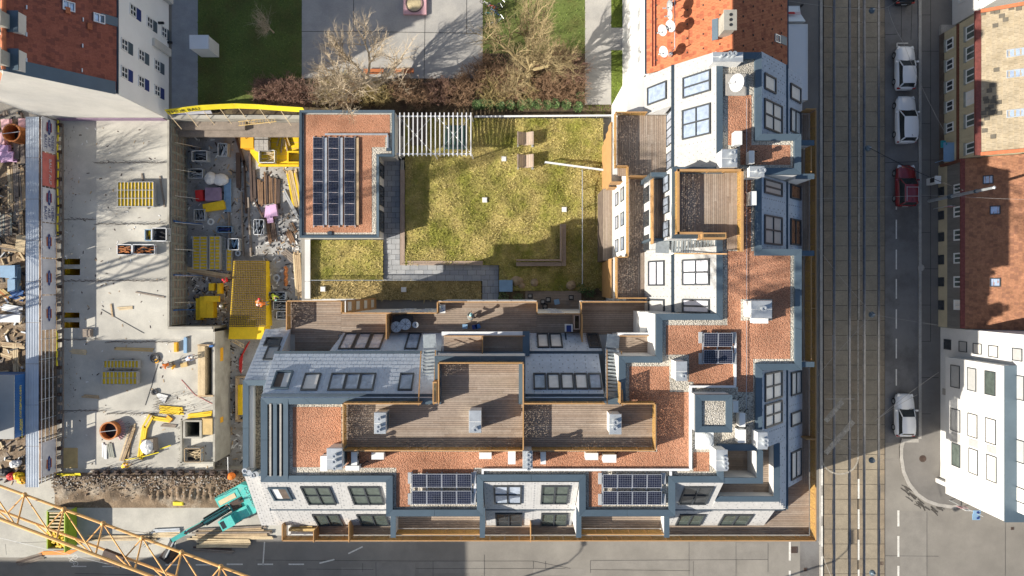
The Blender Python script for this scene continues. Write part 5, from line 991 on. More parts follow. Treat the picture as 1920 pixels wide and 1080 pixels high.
# east faces
se = M['shingle_e']
E1u = slope((EX[1],10.7,zm1),(EX[1],16.5,zm1),(EX[0],16.4,ZC-.02),(EX[0],10.7,ZC-.02), se); E1l = slope((EX[2],10.7,zf),(EX[2],16.5,zf),(EX[1]-.12,16.5,zm0),(EX[1]-.12,10.7,zm0), se)
E2u = slope((EX[1],2.72,zm1),(EX[1],7.86,zm1),(EX[0],7.86,ZC-.02),(EX[0],2.72,ZC-.02), se); E2l = slope((EX[2],2.72,zf),(EX[2],7.86,zf),(EX[1]-.12,7.86,zm0),(EX[1]-.12,2.72,zm0), se)
E3u = slope((EX[1],-11.2,zm1),(EX[1],-5.72,zm1),(EX[0],-5.72,ZC-.02),(EX[0],-11.2,ZC-.02), se); E3p = slope((20.2,SY[1],zm1),(20.2,-11.2,zm1),(19.3,-11.2,16.8),(19.3,-15.4,16.8), se, th=.38); E3l = slope((EX[2],-15.0,zf),(EX[2],-5.72,zf),(EX[1]-.12,-5.72,zm0),(EX[1]-.12,-15.0,zm0), se)
for a, c in ((10.7,16.5),(2.72,7.86),(-16.36,-5.72)): gutter((EX[1]+.06,a,15.6),(EX[1]+.06,c,15.6), .3)
# court faces of the south wing
N1u = slope((-5.4,NY[1],zm1),(-17.56,NY[1],zm1),(-17.4,NY[0],ZC-.02),(-5.4,NY[0],ZC-.02), sb, False); N1l = slope((-5.3,NY[2],zf),(-13.2,NY[2],zf),(-13.6,NY[1]+.1,zm0),(-5.3,NY[1]+.1,zm0), sb, False)
N2u = slope((6.4,NY[1],zm1),(.93,NY[1],zm1),(.93,NY[0],ZC-.02),(6.4,NY[0],ZC-.02), sb); N2l = slope((6.7,NY[2],zf),(1.35,NY[2],zf),(1.35,NY[1]+.1,zm0),(6.7,NY[1]+.1,zm0), sb)
gutter((-17.6,NY[1]+.1,15.6),(-5.3,NY[1]+.1,15.6), .26); gutter((.95,NY[1]+.1,15.6),(6.7,NY[1]+.1,15.6), .26); gutter((-17.4,NY[0]+.16,ZC-.15),(-5.4,NY[0]+.16,ZC-.15), .2); gutter((.95,NY[0]+.16,ZC-.15),(6.4,NY[0]+.16,ZC-.15), .2)
O('roof_ridge_strip', B().obb((4.15,-4.2,14.1),.12,.06,3.2,(1,0,0),Vector((0,.9,-.43)).cross((1,0,0)).normalized()*-1,Vector((0,-.43,.9)).normalized()), M['copdark'], mb)
# court faces of the east wing
C1u = slope((CX[1],16.5,zm1),(CX[1],8.42,zm1),(CX[0],8.42,ZC-.02),(CX[0],16.4,ZC-.02), M['shingle_c']); C1l = slope((CX[2],16.5,zf),(CX[2],13.55,zf),(CX[1]-.15,13.55,zm0),(CX[1]-.15,16.5,zm0), M['shingle_c'])
C2u = slope((CX[1],2.9,zm1),(CX[1],-1.75,zm1),(CX[0],-1.75,ZC-.02),(CX[0],2.9,ZC-.02), M['shingle_c']); C2l = slope((CX[2],2.9,zf),(CX[2],-2.9,zf),(CX[1]-.15,-2.9,zm0),(CX[1]-.15,2.9,zm0), M['shingle_c'])
gutter((CX[1]-.1,16.5,15.62),(CX[1]-.1,8.4,15.62), .3); gutter((CX[1]-.1,2.9,15.62),(CX[1]-.1,-2.9,15.62), .3)
OS('court_wall', B().box(CX[1]+.05,8.42,ZT-.12,14,13.54,15.55).box(10.3,2.9,ZT-.12,14,8.41,ZM-.13).box(9.5,-3.5,ZT-.12,12,-1.76,ZM-.2).box(9.0,13.5,4,10.5,16.5,ZT-.14), M['white'], mb)
O('lower_roof_deck', B().box(9.0,13.55,ZT-.14,10.5,16.5,ZT), M['white'], mb)
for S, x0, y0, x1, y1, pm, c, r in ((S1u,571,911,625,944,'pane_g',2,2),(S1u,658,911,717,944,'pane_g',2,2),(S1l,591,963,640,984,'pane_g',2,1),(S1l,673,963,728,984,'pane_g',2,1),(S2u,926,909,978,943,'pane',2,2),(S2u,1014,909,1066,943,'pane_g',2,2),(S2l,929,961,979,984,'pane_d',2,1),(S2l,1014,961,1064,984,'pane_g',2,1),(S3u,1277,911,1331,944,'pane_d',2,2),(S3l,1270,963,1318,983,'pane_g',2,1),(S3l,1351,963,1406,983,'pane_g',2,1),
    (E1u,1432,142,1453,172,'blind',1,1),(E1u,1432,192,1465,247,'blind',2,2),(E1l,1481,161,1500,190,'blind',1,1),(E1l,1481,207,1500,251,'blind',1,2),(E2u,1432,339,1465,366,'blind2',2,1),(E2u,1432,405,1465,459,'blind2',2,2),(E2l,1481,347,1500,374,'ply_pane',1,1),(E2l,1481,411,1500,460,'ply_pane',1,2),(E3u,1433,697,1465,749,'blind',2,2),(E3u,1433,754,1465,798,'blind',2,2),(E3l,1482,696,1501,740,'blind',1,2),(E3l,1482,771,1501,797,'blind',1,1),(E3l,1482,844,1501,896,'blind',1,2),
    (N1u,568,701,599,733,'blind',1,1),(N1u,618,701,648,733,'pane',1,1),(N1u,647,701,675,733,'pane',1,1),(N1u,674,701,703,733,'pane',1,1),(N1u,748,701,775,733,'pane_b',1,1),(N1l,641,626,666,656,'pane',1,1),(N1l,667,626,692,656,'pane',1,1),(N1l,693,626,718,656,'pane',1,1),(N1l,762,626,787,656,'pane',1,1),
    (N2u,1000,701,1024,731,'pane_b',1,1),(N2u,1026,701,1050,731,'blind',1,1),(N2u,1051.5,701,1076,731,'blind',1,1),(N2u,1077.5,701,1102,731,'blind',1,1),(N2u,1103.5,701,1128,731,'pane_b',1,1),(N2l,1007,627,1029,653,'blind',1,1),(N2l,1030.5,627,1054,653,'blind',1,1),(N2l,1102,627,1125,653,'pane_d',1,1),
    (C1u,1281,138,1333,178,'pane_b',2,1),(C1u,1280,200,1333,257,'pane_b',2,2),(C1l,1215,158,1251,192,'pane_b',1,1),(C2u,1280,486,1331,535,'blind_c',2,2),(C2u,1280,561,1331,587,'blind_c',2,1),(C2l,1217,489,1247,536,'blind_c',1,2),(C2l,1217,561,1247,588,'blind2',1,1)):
    if pm == 'ply_pane': M.setdefault('ply_pane', glass('brown_reflecting_glass', (.5,.26,.16)))
    if pm == 'blind_c': M.setdefault('blind_c', mat('lilac_white_blind', (.62,.62,.68), .3, .1, 2, spec=.7))
    swin(S, x0, y0, x1, y1, M[pm], c, r)
# roof openings in the mansard (terrace cut-outs): framed wells
for S, x0, y0, x1, y1 in ((N1u,515,698,544,729),(S1u,510,913,543,935)):
    pt = lambda x, y: hitp(x, y, S['o'], S['n']); c = pt((x0+x1)/2, (y0+y1)/2); w = abs((pt(x0,y0)-pt(x1,y0)).dot(S['u'])); h = abs((pt(x0,y0)-pt(x0,y1)).dot(S['v'])); u, v, n = S['u'], S['v'], S['n']
    b = B(); t = .12
    b.obb(c+u*(w/2)+n*.08,t,h+t,.16,u,v,n).obb(c-u*(w/2)+n*.08,t,h+t,.16,u,v,n).obb(c+v*(h/2)+n*.08,w-t,t,.16,u,v,n).obb(c-v*(h/2)+n*.08,w-t,t,.16,u,v,n); f = O('terrace_opening', b, M['coping'], mb)
    O('opening_wall', B().obb(c+n*.05-u*w*.22,w*.4,h*.86,.03,u,v,n), M['white'], f); O('opening_floor', B().obb(c+n*.045+u*w*.2,w*.44,h*.86,.03,u,v,n), M['plinth'], f)
# lower block at the west end
O('west_wall', B().box(-19.25,-13.5,ZT-.12,-17.45,-6.6,16.55), M['white'], mb)
LBn = slope((-17.3,-3.25,zf),(-19.3,-3.25,zf),(-19.25,-6.65,17.15),(-17.4,-6.65,17.15), sb, False); LBs = slope((-19.6,SY[2],zf),(-18.1,SY[2],zf),(-17.75,-13.5,17.15),(-19.2,-13.5,17.15), sw)
swin(LBn, 497, 634, 527, 650, M['pane_d'], 1, 1); swin(LBn, 498, 650, 522, 676, M['blind2'], 1, 1)
copings(mb, [(-19.3,-13.5),(-17.45,-13.5),(-17.45,-6.6),(-19.3,-6.6)], 17.2, .4, .6)
O('tan_gravel', B().box(-18.9,-13.1,16.5,-17.86,-7.0,16.58), M['tangravel'], mb, kind='stuff'); O('inner_wall', B().box(-18.9,-13.0,16.58,-18.62,-7.05,17.0), M['white'], mb)
b = B()
for i, (px, py) in enumerate(((462,881),(470,884),(478,889),(483,887))): c = P(px, py, 17.5); b.cyl(c.x, c.y, 16.6, 17.75+.1*(i % 2), .13, n=10).ring((c.x, c.y, 17.75), (0,0,1), .2, .12, .1, 10)
O('vent_pipe', b, M['tin'], mb)
# light well beside the west parapet
O('well_floor', B().pb(505,757,531,893,18.64,18.67), M['copdark'], mb); OS('well_curb', B().pb(505,757,508.5,893,18.6,18.95).pb(524,757,527.5,893,18.6,18.95), M['kerb'], mb); O('well_beam', B().pb(512,757,519,893,18.6,18.92), M['coping'], mb); O('well_coping', B().pb(531,748,540,900,18.6,18.93), M['coping'], mb)
def railing(pts, zb, h=1.1, pl=1.15, skip=(), solid=False, w=.085):
    for i in range(len(pts)-1):
        if i in skip: continue
        a, c = Vector((*pts[i], 0)), Vector((*pts[i+1], 0)); L_ = (c-a).length; d = (c-a).normalized(); s = Vector((-d.y, d.x, 0)); mid = (a+c)/2
        O('handrail', B().obb(mid+Vector((0,0,zb+h-.035)), L_+w*.9, w, .07, d, s), M['wood'], mb)
        n = max(1, round(L_/pl)); pb_ = B()
        for k in range(n+1): pb_.obb(a.lerp(c, k/n)+Vector((0,0,zb+h/2-.06)), .05, .06, h-.1, d, s)
        O('railing_post', pb_, M['wood'], mb, kind='stuff')
        for k in range(n): O('railing_panel', B().obb(a.lerp(c,(k+.5)/n)+Vector((0,0,zb+h/2-.03)), L_/n-.08, .016 if not solid else .04, h-.12, d, s), M['wood'] if solid else M['mesh'], mb)
# fins and middle balconies in front of the dormers
for X0, X1 in ((-8.72,-1.99),(4.66,11.31)):
    boards(mb, [(X0+.3,-17.8,X1-.3,-15.85)], ZM); OS('balcony_slab', B().box(X0,-17.85,ZM-.35,X1,-15.82,ZM-.121), M['white'], mb)
    for X in (X0, X1-.3): O('balcony_fin', B().box(X,-17.95,ZT-.1,X+.3,-15.83,16.85), M['white'], mb); O('fin_coping', B().box(X-.04,-18.0,16.85,X+.34,-15.83,16.95), M['coping'], mb)
    railing([(X0+.3,-17.86),(X1-.3,-17.86)], ZM, w=.075)
    O('threshold', B().box(X0+1.2,-15.95,ZM,X1-.4,-15.83,ZM+.06), M['timber'], mb)
for Y0, Y1 in ((7.9,10.62),(-5.66,2.66)):
    boards(mb, [(20.5,Y0+.3,21.6,Y1-.3)], ZM, 'y'); OS('balcony_slab', B().box(20.45,Y0,ZM-.35,21.65,Y1,ZM-.121), M['white'], mb)
    railing([(21.68,Y0+.3),(21.68,Y1-.3)], ZM, w=.075)
    for Y in (Y0, Y1-.3): O('balcony_fin', B().box(20.46,Y,ZT-.1,21.75,Y+.3,16.85), M['white'], mb); O('fin_coping', B().box(20.46,Y-.04,16.85,21.8,Y+.34,16.95), M['coping'], mb)
# terraces
def rpx(pts, z): return pz(pts, z)
boards(mb, [order(pr(538,566,640,627,ZT)), order(pr(640,588,820,627,ZT)), order(pr(820,567,1007,627,ZT)), order(pr(1007,590,1090,627,ZT)), order(pr(1090,567,1216,627,ZT)), order(pr(553,627,634,663,ZT))], ZT)
OS('terrace_slab', B().box(-17.45,-2.0,ZT-.4,-13.05,-1.0,ZT-.121).box(-5.75,-2.0,ZT-.4,1.95,-1.0,ZT-.121).box(5.3,-2.0,ZT-.4,9.0,-1.0,ZT-.121), M['white'], mb)
railing(rpx([(537,618),(537,564.5),(640,564.5),(640,587),(820,587),(820,566),(1007,566),(1007,588.5),(1090,588.5),(1090,566),(1212,566)], 13.6), ZT)
def partition(a, c, zb, h, w=.06): a, c = Vector((*a, 0)), Vector((*c, 0)); d = (c-a).normalized(); O('wood_partition', B().obb((a+c)/2+Vector((0,0,zb+h/2)), (c-a).length, w, h, d, Vector((-d.y, d.x, 0))), M['wood'], mb)
X = PX(724, 14.4); partition((X,-2.0), (X,-3.9), ZT, 1.9); X = PX(1092, 14.4); partition((X,-2.0), (X,-4.1), ZT, 1.9)
boards(mb, [order(pr(1158,216,1252,330,ZT)), order(pr(1180,330,1213,481,ZT)), order(pr(1158,481,1216,560,ZT))], ZT, 'y')
OS('terrace_slab', B().box(7.95,8.95,ZT-.4,9.0,13.45,ZT-.121).box(8.0,-.85,ZT-.4,9.0,2.4,ZT-.121), M['white'], mb)
railing(rpx([(1213,210),(1155,210),(1155,311),(1178,311),(1178,482),(1157,482),(1157,559),(1212,559)], 13.6), ZT, solid=False)
partition((PX(1181,13.9),PY(330,13.9)), (PX(1213,13.9),PY(330,13.9)), ZT, 1.5)
for i in range(5):                                   # balcony fronts of the lower floors, each storey a little less far out
    zt = (13.55, 10.45, 7.35, 4.25, 1.5)[i]; X = (192.6, 186.7, 181.8, 177, 172.6)[i]*(H-zt)/F
    if i == 0: continue
    for Y0, Y1 in ((8.6,13.5),(-.85,2.4)):
        O('balcony_front', B().box(X-.05, Y0, zt-1.6, X, Y1, zt).box(X, Y0, zt-1.6, 9.0, Y0+.05, zt).box(X, Y1-.05, zt-1.6, 9.0, Y1, zt), M['wood'], mb); OS('balcony_slab', B().box(X+.005, Y0+.051, zt-1.6, 9.0, Y1-.051, zt-1.35), M['white'], mb)
for z in (3.1, 6.2, 9.3): O('facade_line', B().box(8.975, 2.5, z-.06, 8.999, 8.9, z+.06), M['kerb'], mb)
for z in (7.4, 10.5):
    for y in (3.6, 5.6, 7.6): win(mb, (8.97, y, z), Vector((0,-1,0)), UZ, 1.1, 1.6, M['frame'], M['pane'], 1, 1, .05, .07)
for z in (1.6, 4.7, 7.8, 10.6):
    for x in (-16,-14.2,-9.6,-7.6,-3.8,-1.5,.6,3.6,7.0): win(mb, (x, -1.995, z), Vector((-1,0,0)), UZ, 1.1, 1.7, M['whiteframe'], M['pane_d'], 2, 1, .06, .07)
pod = O('podium_terrace', B().box(8.15,2.45,0,8.98,8.9,4.4), M['plinth'], mb); boards(mb, [(8.15,2.45,8.98,8.9)], 4.53, 'y')
for i, z in enumerate((9.4, 6.3, 3.2, .1)):
    X0 = -13.05; O('balcony_side', B().box(X0,-1.98,z,X0+.06,-.95,z+2.9), M['wood'], mb)
    O('balcony_opening', B().box(X0+.06,-1.8,z+1.3,X0+.07,-1.1,z+2.6), M['offwhite'], mb)
OS('balcony_slab', B().box(-17.4,-1.99,9.2,-13.06,-1.0,9.4).box(-17.4,-1.99,6.1,-13.06,-1.0,6.3).box(-17.4,-1.99,3.0,-13.06,-1.0,3.2).box(-5.7,-1.99,9.2,1.9,-1.0,9.4).box(-5.7,-1.99,6.1,1.9,-1.0,6.3), M['white'], mb)
# middle level decks on the court side
boards(mb, [order(pr(832,630,903,664,ZM)), order(pr(907,630,982,664,ZM)), order(pr(1160,630,1222,666,ZM))], ZM)
OS('deck_block', B().box(PX(828,ZM),-4.95,ZT-.11,PX(990,ZM),-3.5,ZM-.122).box(PX(1158,ZM),-4.95,ZT-.11,PX(1226,ZM),-3.5,ZM-.122), M['white'], mb)
OS('low_parapet', B().pb(828,622,990,629,ZM-.12,16.0).pb(1158,624,1226,629,ZM-.12,16.0), M['steelwhite'], mb); OS('parapet_cap', B().pb(980,621,993,668,16.0,16.06).pb(818,660,985,668.5,ZM-.1,16.1).pb(1150,663,1235,669,ZM-.1,16.08), M['coping'], mb)
OS('white_kerb', B().pb(903,663,928,667,ZM,16.2).pb(968,663,985,667,ZM,16.2).pb(822,662,845,666,ZM,16.2), M['steelwhite'], mb)
partition((PX(904.5,16.4),PY(631,16.4)),(PX(904.5,16.4),PY(664,16.4)), ZM, 1.0); partition((PX(832,16.2),PY(630,16.2)),(PX(984,16.2),PY(630,16.2)), ZM, .6)
partition((PX(1162,16.2),PY(630,16.2)),(PX(1220,16.2),PY(630,16.2)), ZM, .6)
boards(mb, [order(pr(1228,336,1252,446,ZM))], ZM, 'y'); railing(rpx([(1252,335),(1225,335),(1225,456)], 16.7), ZM, skip=(0,), solid=True)
OS('fin_wall', B().pb(1221,323,1262,331,ZT-.1,17.0).pb(1218,447,1262,452,ZT-.1,15.9), M['coping'], mb)
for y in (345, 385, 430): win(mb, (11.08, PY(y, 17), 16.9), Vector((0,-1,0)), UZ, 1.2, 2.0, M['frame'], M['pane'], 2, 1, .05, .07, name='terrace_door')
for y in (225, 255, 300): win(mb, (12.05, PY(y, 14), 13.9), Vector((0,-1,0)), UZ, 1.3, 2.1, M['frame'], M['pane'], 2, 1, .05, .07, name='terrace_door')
for y in (365, 410, 455): win(mb, (10.28, PY(y, 14), 13.9), Vector((0,-1,0)), UZ, 1.2, 2.0, M['frame'], M['pane_d'], 2, 1, .05, .07, name='terrace_door')
# street side terraces
boards(mb, [(20.25,-15.3,23.28,13.6)], ZT, 'y'); boards(mb, [(PX(590,ZT),-19.35,20.2,-15.9), (20.2,-19.35,23.28,-15.3)], ZT)
railing([(23.35,13.64),(23.35,-19.42),(-17.66,-19.42),(-17.66,-18.2)], ZT, w=.075)
for Xp, y0 in ((589,-18.55),(655,-17.9),(995,-17.9)): X = PX(Xp, 13.8); partition((X,y0), (X,-19.4), ZT, 1.5)
for Y in (PY(205,13.6), PY(330,13.6), PY(578,13.6), PY(823,13.6)): partition((22.5,Y), (23.3,Y), ZT, 1.3)
O('planter_box', B().box(-17.4,-18.95,ZT-.3,-15.2,-18.75,ZT+.35).box(-16.6,-18.7,ZT-.3,-15.6,-18.6,ZT+.2), M['ply'], mb)
# corner loggia
boards(mb, [(14.8,-15.25,19.1,-13.5), (17.45,-13.5,19.1,-11.25)], ZM); O('corner_block', B().box(14.72,-16.2,ZT+1.5,20.1,-11.25,ZM-.122), M['white'], mb)
OS('loggia_parapet', B().box(14.7,-15.4,ZM-.12,19.3,-15.1,16.75).box(19.0,-15.1,ZM-.12,19.3,-11.22,16.75), M['white'], mb); OS('loggia_coping', B().box(14.7,-15.45,16.752,19.36,-15.05,16.82).box(18.92,-15.05,16.752,19.36,-11.22,16.82), M['coping'], mb)
q = pz([(1357,845),(1430,845),(1430,906),(1357,906)], ZC); x0, x1, y1, y0 = q[0][0]+.02, q[1][0], q[0][1]-.02, q[2][1]
OS('terrace_wall', B().box(x0,y0,ZM-.11,x1,y0+.3,ZC-.1).box(x1-.3,y0+.3,ZM-.11,x1,y1,ZC-.1), M['white'], mb); boards(mb, [(x0+.1,y0+.3,x1-.3,y1)], 16.6)
OS('terrace_coping', B().box(x0-.02,y0-.03,ZC-.098,x1+.03,y0+.38,ZC).box(x1-.4,y0+.38,ZC-.098,x1+.03,y1,ZC), M['coping'], mb)
# roof decks
ZD = 18.78
boards(mb, [order(pr(648,758,980,842,ZD)), order(pr(825,683,980,758,ZD))], ZD); boards(mb, [order(pr(983,758,1227,842,ZD))], ZD); boards(mb, [order(pr(1274,321,1390,436,ZD)), order(pr(1363,436,1390,468,ZD))], ZD, 'y')
railing(rpx([(822,757),(822,681),(981,681),(981,845),(643,845),(643,757),(788,757)], 19.88), ZD); railing(rpx([(984,757),(1134,757)], 19.88), ZD); railing(rpx([(1163,718),(1163,757),(1229,757),(1229,845),(984,845)], 19.88), ZD)
railing(rpx([(1392,470),(1392,319),(1272,319),(1272,437),(1316,437)], 19.88), ZD, w=.16)
O('planter_box', B().pb(1316,436,1362,448,18.6,19.9), M['wood'], mb); O('planter_soil', B().pb(1319,439,1359,445,19.9,19.92), M['soil'], mb); O('planter_box', B().pb(811,716,819,757,18.6,19.9), M['wood'], mb); O('planter_soil', B().pb(813,719,817.5,754,19.9,19.92), M['soil'], mb)
# stairs between middle decks and roof decks
M['tread'] = mat('grated_steel_tread', (.42,.46,.47), .4, .15, 5, metal=.5)
def stair(p, q, wid, n, glass_top=True):
    p, q = Vector(p), Vector(q); d = Vector((q.x-p.x, q.y-p.y, 0)); d.normalize(); s = Vector((-d.y, d.x, 0)); run = Vector((q.x-p.x, q.y-p.y, 0)).length/n
    st = O('roof_stair', B().tube(p+s*wid/2, q+s*wid/2, .05, n=4).tube(p-s*wid/2, q-s*wid/2, .05, n=4), M['tin'], mb)
    for k in range(n): O('tread', B().obb(p.lerp(q,(k+.5)/n), run*.72, wid-.1, .05, d, s), M['tread'], st)
    for e in (1, -1):
        O('stair_handrail', B().obb((p+q)/2+s*e*(wid/2+.05)+Vector((0,0,1.0)), (q-p).length, .08, .06, (q-p).normalized(), s), M['wood'], st); b = B()
        for k in range(n): c = p.lerp(q,(k+.5)/n)+s*e*(wid/2+.05); b.tube(c, c+Vector((0,0,1.0)), .014, n=4)
        O('baluster', b, M['tin'], st, kind='stuff')
    for k in range(4): O('winder_tread', B().face([p-d*.1+s*wid/2*(1-.05*k), p-d*(.5+.0*k)+s*wid/2*(1-.45*k)-Vector((0,0,.12*k+.1)), p-d*(.55)+s*wid/2*(.6-.45*k)-Vector((0,0,.12*k+.1))]), M['tread'], st)
    O('landing', B().obb(p-d*.6-Vector((0,0,.1)), 1.0, wid, .04, d, s), M['tread'], st)
stair((PX(806,15.9),PY(655,15.9),15.9), (PX(802,18.7),PY(755,18.7),18.7), .95, 15); stair((PX(1148,15.9),PY(655,15.9),15.9), (PX(1149,18.7),PY(755,18.7),18.7), .95, 15); stair((PX(1258,15.9),PY(462,15.9),15.9), (PX(1356,18.7),PY(462,18.7),18.7), 1.05, 16)
# stair head, dome, trays
O('lift_tower', B().pb(1305,741,1372,810,18.6,20.3), M['white'], mb); tw = pz([(1304,740),(1373,740),(1373,811),(1304,811)], 20.5); copings(mb, tw, 20.5, .42, .3); O('tower_gravel', B().prism(inset(tw, .4), 20.3, 20.36), M['whitegravel'], mb, kind='stuff')
c = P(1321, 826, 18.9); O('light_dome', B().ball((c.x, c.y, 19.0), .58, .58, .22, 16, 6).box(c.x-.6, c.y-.58, 18.6, c.x+.6, c.y+.58, 19.0), M['frost'], mb)
b = B()
for a0, b0, a1, b1 in ((1294,723,1380,727),(1293,727,1297.5,881),(903,879,1293,883),(903,883,907,900),(1377,624,1381,723),(888,884,893,935),(1256,884,1260,936)): b.pb(a0, b0, a1, b1, 18.66, 18.86)
OS('cable_tray', b, M['steelwhite'], mb)
b = B(); b.path([P(1400,185,18.75), P(1400,610,18.75), P(1400,690,18.75), P(1399,770,18.75)], .02, 4); O('lightning_wire', b, M['tin'], mb)
# ------------------------------------------------------------------ things standing on the roof
def ventbox(x0, y0, x1, y1, lab, pipes, z1=20.3, zb=18.6, m='tin'):
    X0, X1, Y0, Y1 = PX(x0,z1), PX(x1,z1), PY(y1,z1), PY(y0,z1); t = T('vent_housing', lab, 'vent housing', ((X0+X1)/2, (Y0+Y1)/2, zb), 'sheet metal vent housings on the roof')
    O('casing', B().box(X0+.06,Y0+.06,zb,X1-.06,Y1-.06,z1-.06), M['tin_w'], t)
    O('cap', B().hull([(X0,Y0,z1-.06),(X1,Y0,z1-.06),(X1,Y1,z1-.06),(X0,Y1,z1-.06)], [(X0+.03,Y0+.03,z1),(X1-.03,Y0+.03,z1-.0),(X1-.03,Y1-.03,z1),(X0+.03,Y1-.03,z1)]), M[m], t)
    O('cap_seam', B().box(X0+.03,(Y0+Y1)/2-.015,z1,X1-.03,(Y0+Y1)/2+.015,z1+.025), M['tin_w'], t)
    for fx, fy, r in pipes:
        x, y = X0+fx*(X1-X0), Y0+fy*(Y1-Y0); p = O('vent_pipe', B().cyl(x,y,z1,z1+.42,r,n=12), M['tin'], t); O('cowl', B().ring((x,y,z1+.42),(0,0,1),r*1.35,r*.7,.1,12).cyl(x,y,z1+.42,z1+.44,r*.7,n=10), M['tin'], p)
    O('louvre', B().box(X1-.055,Y0+.15,zb+.2,X1-.03,Y1-.15,zb+.9), M['coping'], t)
ventbox(701,773,724,814,'vent housing with three pipes at the left of the big roof deck',((.45,.2,.11),(.5,.4,.12),(.55,.75,.1)),20.3,ZD)
ventbox(879,769,903,812,'vent housing with one pipe in the middle of the big roof deck',((.55,.2,.13),),20.3,ZD)
ventbox(1142,776,1166,815,'vent housing with two pipes at the right roof deck end',((.4,.35,.14),(.45,.65,.14)),20.3,ZD)
ventbox(1408,563,1448,597,'wide vent housing on the round gravel island of the east wing',((.5,.55,.14),))
ventbox(1267,677,1289,715,'narrow vent housing beside the two black solar modules',((.6,.3,.12),))
ventbox(1342,843,1365,884,'vent housing with crumpled pipes left of the corner loggia',((.7,.25,.11),(.7,.45,.12),(.65,.65,.12)))
ventbox(1353,279,1383,314,'vent housing at the north west corner of the boxed deck',((.6,.75,.12),(.6,.3,.14)))
ventbox(1405,311,1434,332,'low vent housing right of the boxed deck top rail',((.45,.5,.12),(.75,.5,.13)))
ventbox(1336,97,1394,116,'wide vent housing against the orange roof',((.5,.6,.12),(.65,.6,.12),(.28,.5,.1)),20.0)
ventbox(612,840,642,881,'vent housing with three pipes by the lower left deck corner',((.6,.7,.12),(.6,.45,.12),(.62,.15,.1)))
ventbox(980,845,999,879,'slim vent housing with four round pipes below the deck joint',((.6,.85,.12),(.6,.6,.12),(.6,.35,.12),(.6,.12,.11)))
ventbox(1420,810,1440,843,'vent housing at the edge of the east slope near the lift tower',((.6,.35,.12),(.6,.6,.12)),20.0)
def acunit(x0, y0, x1, y1, lab, z1=19.5, fan='s'):
    X0, X1, Y0, Y1 = PX(x0,z1), PX(x1,z1), PY(y1,z1), PY(y0,z1); t = T('air_conditioner', lab, 'air conditioner', ((X0+X1)/2, (Y0+Y1)/2, 18.63), 'white air conditioners on the roof')
    O('casing', B().box(X0,Y0,18.78,X1,Y1,z1-.03).box(X0-.02,Y0-.02,z1-.03,X1+.02,Y1+.02,z1), M['tin_w'], t)
    wide = (X1-X0) > (Y1-Y0); xm, ym = (X0+X1)/2, (Y0+Y1)/2
    if wide: O('fan_grille', B().ring((xm-.15,Y0,19.1),(0,-1,0),.24,.2,.02).ring((xm-.15,Y0,19.1),(0,-1,0),.12,.08,.02).box(xm-.39,Y0-.02,19.09,xm+.09,Y0,19.11), M['black'], t)
    else: O('fan_grille', B().ring((X1,ym,19.1),(1,0,0),.24,.2,.02).ring((X1,ym,19.1),(1,0,0),.12,.08,.02).box(X1,ym-.24,19.09,X1+.02,ym+.24,19.11), M['black'], t)
    for x in (X0+.08, X1-.08): O('foot', B().box(x-.04,Y0-.05,18.63,x+.04,Y1+.05,18.78), M['black'], t)
    O('hose', B().path([(X1,Y1-.1,19.0),(X1+.2,Y1+.05,18.95),(X1+.35,Y1+.15,18.68),(X1+.5,Y1+.1,18.67)], .03, 5), M['black'], t)
for a in ((697,849,719,861,'air conditioner right of the dark units below the deck corner'),(899,849,921,860,'lone air conditioner under the middle of the big deck'),(953,846,966,870,'upright air conditioner left of the slim vent housing'),(1014,848,1023,870,'upright air conditioner right of the slim vent housing'),(1098,850,1121,862,'left of the neighbouring pair below the right deck'),(1131,853,1155,867,'right of the neighbouring pair below the right deck'),(601,856,613,883,'air conditioner left of the lower left vent housing'),(659,848,669,872,'upright air conditioner right of the lower left vent housing'),(648,874,673,882,'air conditioner lying below the lower left vent housing'),(1378,246,1391,271,'upright air conditioner on the narrow northern roof strip'),(1405,283,1414,306,'narrow air conditioner on the small red square roof'),(1408,359,1418,384,'air conditioner on white gravel between deck and east slope'),(1387,775,1397,800,'shaded air conditioner right of the lift tower'),(1384,806,1398,830,'sunlit air conditioner right below the lift tower'),(1375,752,1384,773,'small air conditioner touching the lift tower'),(1413,595,1440,606,'air conditioner below the wide vent housing on the gravel island')): acunit(*a)
O('gravel_island', B().pb(1389,561,1448,601,18.63,18.66), M['whitegravel'], label='white gravel patch under the wide vent housing of the east wing', cat='gravel', kind='stuff')
O('gravel_patch', B().pb(1255,665,1290,716,18.63,18.661).pb(1256,716,1300,735,18.63,18.662).pb(1300,735,1420,845,18.63,18.659), M['whitegravel'], label='white gravel around lift tower and narrow vent housing', cat='gravel', kind='stuff')
dish(1381, 155, 19.9, .62, (-.75,-.05,.5), 'large oval white satellite dish on the grey plate north roof', group=None)
c = P(1380,160,18.7); O('dish_plate', B().pb(1360,139,1399,179,18.63,18.78).pb(1362,141,1397,177,18.78,18.8), M['kerb'], label='square pale plate under the large oval dish', cat='plate')
solar('solar_array', 'solar array of eight modules on the left street dormer', 772, 888, 884, 946, 4, 2, 19.0, R(5), 'eight module solar arrays on the dormers', slope_x=False, gap=.2); solar('solar_array', 'solar array of eight modules on the right street dormer', 1130, 889, 1241, 947, 4, 2, 19.0, R(5), 'eight module solar arrays on the dormers', slope_x=False, gap=.2); solar('solar_array', 'small solar array of four modules on the east wing red gravel', 1319, 624, 1374, 682, 2, 2, 19.0, R(5), slope_x=False, gap=.2)
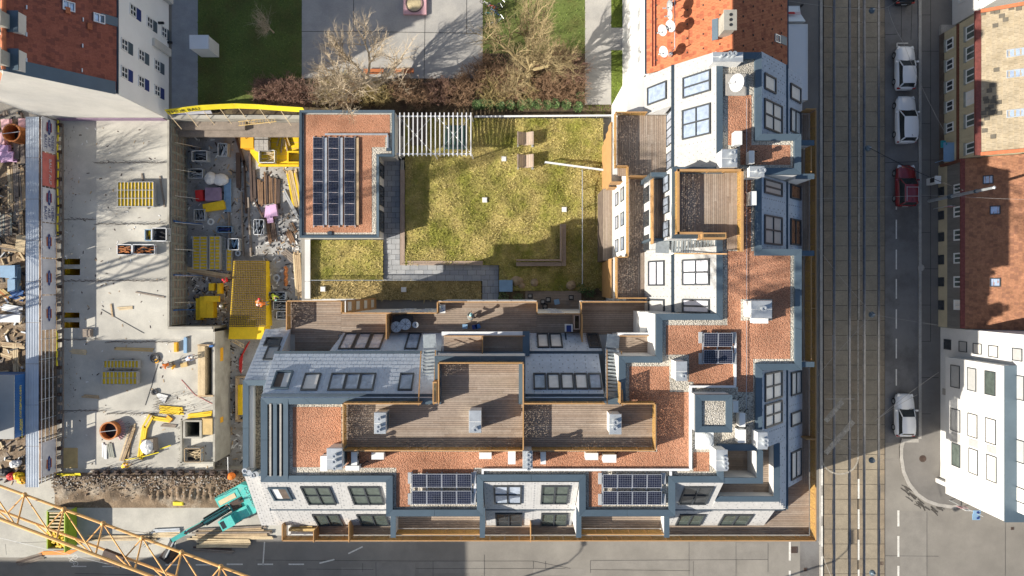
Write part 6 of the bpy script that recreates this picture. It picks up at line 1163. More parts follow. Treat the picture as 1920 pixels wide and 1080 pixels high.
# furniture on the terraces
def mtable(px, py, r, lab):
    c = P(px, py, 13.2); t = T('round_table', lab, 'table', (c.x, c.y, ZT), 'round metal tables on the north terrace'); O('table_top', B().ring((c.x,c.y,13.2),(0,0,1),r,r-.06,.03).cyl(c.x,c.y,13.2,13.22,r-.07,n=18), M['tin'], t); b = B()
    for k in range(8): a = k*.785; b.box(c.x-.001+0*a, c.y, 13.22, c.x+.001, c.y+.001, 13.221); b.tube((c.x,c.y,13.225),(c.x+math.cos(a)*(r-.08),c.y+math.sin(a)*(r-.08),13.225),.012,n=4)
    O('spoke', b, M['black'], t); O('table_foot', B().cyl(c.x,c.y,ZT,13.2,.05,n=8).cyl(c.x,c.y,ZT,ZT+.04,r*.7,n=14), M['black'], t)
mtable(743,613,.42,'round metal table next to the orange partition'); mtable(760,608,.44,'largest round metal table in the middle of the three'); mtable(779,609,.24,'smallest round metal table, right of the three')
O('hot_tub_cover', B().pb(738,593,772,603,ZT,13.1).pb(736,591,774,604,13.1,13.18), M['black'], label='black cover behind the round metal tables on the terrace', cat='cover')
t = T('terrace_table', 'narrow white folding table in the terrace corner', 'table', (P(829,579,13.2).x, P(829,579,13.2).y, ZT)); O('table_top', B().pb(824,571,835,587,13.15,13.2), M['tin_w'], t)
for x in (825.5, 833.5):
    for y in (573, 585): c = P(x, y, 13.1); O('leg', B().cyl(c.x,c.y,ZT,13.15,.02,n=5), M['tin'], t)
for k in range(3): O('cup', B().cyl(P(827+k*2.4,575+k*3.5,13.2).x, P(827+k*2.4,575+k*3.5,13.2).y, 13.2, 13.3, .045, .055, 8), M['bluegrey'] if k else M['tealcloth'], label=('teal','blue grey upper','blue grey lower')[k]+' cup on the narrow white terrace table', cat='cup')
t = T('deck_cabinet', 'white edged low cabinet against the shingles on the north terrace', 'cabinet', (P(1067,614,13.2).x, P(1067,614,13.2).y, ZT)); O('body', B().pb(1060,608,1074,622,ZT,13.3), M['tin_w'], t); O('lid', B().pb(1062,610,1071,622,13.3,13.34), M['navy'], t)
t = T('tall_planter', 'tall thin framed planter box beside the orange partition', 'planter', (P(1082,604,13.2).x, P(1082,604,13.2).y, ZT)); O('box_frame', B().pb(1076,590,1078,618,ZT,13.5).pb(1086,590,1088,618,ZT,13.5).pb(1078,590,1086,592,ZT,13.5).pb(1078,616,1086,618,ZT,13.5), M['timber_l'], t); O('soil', B().pb(1078,592,1086,616,ZT,13.2), M['soil'], t)
for i, (px, py, lab) in enumerate(((872,612,'blue grey bottle crate left at the low terrace parapet'),(890,613,'dark crate at the middle of the low terrace parapet'),(896,612,'blue bag beside the dark crate at the parapet'))):
    c = P(px, py, 12.8); b = B().rbox(c.x, c.y, ZT, 12.85, .35, .3, .2*i).rbox(c.x, c.y, 12.85, 12.9, .39, .34, .2*i); O('storage_crate', b, M[('bluegrey','navy','blue')[i]], label=lab, cat='crate')
# ------------------------------------------------------------------ building site
ZPIT = -3.4
site_holes = [order(pr(118,485,150,516)), order(pr(117,586,149,615)), order(pr(372,649,397,740)), order(pr(347,791,374,819))]
b = B()
for c in cells(HX0, HY0, -33.0, HY1-.1, site_holes): b.box(c[0], c[1], -.35, c[2], c[3], 0)
for c in cells(-33.0, HY0, -28.7, -3.7, site_holes): b.box(c[0], c[1], -.35, c[2], c[3], 0)
slab = O('floor_slab', b, M['slab'], kind='structure')
b = B(); b.box(HX0-3, HY0-3, ZPIT-.3, HX1+1.5, HY1+3, ZPIT); O('pit_floor', b, M['pit'], kind='structure')
O('retaining_wall', B().box(HX1, HY0, ZPIT, HX1+.25, -3.7, -.0).box(-33.2, HY1-.1, ZPIT, HX1+.25, HY1+.25, .25).box(HX0-.3, HY0-.3, ZPIT, HX0, HY1, -.02).box(HX0, HY0-.25, ZPIT, HX1, HY0-.002, -.05), M['concrete'], label='rough concrete retaining walls round the building site', cat='wall')
for h in site_holes:
    m = M['yellow'] if h[0] < -42 else M['grn']
    O('shaft_wall', B().box(h[0]-.2,h[1]-.2,-3,h[0],h[3]+.2,-.02).box(h[2],h[1]-.2,-3,h[2]+.2,h[3]+.2,-.02).box(h[0],h[1]-.2,-3,h[2],h[1],-.02).box(h[0],h[3],-3,h[2],h[3]+.2,-.02).box(h[0],h[1],-3.2,h[2],h[3],-3), m, slab, kind='structure')
for y in (500, 600): O('shaft_beam', B().pb(117,y-4,150,y+4,-.3,.01), M['concrete'], slab, kind='structure')
for y in (500, 600): O('shaft_formwork', B().pb(119,y-14,131,y+14,-1.2,-.6), M['yellow'], slab, kind='structure')
b = B(); b2 = B()
for x0, x1, y in ((178,312,305),(120,180,411),(180,312,420),(120,190,527),(183,312,526),(120,190,636),(200,330,641),(118,200,770),(200,330,775)):
    n = int((x1-x0)/2.6)
    for k in range(n):
        c = P(x0+(x1-x0)*k/n+random.uniform(-.6,.6), y+random.uniform(-2,2)); b.tube(c, c+Vector((random.uniform(-.1,.1),random.uniform(-.1,.1),.42)), .016, n=3, cap=False)
    p, q = P(x0, y, .02), P(x1, y, .02); b2.box(p.x, p.y-.03, 0, q.x, p.y+.03, .015)
for x, y0, y1 in ((124,240,300),(126,310,480),(127,640,765)):
    for k in range(int((y1-y0)/3.2)): c = P(x+random.uniform(-6,14), y0+k*3.2); b.tube(c, c+Vector((.25,random.uniform(-.1,.1),.35)), .014, n=3, cap=False)
for x0, x1, y0, y1 in ((325,395,735,775),(235,250,790,880),(290,320,745,770),(200,290,870,884),(335,345,790,880)):
    for k in range(60): c = P(random.uniform(x0,x1), random.uniform(y0,y1)); b.tube(c, c+Vector((random.uniform(-.08,.08),random.uniform(-.08,.08),.4)), .014, n=3, cap=False)
O('starter_bars', b, M['rustdark'], label='rows of rusty starter bars standing out of the concrete slab', cat='rebar', kind='stuff'); O('slab_joint', b2, M['asphalt_patch'], slab, kind='structure')
# wall with formwork panels between slab and pit
w = T('formwork_wall', 'long wall of upright grey-green formwork panels at the pit edge', 'formwork', (-32.9, 6, ZPIT))
O('wall_core', B().box(-33.0,-3.65,ZPIT,-32.82,16.1,.22), M['concrete'], w)
yy = -3.6; k = 0
while yy < 15.9:
    O('formwork_panel', B().box(-32.82,yy+.015,ZPIT+.05,-32.76,yy+.865,.05), M['timber_g'], w); b = B(); b.box(-32.76,yy+.02,ZPIT+.05,-32.66,yy+.09,.05).box(-32.76,yy+.79,ZPIT+.05,-32.66,yy+.86,.05)
    for z in (-3.2,-2.5,-1.8,-1.1,-.4,-.02): b.box(-32.76,yy+.09,z-.04,-32.67,yy+.79,z+.04)
    O('panel_rib', b, M['grn'], w); yy += .88; k += 1
for y in (1.2, 6.4, -2.2): O('wall_strut', B().box(-32.66,y,ZPIT+1.2,-32.5,y+.12,-.3).tube((-32.6,y+.05,-1.2),(-31.2,y+.05,ZPIT),.05), M['blue'], w)
b = B()
for y in range(230, 610, 48): p = P(356,y,ZPIT); b.tube((-32.6,p.y,-.5),(-31.1,p.y,ZPIT),.03,n=4)
O('raking_prop', b, M['tin'], w)
O('concrete_wall', B().pb(399,622,403,866,ZPIT,.35).box(-28.68,PY(866,0),ZPIT,-28.4,PY(622,0),.1), M['concrete'], label='thick raw concrete wall right of the timber shaft', cat='wall')
X = -28.38
for y0, y1, z in ((652,677,-1.2),(782,792,-1.2)): O('wall_tag', B().box(X-.01,PY(y1,z),z-.35,X+.03,PY(y0,z),z+.35), M['amber'], label=('tall' if y0 < 700 else 'small square')+' amber board fixed to the raw concrete wall', cat='board')
O('low_wall', B().box(-33.0,-3.95,ZPIT,PX(398,0),-3.7,.12), M['concrete'], label='low concrete edge wall along the bottom of the pit', cat='wall')
# concrete tops left of the pavilion
O('purple_strip', B().box(-43.2,16.05,-.1,-33.1,16.12,.8), M['purplehaze'], label='faded purple insulation strip along the foot of the white gable', cat='strip')
O('slab_stub', B().pb(155,617,171,632,0,.3).pb(157,619,169,630,.3,.34), M['timber_g'], label='square grey brown stub block on the slab left half', cat='block')

def thing1(name, b, m, lab, cat, group=None): return O(name, b, m, label=lab, cat=cat, group=group)
def formstack(x0, y0, x1, y1, z0, n, lab, nx, ny, alt=0):
    zt = z0+n*.16+.1; t = T('formwork_stack', lab, 'formwork stack', (*P((x0+x1)/2,(y0+y1)/2,z0)[:2], z0)); X0, X1, Y0, Y1 = PX(x0,zt), PX(x1,zt), PY(y1,zt), PY(y0,zt)
    for k in (.2, .75): O('skid', B().box(X0+(X1-X0)*k-.06,Y0-.15,z0,X0+(X1-X0)*k+.06,Y1+.15,z0+.1), M['timber_g'], t)
    for i in range(n):
        z = z0+.1+i*.16; O('board', B().box(X0+.03,Y0+.03,z,X1-.03,Y1-.03,z+.05), M['yellow'] if (n-1-i) % 2 == alt else M['grn'], t); b = B()
        for k in range(nx+1): x = X0+(X1-X0)*k/nx; b.box(x-.025,Y0,z+.05,x+.025,Y1,z+.15)
        for k in range(ny+1): y = Y0+(Y1-Y0)*k/ny; b.box(X0,y-.025,z+.05,X1,y+.025,z+.148)
        O('panel_grid', b, M['pavers'], t)
    return t
formstack(220,341,287,387,0,4,'yellow gridded formwork stack lying on skids in the sunlit slab',10,3)
formstack(194,676,259,690,0,3,'shaded upper formwork stack with yellow blocks',10,1); formstack(191,697,256,721,0,4,'shaded lower formwork stack with yellow blocks',9,2)
formstack(361,443,388,505,ZPIT,5,'wide yellow formwork stack in the pit beside the panel wall',2,11); formstack(392,443,412,505,ZPIT,5,'narrower yellow formwork stack in the pit',2,10); formstack(424,467,434,508,ZPIT,3,'slim yellow formwork stack near the blue crate',1,6); formstack(413,446,422,505,ZPIT,2,'dark slim formwork stack between two yellow stacks',1,8,1)
def crate(x0, y0, x1, y1, z0, h, lab, fill='black', fm='steelwhite', rods=True):
    zt = z0+h; X0, X1, Y0, Y1 = PX(x0,zt), PX(x1,zt), PY(y1,zt), PY(y0,zt); t = T('site_crate', lab, 'crate', ((X0+X1)/2,(Y0+Y1)/2,z0), 'steel crates on the building site'); b = B()
    for z in (z0+.08, zt-.06): b.box(X0,Y0,z,X1,Y0+.06,z+.06).box(X0,Y1-.06,z,X1,Y1,z+.06).box(X0,Y0+.06,z,X0+.06,Y1-.06,z+.06).box(X1-.06,Y0+.06,z,X1,Y1-.06,z+.06)
    for x in (X0, X1-.06):
        for y in (Y0, Y1-.06): b.box(x,y,z0,x+.06,y+.06,zt)
    O('crate_frame', b, M[fm], t); O('crate_floor', B().box(X0+.06,Y0+.06,z0+.1,X1-.06,Y1-.06,z0+.14), M['black'], t); s = B()
    s.box(X0+.02,Y0+.02,z0+.14,X0+.04,Y1-.02,zt-.07).box(X1-.04,Y0+.02,z0+.14,X1-.02,Y1-.02,zt-.07).box(X0+.04,Y0+.02,z0+.14,X1-.04,Y0+.04,zt-.07).box(X0+.04,Y1-.04,z0+.14,X1-.04,Y1-.02,zt-.07); O('crate_side', s, M['tin'], t); f = B()
    for k in range(14):
        x, y, a = random.uniform(X0+.2,X1-.2), random.uniform(Y0+.2,Y1-.2), random.uniform(-.5,.5)+(0 if X1-X0 > Y1-Y0 else 1.57); l = max(.2, min(X1-X0,Y1-Y0)*.7)
        f.rbox(x,y,z0+.15+.03*k,z0+.2+.03*k,l*random.uniform(.6,1.1),.06 if rods else .2,a)
    O('crate_load', f, M[fill], t, kind='stuff'); return t
for a in ((359,282,388,302,ZPIT,.9,'crate holding dark posts in the upper left of the pit','pavers','steelwhite'),(352,316,380,334,ZPIT,.8,'crate of steel parts below the dark posts crate','tin','tin'),(408,268,426,293,ZPIT,.7,'pale steel crate upper middle of the pit','tin','tin'),(363,392,384,413,ZPIT,.7,'crate full of small grey clamps beside the panel wall','pavers','tin'),(427,447,448,469,ZPIT,.9,'white crate with bright blue load','bluegrey','steelwhite'),(406,424,435,436,ZPIT,.5,'dark blue framed crate above the yellow stacks','navy','bluegrey'),(475,411,495,440,ZPIT,.5,'tilted pale rack beside the pink foam','tin','steelwhite'),(485,281,515,305,ZPIT+.25,.9,'white crate of rods on the yellow platform','timber_p','steelwhite'),(503,547,535,562,ZPIT,.7,'crate next to the worker in yellow','tin','tin'),(512,565,538,580,ZPIT,.7,'white crate of grey parts beside the gold terrace','pavers','steelwhite'),(518,584,538,599,ZPIT,.7,'smaller white crate under the gold terrace','pavers','steelwhite'),(271,430,284,451,0,.8,'blue crate with yellow lid half on the slab','yellow','bluegrey'),(284,427,312,452,0,.9,'dark crate of steel on the slab near the wall','black','steelwhite'),(219,458,247,478,0,.5,'left rack of rusty clamps on the slab','rust','steelwhite'),(248,458,290,477,0,.5,'right rack of rusty clamps on the slab','rust','steelwhite'),(361,232,392,246,ZPIT,.9,'crate with a yellow block at the top of the pit','yellow','tin'),(394,230,412,246,ZPIT,.7,'blue grey crate at the top of the pit','bluegrey','tin'),(345,841,376,867,0,.8,'open timber box of planks in the slab bay','timber_p','timber')): crate(*a)
def lumber(x0, y0, x1, y1, z0, n, lab, m='timber', layers=1, cat='lumber pile', name='lumber_pile', w=3.2, jit=1.5, seed=0):
    """planks lying along the line between two photograph points, side by side"""
    rnd = random.Random(seed); zt = z0+layers*.08; p, q = P(x0,y0,zt), P(x1,y1,zt); d = (q-p); L_ = d.length; d.normalize(); s = Vector((-d.y,d.x,0)); k_ = (H-zt)/F; t = T(name, lab, cat, (*((p+q)/2)[:2], z0)); ms = m if isinstance(m, (list, tuple)) else (m,)
    for l in range(layers):
        for i in range(n):
            c = (p+q)/2+s*(i-(n-1)/2)*w*k_+d*rnd.uniform(-jit,jit)*k_*2; a = rnd.uniform(-.02,.02)*jit; dd = (d+s*a).normalized(); O('plank', B().obb((c.x,c.y,z0+.04+l*.08+rnd.uniform(0,.02)), L_*rnd.uniform(.82,1), w*k_*.86, .07, dd, Vector((-dd.y,dd.x,0))), M[rnd.choice(ms)], t)
    return t
TP = ('timber','timber_p','timber_g')
for i, a in enumerate(((248,546,310,558,0,1,'single dark plank lying diagonally on the slab',('timber_g',)),(208,570,211,598,0,1,'short upright lying board in the slab middle',('timber',)),(217,579,248,577,0,2,'pair of pale short boards in the slab middle',('timber_p',)),(213,653,290,657,0,2,'long yellow formwork beams lying in the shade',('ply','yellow')),(133,659,165,661,0,3,'broken pale plank end in the shade',('timber_p',)),(152,742,185,745,0,2,'small heap of boards lying crosswise in the shade',('timber',)),(265,322,268,340,0,1,'timber end above the yellow stack',('timber_g',)),(298,325,310,395,0,1,'dark long timber leaning by the panel wall top',('timber_g',)))):
    lumber(*a, seed=i)
lumber(298,768,342,771,0,5,'bright yellow beams bundled on the slab by the concrete bay',('yellow',),2,w=3.0,seed=20); lumber(350,781,398,775,0,3,'yellow beams sloping against the concrete wall',('yellow',),2,w=3,seed=21); lumber(247,795,238,858,0,2,'narrow planks beside the yellow formwork frame',('timber',),1,seed=22); lumber(226,868,252,790,0,3,'thin scaffold tubes left of the yellow frame',('timber_g','timber_p'),1,seed=23); lumber(262,860,271,800,0,3,'yellow formwork beams standing on the slab, lower end',('yellow',),3,w=3.4,seed=24); lumber(272,800,284,778,0,3,'yellow formwork beams, upper end of the frame',('yellow','timber_p'),3,w=3.6,seed=25); lumber(283,783,318,789,0,2,'yellow beam with orange box on the slab',('yellow',),2,w=4,seed=26); lumber(311,782,321,790,0,2,'short amber box of boards on the slab',('amber',),2,w=5,jit=0,seed=27); lumber(195,830,196,862,0,3,'white tube bundle below the orange pipe',('steelwhite','black'),1,w=3,seed=28); lumber(204,830,210,858,0,3,'greenish tube bundle below the orange pipe',('grn',),1,w=3.4,seed=29); lumber(300,797,330,799,0,2,'dark boards lying above the concrete bay',('timber_g',),1,seed=30); lumber(250,800,228,868,0,3,'long weathered planks left of the shaded cone',('timber','timber_g'),2,w=2.6,seed=31)
# timber-lined shaft, concrete bay
t = T('timber_shaft', 'timber lined stair shaft beside the raw concrete wall', 'shaft', (*P(386,694)[:2], 0))
for k in range(5): O('upright_board', B().pb(371+k*2.6,649,373.2+k*2.6,741,-2.8,.5), M['timber_p'], t)
OS('shaft_frame', B().pb(370,646,400,649,-.2,.4).pb(370,741,400,744,-.2,.4), M['timber'], t); O('blue_corner', B().pb(392,647,399,651,.4,.6), M['blue'], t)
t = T('concrete_bay', 'square concrete shaft upstand with shuttered side near the concrete wall', 'shaft', (*P(362,805)[:2], 0))
O('upstand', B().pb(343,788,347,822,0,.5).pb(374,788,378,822,0,.5).pb(347,788,374,791,0,.5).pb(347,819,374,822,0,.5), M['concrete'], t); O('shuttering', B().pb(379,784,398,815,0,.45).pb(380,785,397,787,.45,.6), M['ply'], t)
O('bay_wall', B().pb(338,790,341,868,0,.4).pb(338,866,400,869.5,0,.4), M['concrete'], label='low concrete kerb of the open bay with the timber box', cat='wall')
# pipes and the concrete bucket
def pipe(px, py, z, r, lab, name, h=1.0, m='rust'):
    c = P(px, py, z+h); t = T(name, lab, 'steel ring', (c.x, c.y, z)); O('shell', B().ring((c.x,c.y,z),(0,0,1),r,r-.07,h,24), M[m], t); O('rim', B().ring((c.x,c.y,z+h),(0,0,1),r+.05,r-.08,.06,24), M[m], t); O('bottom', B().cyl(c.x,c.y,z,z+.06,r-.08,n=20), M['black'], t); O('crossbar', B().tube((c.x-r,c.y-.1,z+h+.05),(c.x+r,c.y+.1,z+h+.05),.03,n=5), M['tin'], t); return t
t = pipe(204,808,0,.82,'orange rusty steel ring lying on the sunlit slab','steel_ring',.7); b = B()
c = P(204,808,.7)
for k in range(10): a = -.9+k*.2; b.tube((c.x+math.cos(a)*.85,c.y+math.sin(a)*.85,.05),(c.x+math.cos(a)*1.25,c.y+math.sin(a)*1.25,.08),.05,n=5)
O('anchor_bar', b, M['salmon'], t)
pipe(22,249,.1,.82,'orange concrete bucket between pink boards at the left edge','concrete_bucket',1.5)
# pit: beams, foam, bags, yellow platform
for i, (x0, y0, x1, y1, w, m, lab) in enumerate(((446,286,447,352,8,'rustdark','thick rusty steel bundle upper middle of the pit'),(437,240,462,320,4,'rustdark','long rusty steel beam slanting from the pit top'),(457,300,461,400,3,'rustdark','long thin rusty beam in the pit middle'),(468,285,472,378,4,'rustdark','rusty beam ending near the brown log bundles'),(476,318,478,372,5,'rustdark','short thick rusty beam beside the logs'),(452,360,456,480,3,'timber_g','thin dark rail lower middle of the pit'),(465,370,470,480,3,'timber_g','second thin dark rail lower middle of the pit'),(474,370,496,415,3,'rustdark','slanting thin rusty beam under the logs'),(428,398,430,470,3,'timber_g','thin dark rail beside the blue formwork'))):
    p, q = P(x0,y0,ZPIT+.2), P(x1,y1,ZPIT+.2); d = (q-p).normalized(); s = Vector((-d.y,d.x,0)); ww = w*.0535; L_ = (q-p).length; c = (p+q)/2
    b = B().obb(c, L_, ww, .03, d, s).obb(c-Vector((0,0,.17)), L_, ww, .03, d, s).obb(c-Vector((0,0,.085)), L_, .03, .14, d, s); thing1('steel_beam', b, M[m], lab, 'steel beam')
for i, (x0, y0, x1, y1, n, m, lab) in enumerate(((487,335,489,385,3,('rust_l','rustdark'),'brown log bundle leftmost beside the thick beam'),(497,322,500,385,2,('rust_l','rustdark'),'brown log bundle second from the left'),(508,330,510,382,3,('rust_l','rustdark'),'brown log bundle in the middle tied with cords'),(519,335,520,390,3,('rust_l','rustdark'),'brown log bundle rightmost tied with cords'),(545,318,560,392,6,('ply','timber_p','yellow'),'honey coloured long timbers against the pavilion wall'),(530,355,560,410,2,('pavers','timber_p'),'pale grey beams slanting toward the pavilion corner'),(556,470,560,560,4,('timber_p','timber'),'pale tall timber stack along the garden wall'),(340,503,430,520,3,('timber','timber_p'),'three long timbers lying above the red jacket worker'),(505,405,512,455,5,('rust_l','rustdark'),'rusty timber bundle under the pink foam'),(545,420,553,435,3,('timber_g','rust_l'),'short weathered offcuts left of the pavilion corner'),(540,432,549,455,3,('rust_l',),'second heap of rusty offcuts near the pavilion corner'),(530,470,552,488,4,('timber_g',),'grey weathered planks left of the garden wall'))):
    M.setdefault('rust_l', mat('brown_logs', (.2,.12,.07), .9, .25, 2, .2, 9)); lumber(x0,y0,x1,y1,ZPIT,n,lab,m,2,w=3.4,seed=60+i)
b = B()
for k in range(6): b.tube(P(534+(k%2)*3,500+k*6,ZPIT+.2), P(538-(k%2)*3,506+k*6,ZPIT+.2), .16, n=8)
thing1('coiled_mat', b, M['rust'], 'ochre rolled mat curling beside the weathered planks', 'roll')
t = T('yellow_platform', 'bright yellow formwork platform in the upper right of the pit', 'platform', (*P(520,275,-2.4)[:2], ZPIT))
q = [P(x,y,-2.9) for x, y in ((469,286),(487,310),(560,312),(560,238),(470,238))]
O('platform_board', B().prism([(v.x,v.y) for v in q], ZPIT+.1, -2.9), M['yellow'], t); b = B()
for k in range(6): y = 245+k*11; b.pb(472 if y < 286 else 484,y-.4,560,y+.4,-2.9,-2.885)
O('board_joint', b, M['ply'], t); O('side_board', B().pb(484,308,560,312,-2.9,-2.6), M['yellow'], t); O('box_upstand', B().pb(538,283,560,286,-2.9,-2.4).pb(538,303,560,306,-2.9,-2.4).pb(538,286,541,303,-2.9,-2.4), M['yellow'], t)
for k in range(7): O('yellow_offcut', B().rbox(*P(522+k*3,262+(k%3)*6,-2.8)[:2], -2.885, -2.8+.02*k, 1.3, .12, 1.3+.1*k), M[('ply','yellow','timber')[k%3]], label=('slim tan','slim yellow','dull brown','short tan','thick yellow','crooked brown','last tan')[k]+' offcut lying on the yellow platform', cat='offcut')
t = T('amber_box', 'tall amber steel box at the left end of the yellow platform', 'box', (*P(463,258,-2)[:2], ZPIT)); O('body', B().pb(452,240,474,277,ZPIT,-2.0), M['amber'], t); O('lid_edge', B().pb(451,239,475,278,-2.0,-1.95), M['amber'], t); O('lifting_eye', B().ring(P(461,258,-1.93),(1,0,0),.12,.07,.05,10), M['black'], t)
for i, (y0, y1) in enumerate(((241,260),(262,282))):
    t = T('block_pallet', ('upper' if i == 0 else 'lower')+' pallet of pale grey blocks on the yellow platform', 'pallet', (*P(490,(y0+y1)/2,-2)[:2], -2.9))
    for kx in range(3):
        for ky in range(3): O('block', B().pb(477+kx*8.6,y0+ky*(y1-y0)/3,477+kx*8.6+8.2,y0+ky*(y1-y0)/3+(y1-y0)/3-.3,-2.75,-1.9+.02*((kx+ky)%2)), M['kerb'], t)
    O('pallet_base', B().pb(477,y0,503,y1,-2.9,-2.75), M['timber'], t)
for i, (x0, y0, x1, y1, z, m, lab) in enumerate(((496,386,507,408,.5,'pink','pink foam board stack beside the logs'),(505,384,518,405,.7,'pink','brighter pink foam board pile leaning on the logs'),(500,405,511,417,.4,'pink','small pink foam board below the pile'),(384,352,413,376,.6,'purplehaze','faded pink wrapped pallet in the pit'),(367,356,381,376,.5,'redp','red wrapped bundle left of the faded pallet'),(380,379,420,394,.5,'yellow','yellow formwork panel lying near the faded pallet'))):
    zt = ZPIT+z; b = B(); cx = P((x0+x1)/2,(y0+y1)/2,zt); k = (H-zt)/F; lx, ly = (x1-x0)*k, (y1-y0)*k; a = (-.12,.12,.2,.05,.1,.16)[i]
    n = max(2, int(z/.15))
    for j in range(n): b.rbox(cx.x+random.uniform(-.05,.05),cx.y+random.uniform(-.05,.05),ZPIT+z*j/n,ZPIT+z*(j+.92)/n,lx,ly,a+random.uniform(-.05,.05))
    thing1('board_stack', b, M[m], lab, 'board stack')
b = B(); c = P(400,334,ZPIT+.6); b.ball((c.x-.35,c.y,ZPIT+.45),.6,.65,.5,12,7,jit=.08).ball((c.x+.6,c.y-.1,ZPIT+.35),.85,.62,.42,12,7,jit=.05); thing1('big_bag', b, M['bag'], 'crumpled white big bag in the pit', 'bag')
t = T('blue_formwork', 'pale blue steel formwork panel lying lengthwise in the pit', 'formwork', (*P(427,366,ZPIT)[:2], ZPIT)); O('board', B().pb(420,335,433,397,ZPIT+.05,ZPIT+.15), M['bluegrey'], t); b = B()
for k in range(6): b.pb(420,335+k*12.2,433,336+k*12.2,ZPIT+.15,ZPIT+.25)
b.pb(420,335,421.2,397,ZPIT+.15,ZPIT+.24).pb(431.8,335,433,397,ZPIT+.15,ZPIT+.24); O('panel_rib', b, M['bluegrey'], t)
for i, (x0, y0, x1, y1, z0, lab) in enumerate(((367,559,376,600,.5,'lowest yellow box of the boxed group in the pit'),(374,556,400,596,.7,'large yellow box in the middle of the group'),(382,555,411,566,.95,'long yellow box lying on top of the group'),(391,531,401,545,.4,'small yellow box above the group'),(407,531,414,551,.5,'narrow upright yellow box above the group'))):
    z1 = ZPIT+z0+.25; b = B().pb(x0,y0,x1,y1,ZPIT if i != 2 else z1-.25,z1); b.pb(x0+.7,y0+.7,x1-.7,y1-.7,z1,z1+.02); b.pb((x0+x1)/2-.4,y0+1,(x0+x1)/2+.4,y1-1,z1+.02,z1+.04); thing1('yellow_box', b, M['yellow'], lab, 'box', 'yellow boxes on the pit floor')
for px, py, r, lab in ((396,416,.35,'white ring shaped coil on the pit floor'),(447,475,.3,'dark white edged coil beside the mesh ramp'),(519,521,.38,'thin wire ring by the rolled mat')): c = P(px,py,ZPIT); thing1('cable_coil', B().ring((c.x,c.y,ZPIT),(0,0,1),r,r*.55,.15).ring((c.x+.04,c.y,ZPIT+.15),(0,0,1),r*.9,r*.6,.06), M['bag'] if px < 400 else M['tin'], lab, 'coil')
for px, py, r, m, lab in ((291,671,.45,'black','black cable coil on the sunlit slab'),(294,677,.2,'amber','amber cable reel beside the black coil'),(290,735,.3,'black','small dark coil on the shade edge'),(103,597,.24,'yellow','yellow cable reel hung at the pile wall')): c = P(px,py,0); thing1('cable_coil', B().ring((c.x,c.y,.0),(0,0,1),r,r*.6,.1).ring((c.x+.05,c.y+.04,.1),(0,0,1),r*.95,r*.62,.07), M[m], lab, 'coil')
for i, (pts, lab) in enumerate((([(296,682),(285,720),(272,760)],'black cable running down from the coil'),([(190,580),(225,600),(270,625)],'thin grey cable across the slab'),([(340,712),(365,740),(398,757)],'reddish cable near the timber shaft'))): thing1('site_cable', B().path([P(x,y,.03) for x,y in pts], .02, 4), M['black' if i < 2 else 'redp'], lab, 'cable')
b = B(); 
for k in range(4): b.path([P(468-k*1.5,640+k*2,-3.2),P(455-k*2,665+k*3,-3.2),P(452-k,700-k*2,-3.2)], .05, 5)
thing1('red_hose', b, M['redp'], 'red hoses curled beside the west mansard', 'hose')
t = T('open_trough', 'rusty open trough beside the west block', 'trough', (*P(448,740,-3)[:2], ZPIT)); O('trough_frame', B().pb(441,708,444,790,ZPIT,-2.7).pb(441,706,458,709,ZPIT,-2.7).pb(441,788,458,791,ZPIT,-2.7), M['timber'], t); O('trough_liner', B().pb(446,722,453,778,ZPIT,-2.9), M['yellow'], t)
# yellow ramp with reinforcement mesh
t = T('mesh_ramp', 'yellow shuttered ramp covered by a dark reinforcement mesh', 'ramp', (*P(466,560,-3)[:2], ZPIT))
A_, B_, C_, D_ = P(438,489,-2.4), P(499,489,-2.4), P(499,612,-1.6), P(430,612,-1.6)
O('ramp_board', B().hull([(v.x,v.y,ZPIT) for v in (D_,C_,B_,A_)], [D_,C_,B_,A_]), M['yellow'], t); b = B()
for k in range(21): f = k/20; b.tube(A_.lerp(B_,f)+Vector((0,0,.12)), D_.lerp(C_,f)+Vector((0,0,.12)), .03, n=3, cap=False)
for k in range(38): f = k/37; b.tube(A_.lerp(D_,f)+Vector((0,0,.14)), B_.lerp(C_,f)+Vector((0,0,.14)), .03, n=3, cap=False)
O('rebar_mesh', b, M['rustdark'], t, kind='stuff'); E_, F_ = P(428,636,-1.5), P(494,636,-1.5); O('lower_board', B().hull([(v.x,v.y,ZPIT) for v in (E_,F_,C_+Vector((-.2,-.05,0)),D_+Vector((0,-.05,0)))], [E_,F_,C_+Vector((-.2,-.05,0)),D_+Vector((0,-.05,0))]), M['yellow'], t)
b = B(); p, q = P(434,637,-1.9), P(458,650,-2.6)
for k in (-.18,.18): b.tube(p+Vector((0,k,0)), q+Vector((0,k,0)), .03)
for k in range(8): c = p.lerp(q,(k+.5)/8); b.tube(c-Vector((0,.18,0)), c+Vector((0,.18,0)), .02)
thing1('site_ladder', b, M['timber_p'], 'small timber ladder at the foot of the mesh ramp', 'ladder')
p, q = P(447,232,-.4), P(518,224,.2); d = (q-p).normalized(); s = Vector((-d.y,d.x,0)); t = T('site_ladder', 'pale orange long ladder lying along the top edge of the pit', 'ladder', (*((p+q)/2)[:2], -.4))
for k in (-.2,.2): O('ladder_rail', B().tube(p+s*k, q+s*k, .04, n=5), M['ply'], t)
for k in range(13): c = p.lerp(q,(k+.5)/13); O('rung', B().tube(c-s*.2, c+s*.2, .03, n=5), M['ply'], t)
b = B(); b.box(-33.2,HY1-1.5,-1.6,-20.3,HY1-.12,-1.3).box(-33,HY1-.9,-1.3,-26,HY1-.12,-.9); thing1('pit_ledge', b, M['timber_g'], 'stepped earth and board ledge along the top of the pit', 'ledge')
b = B()
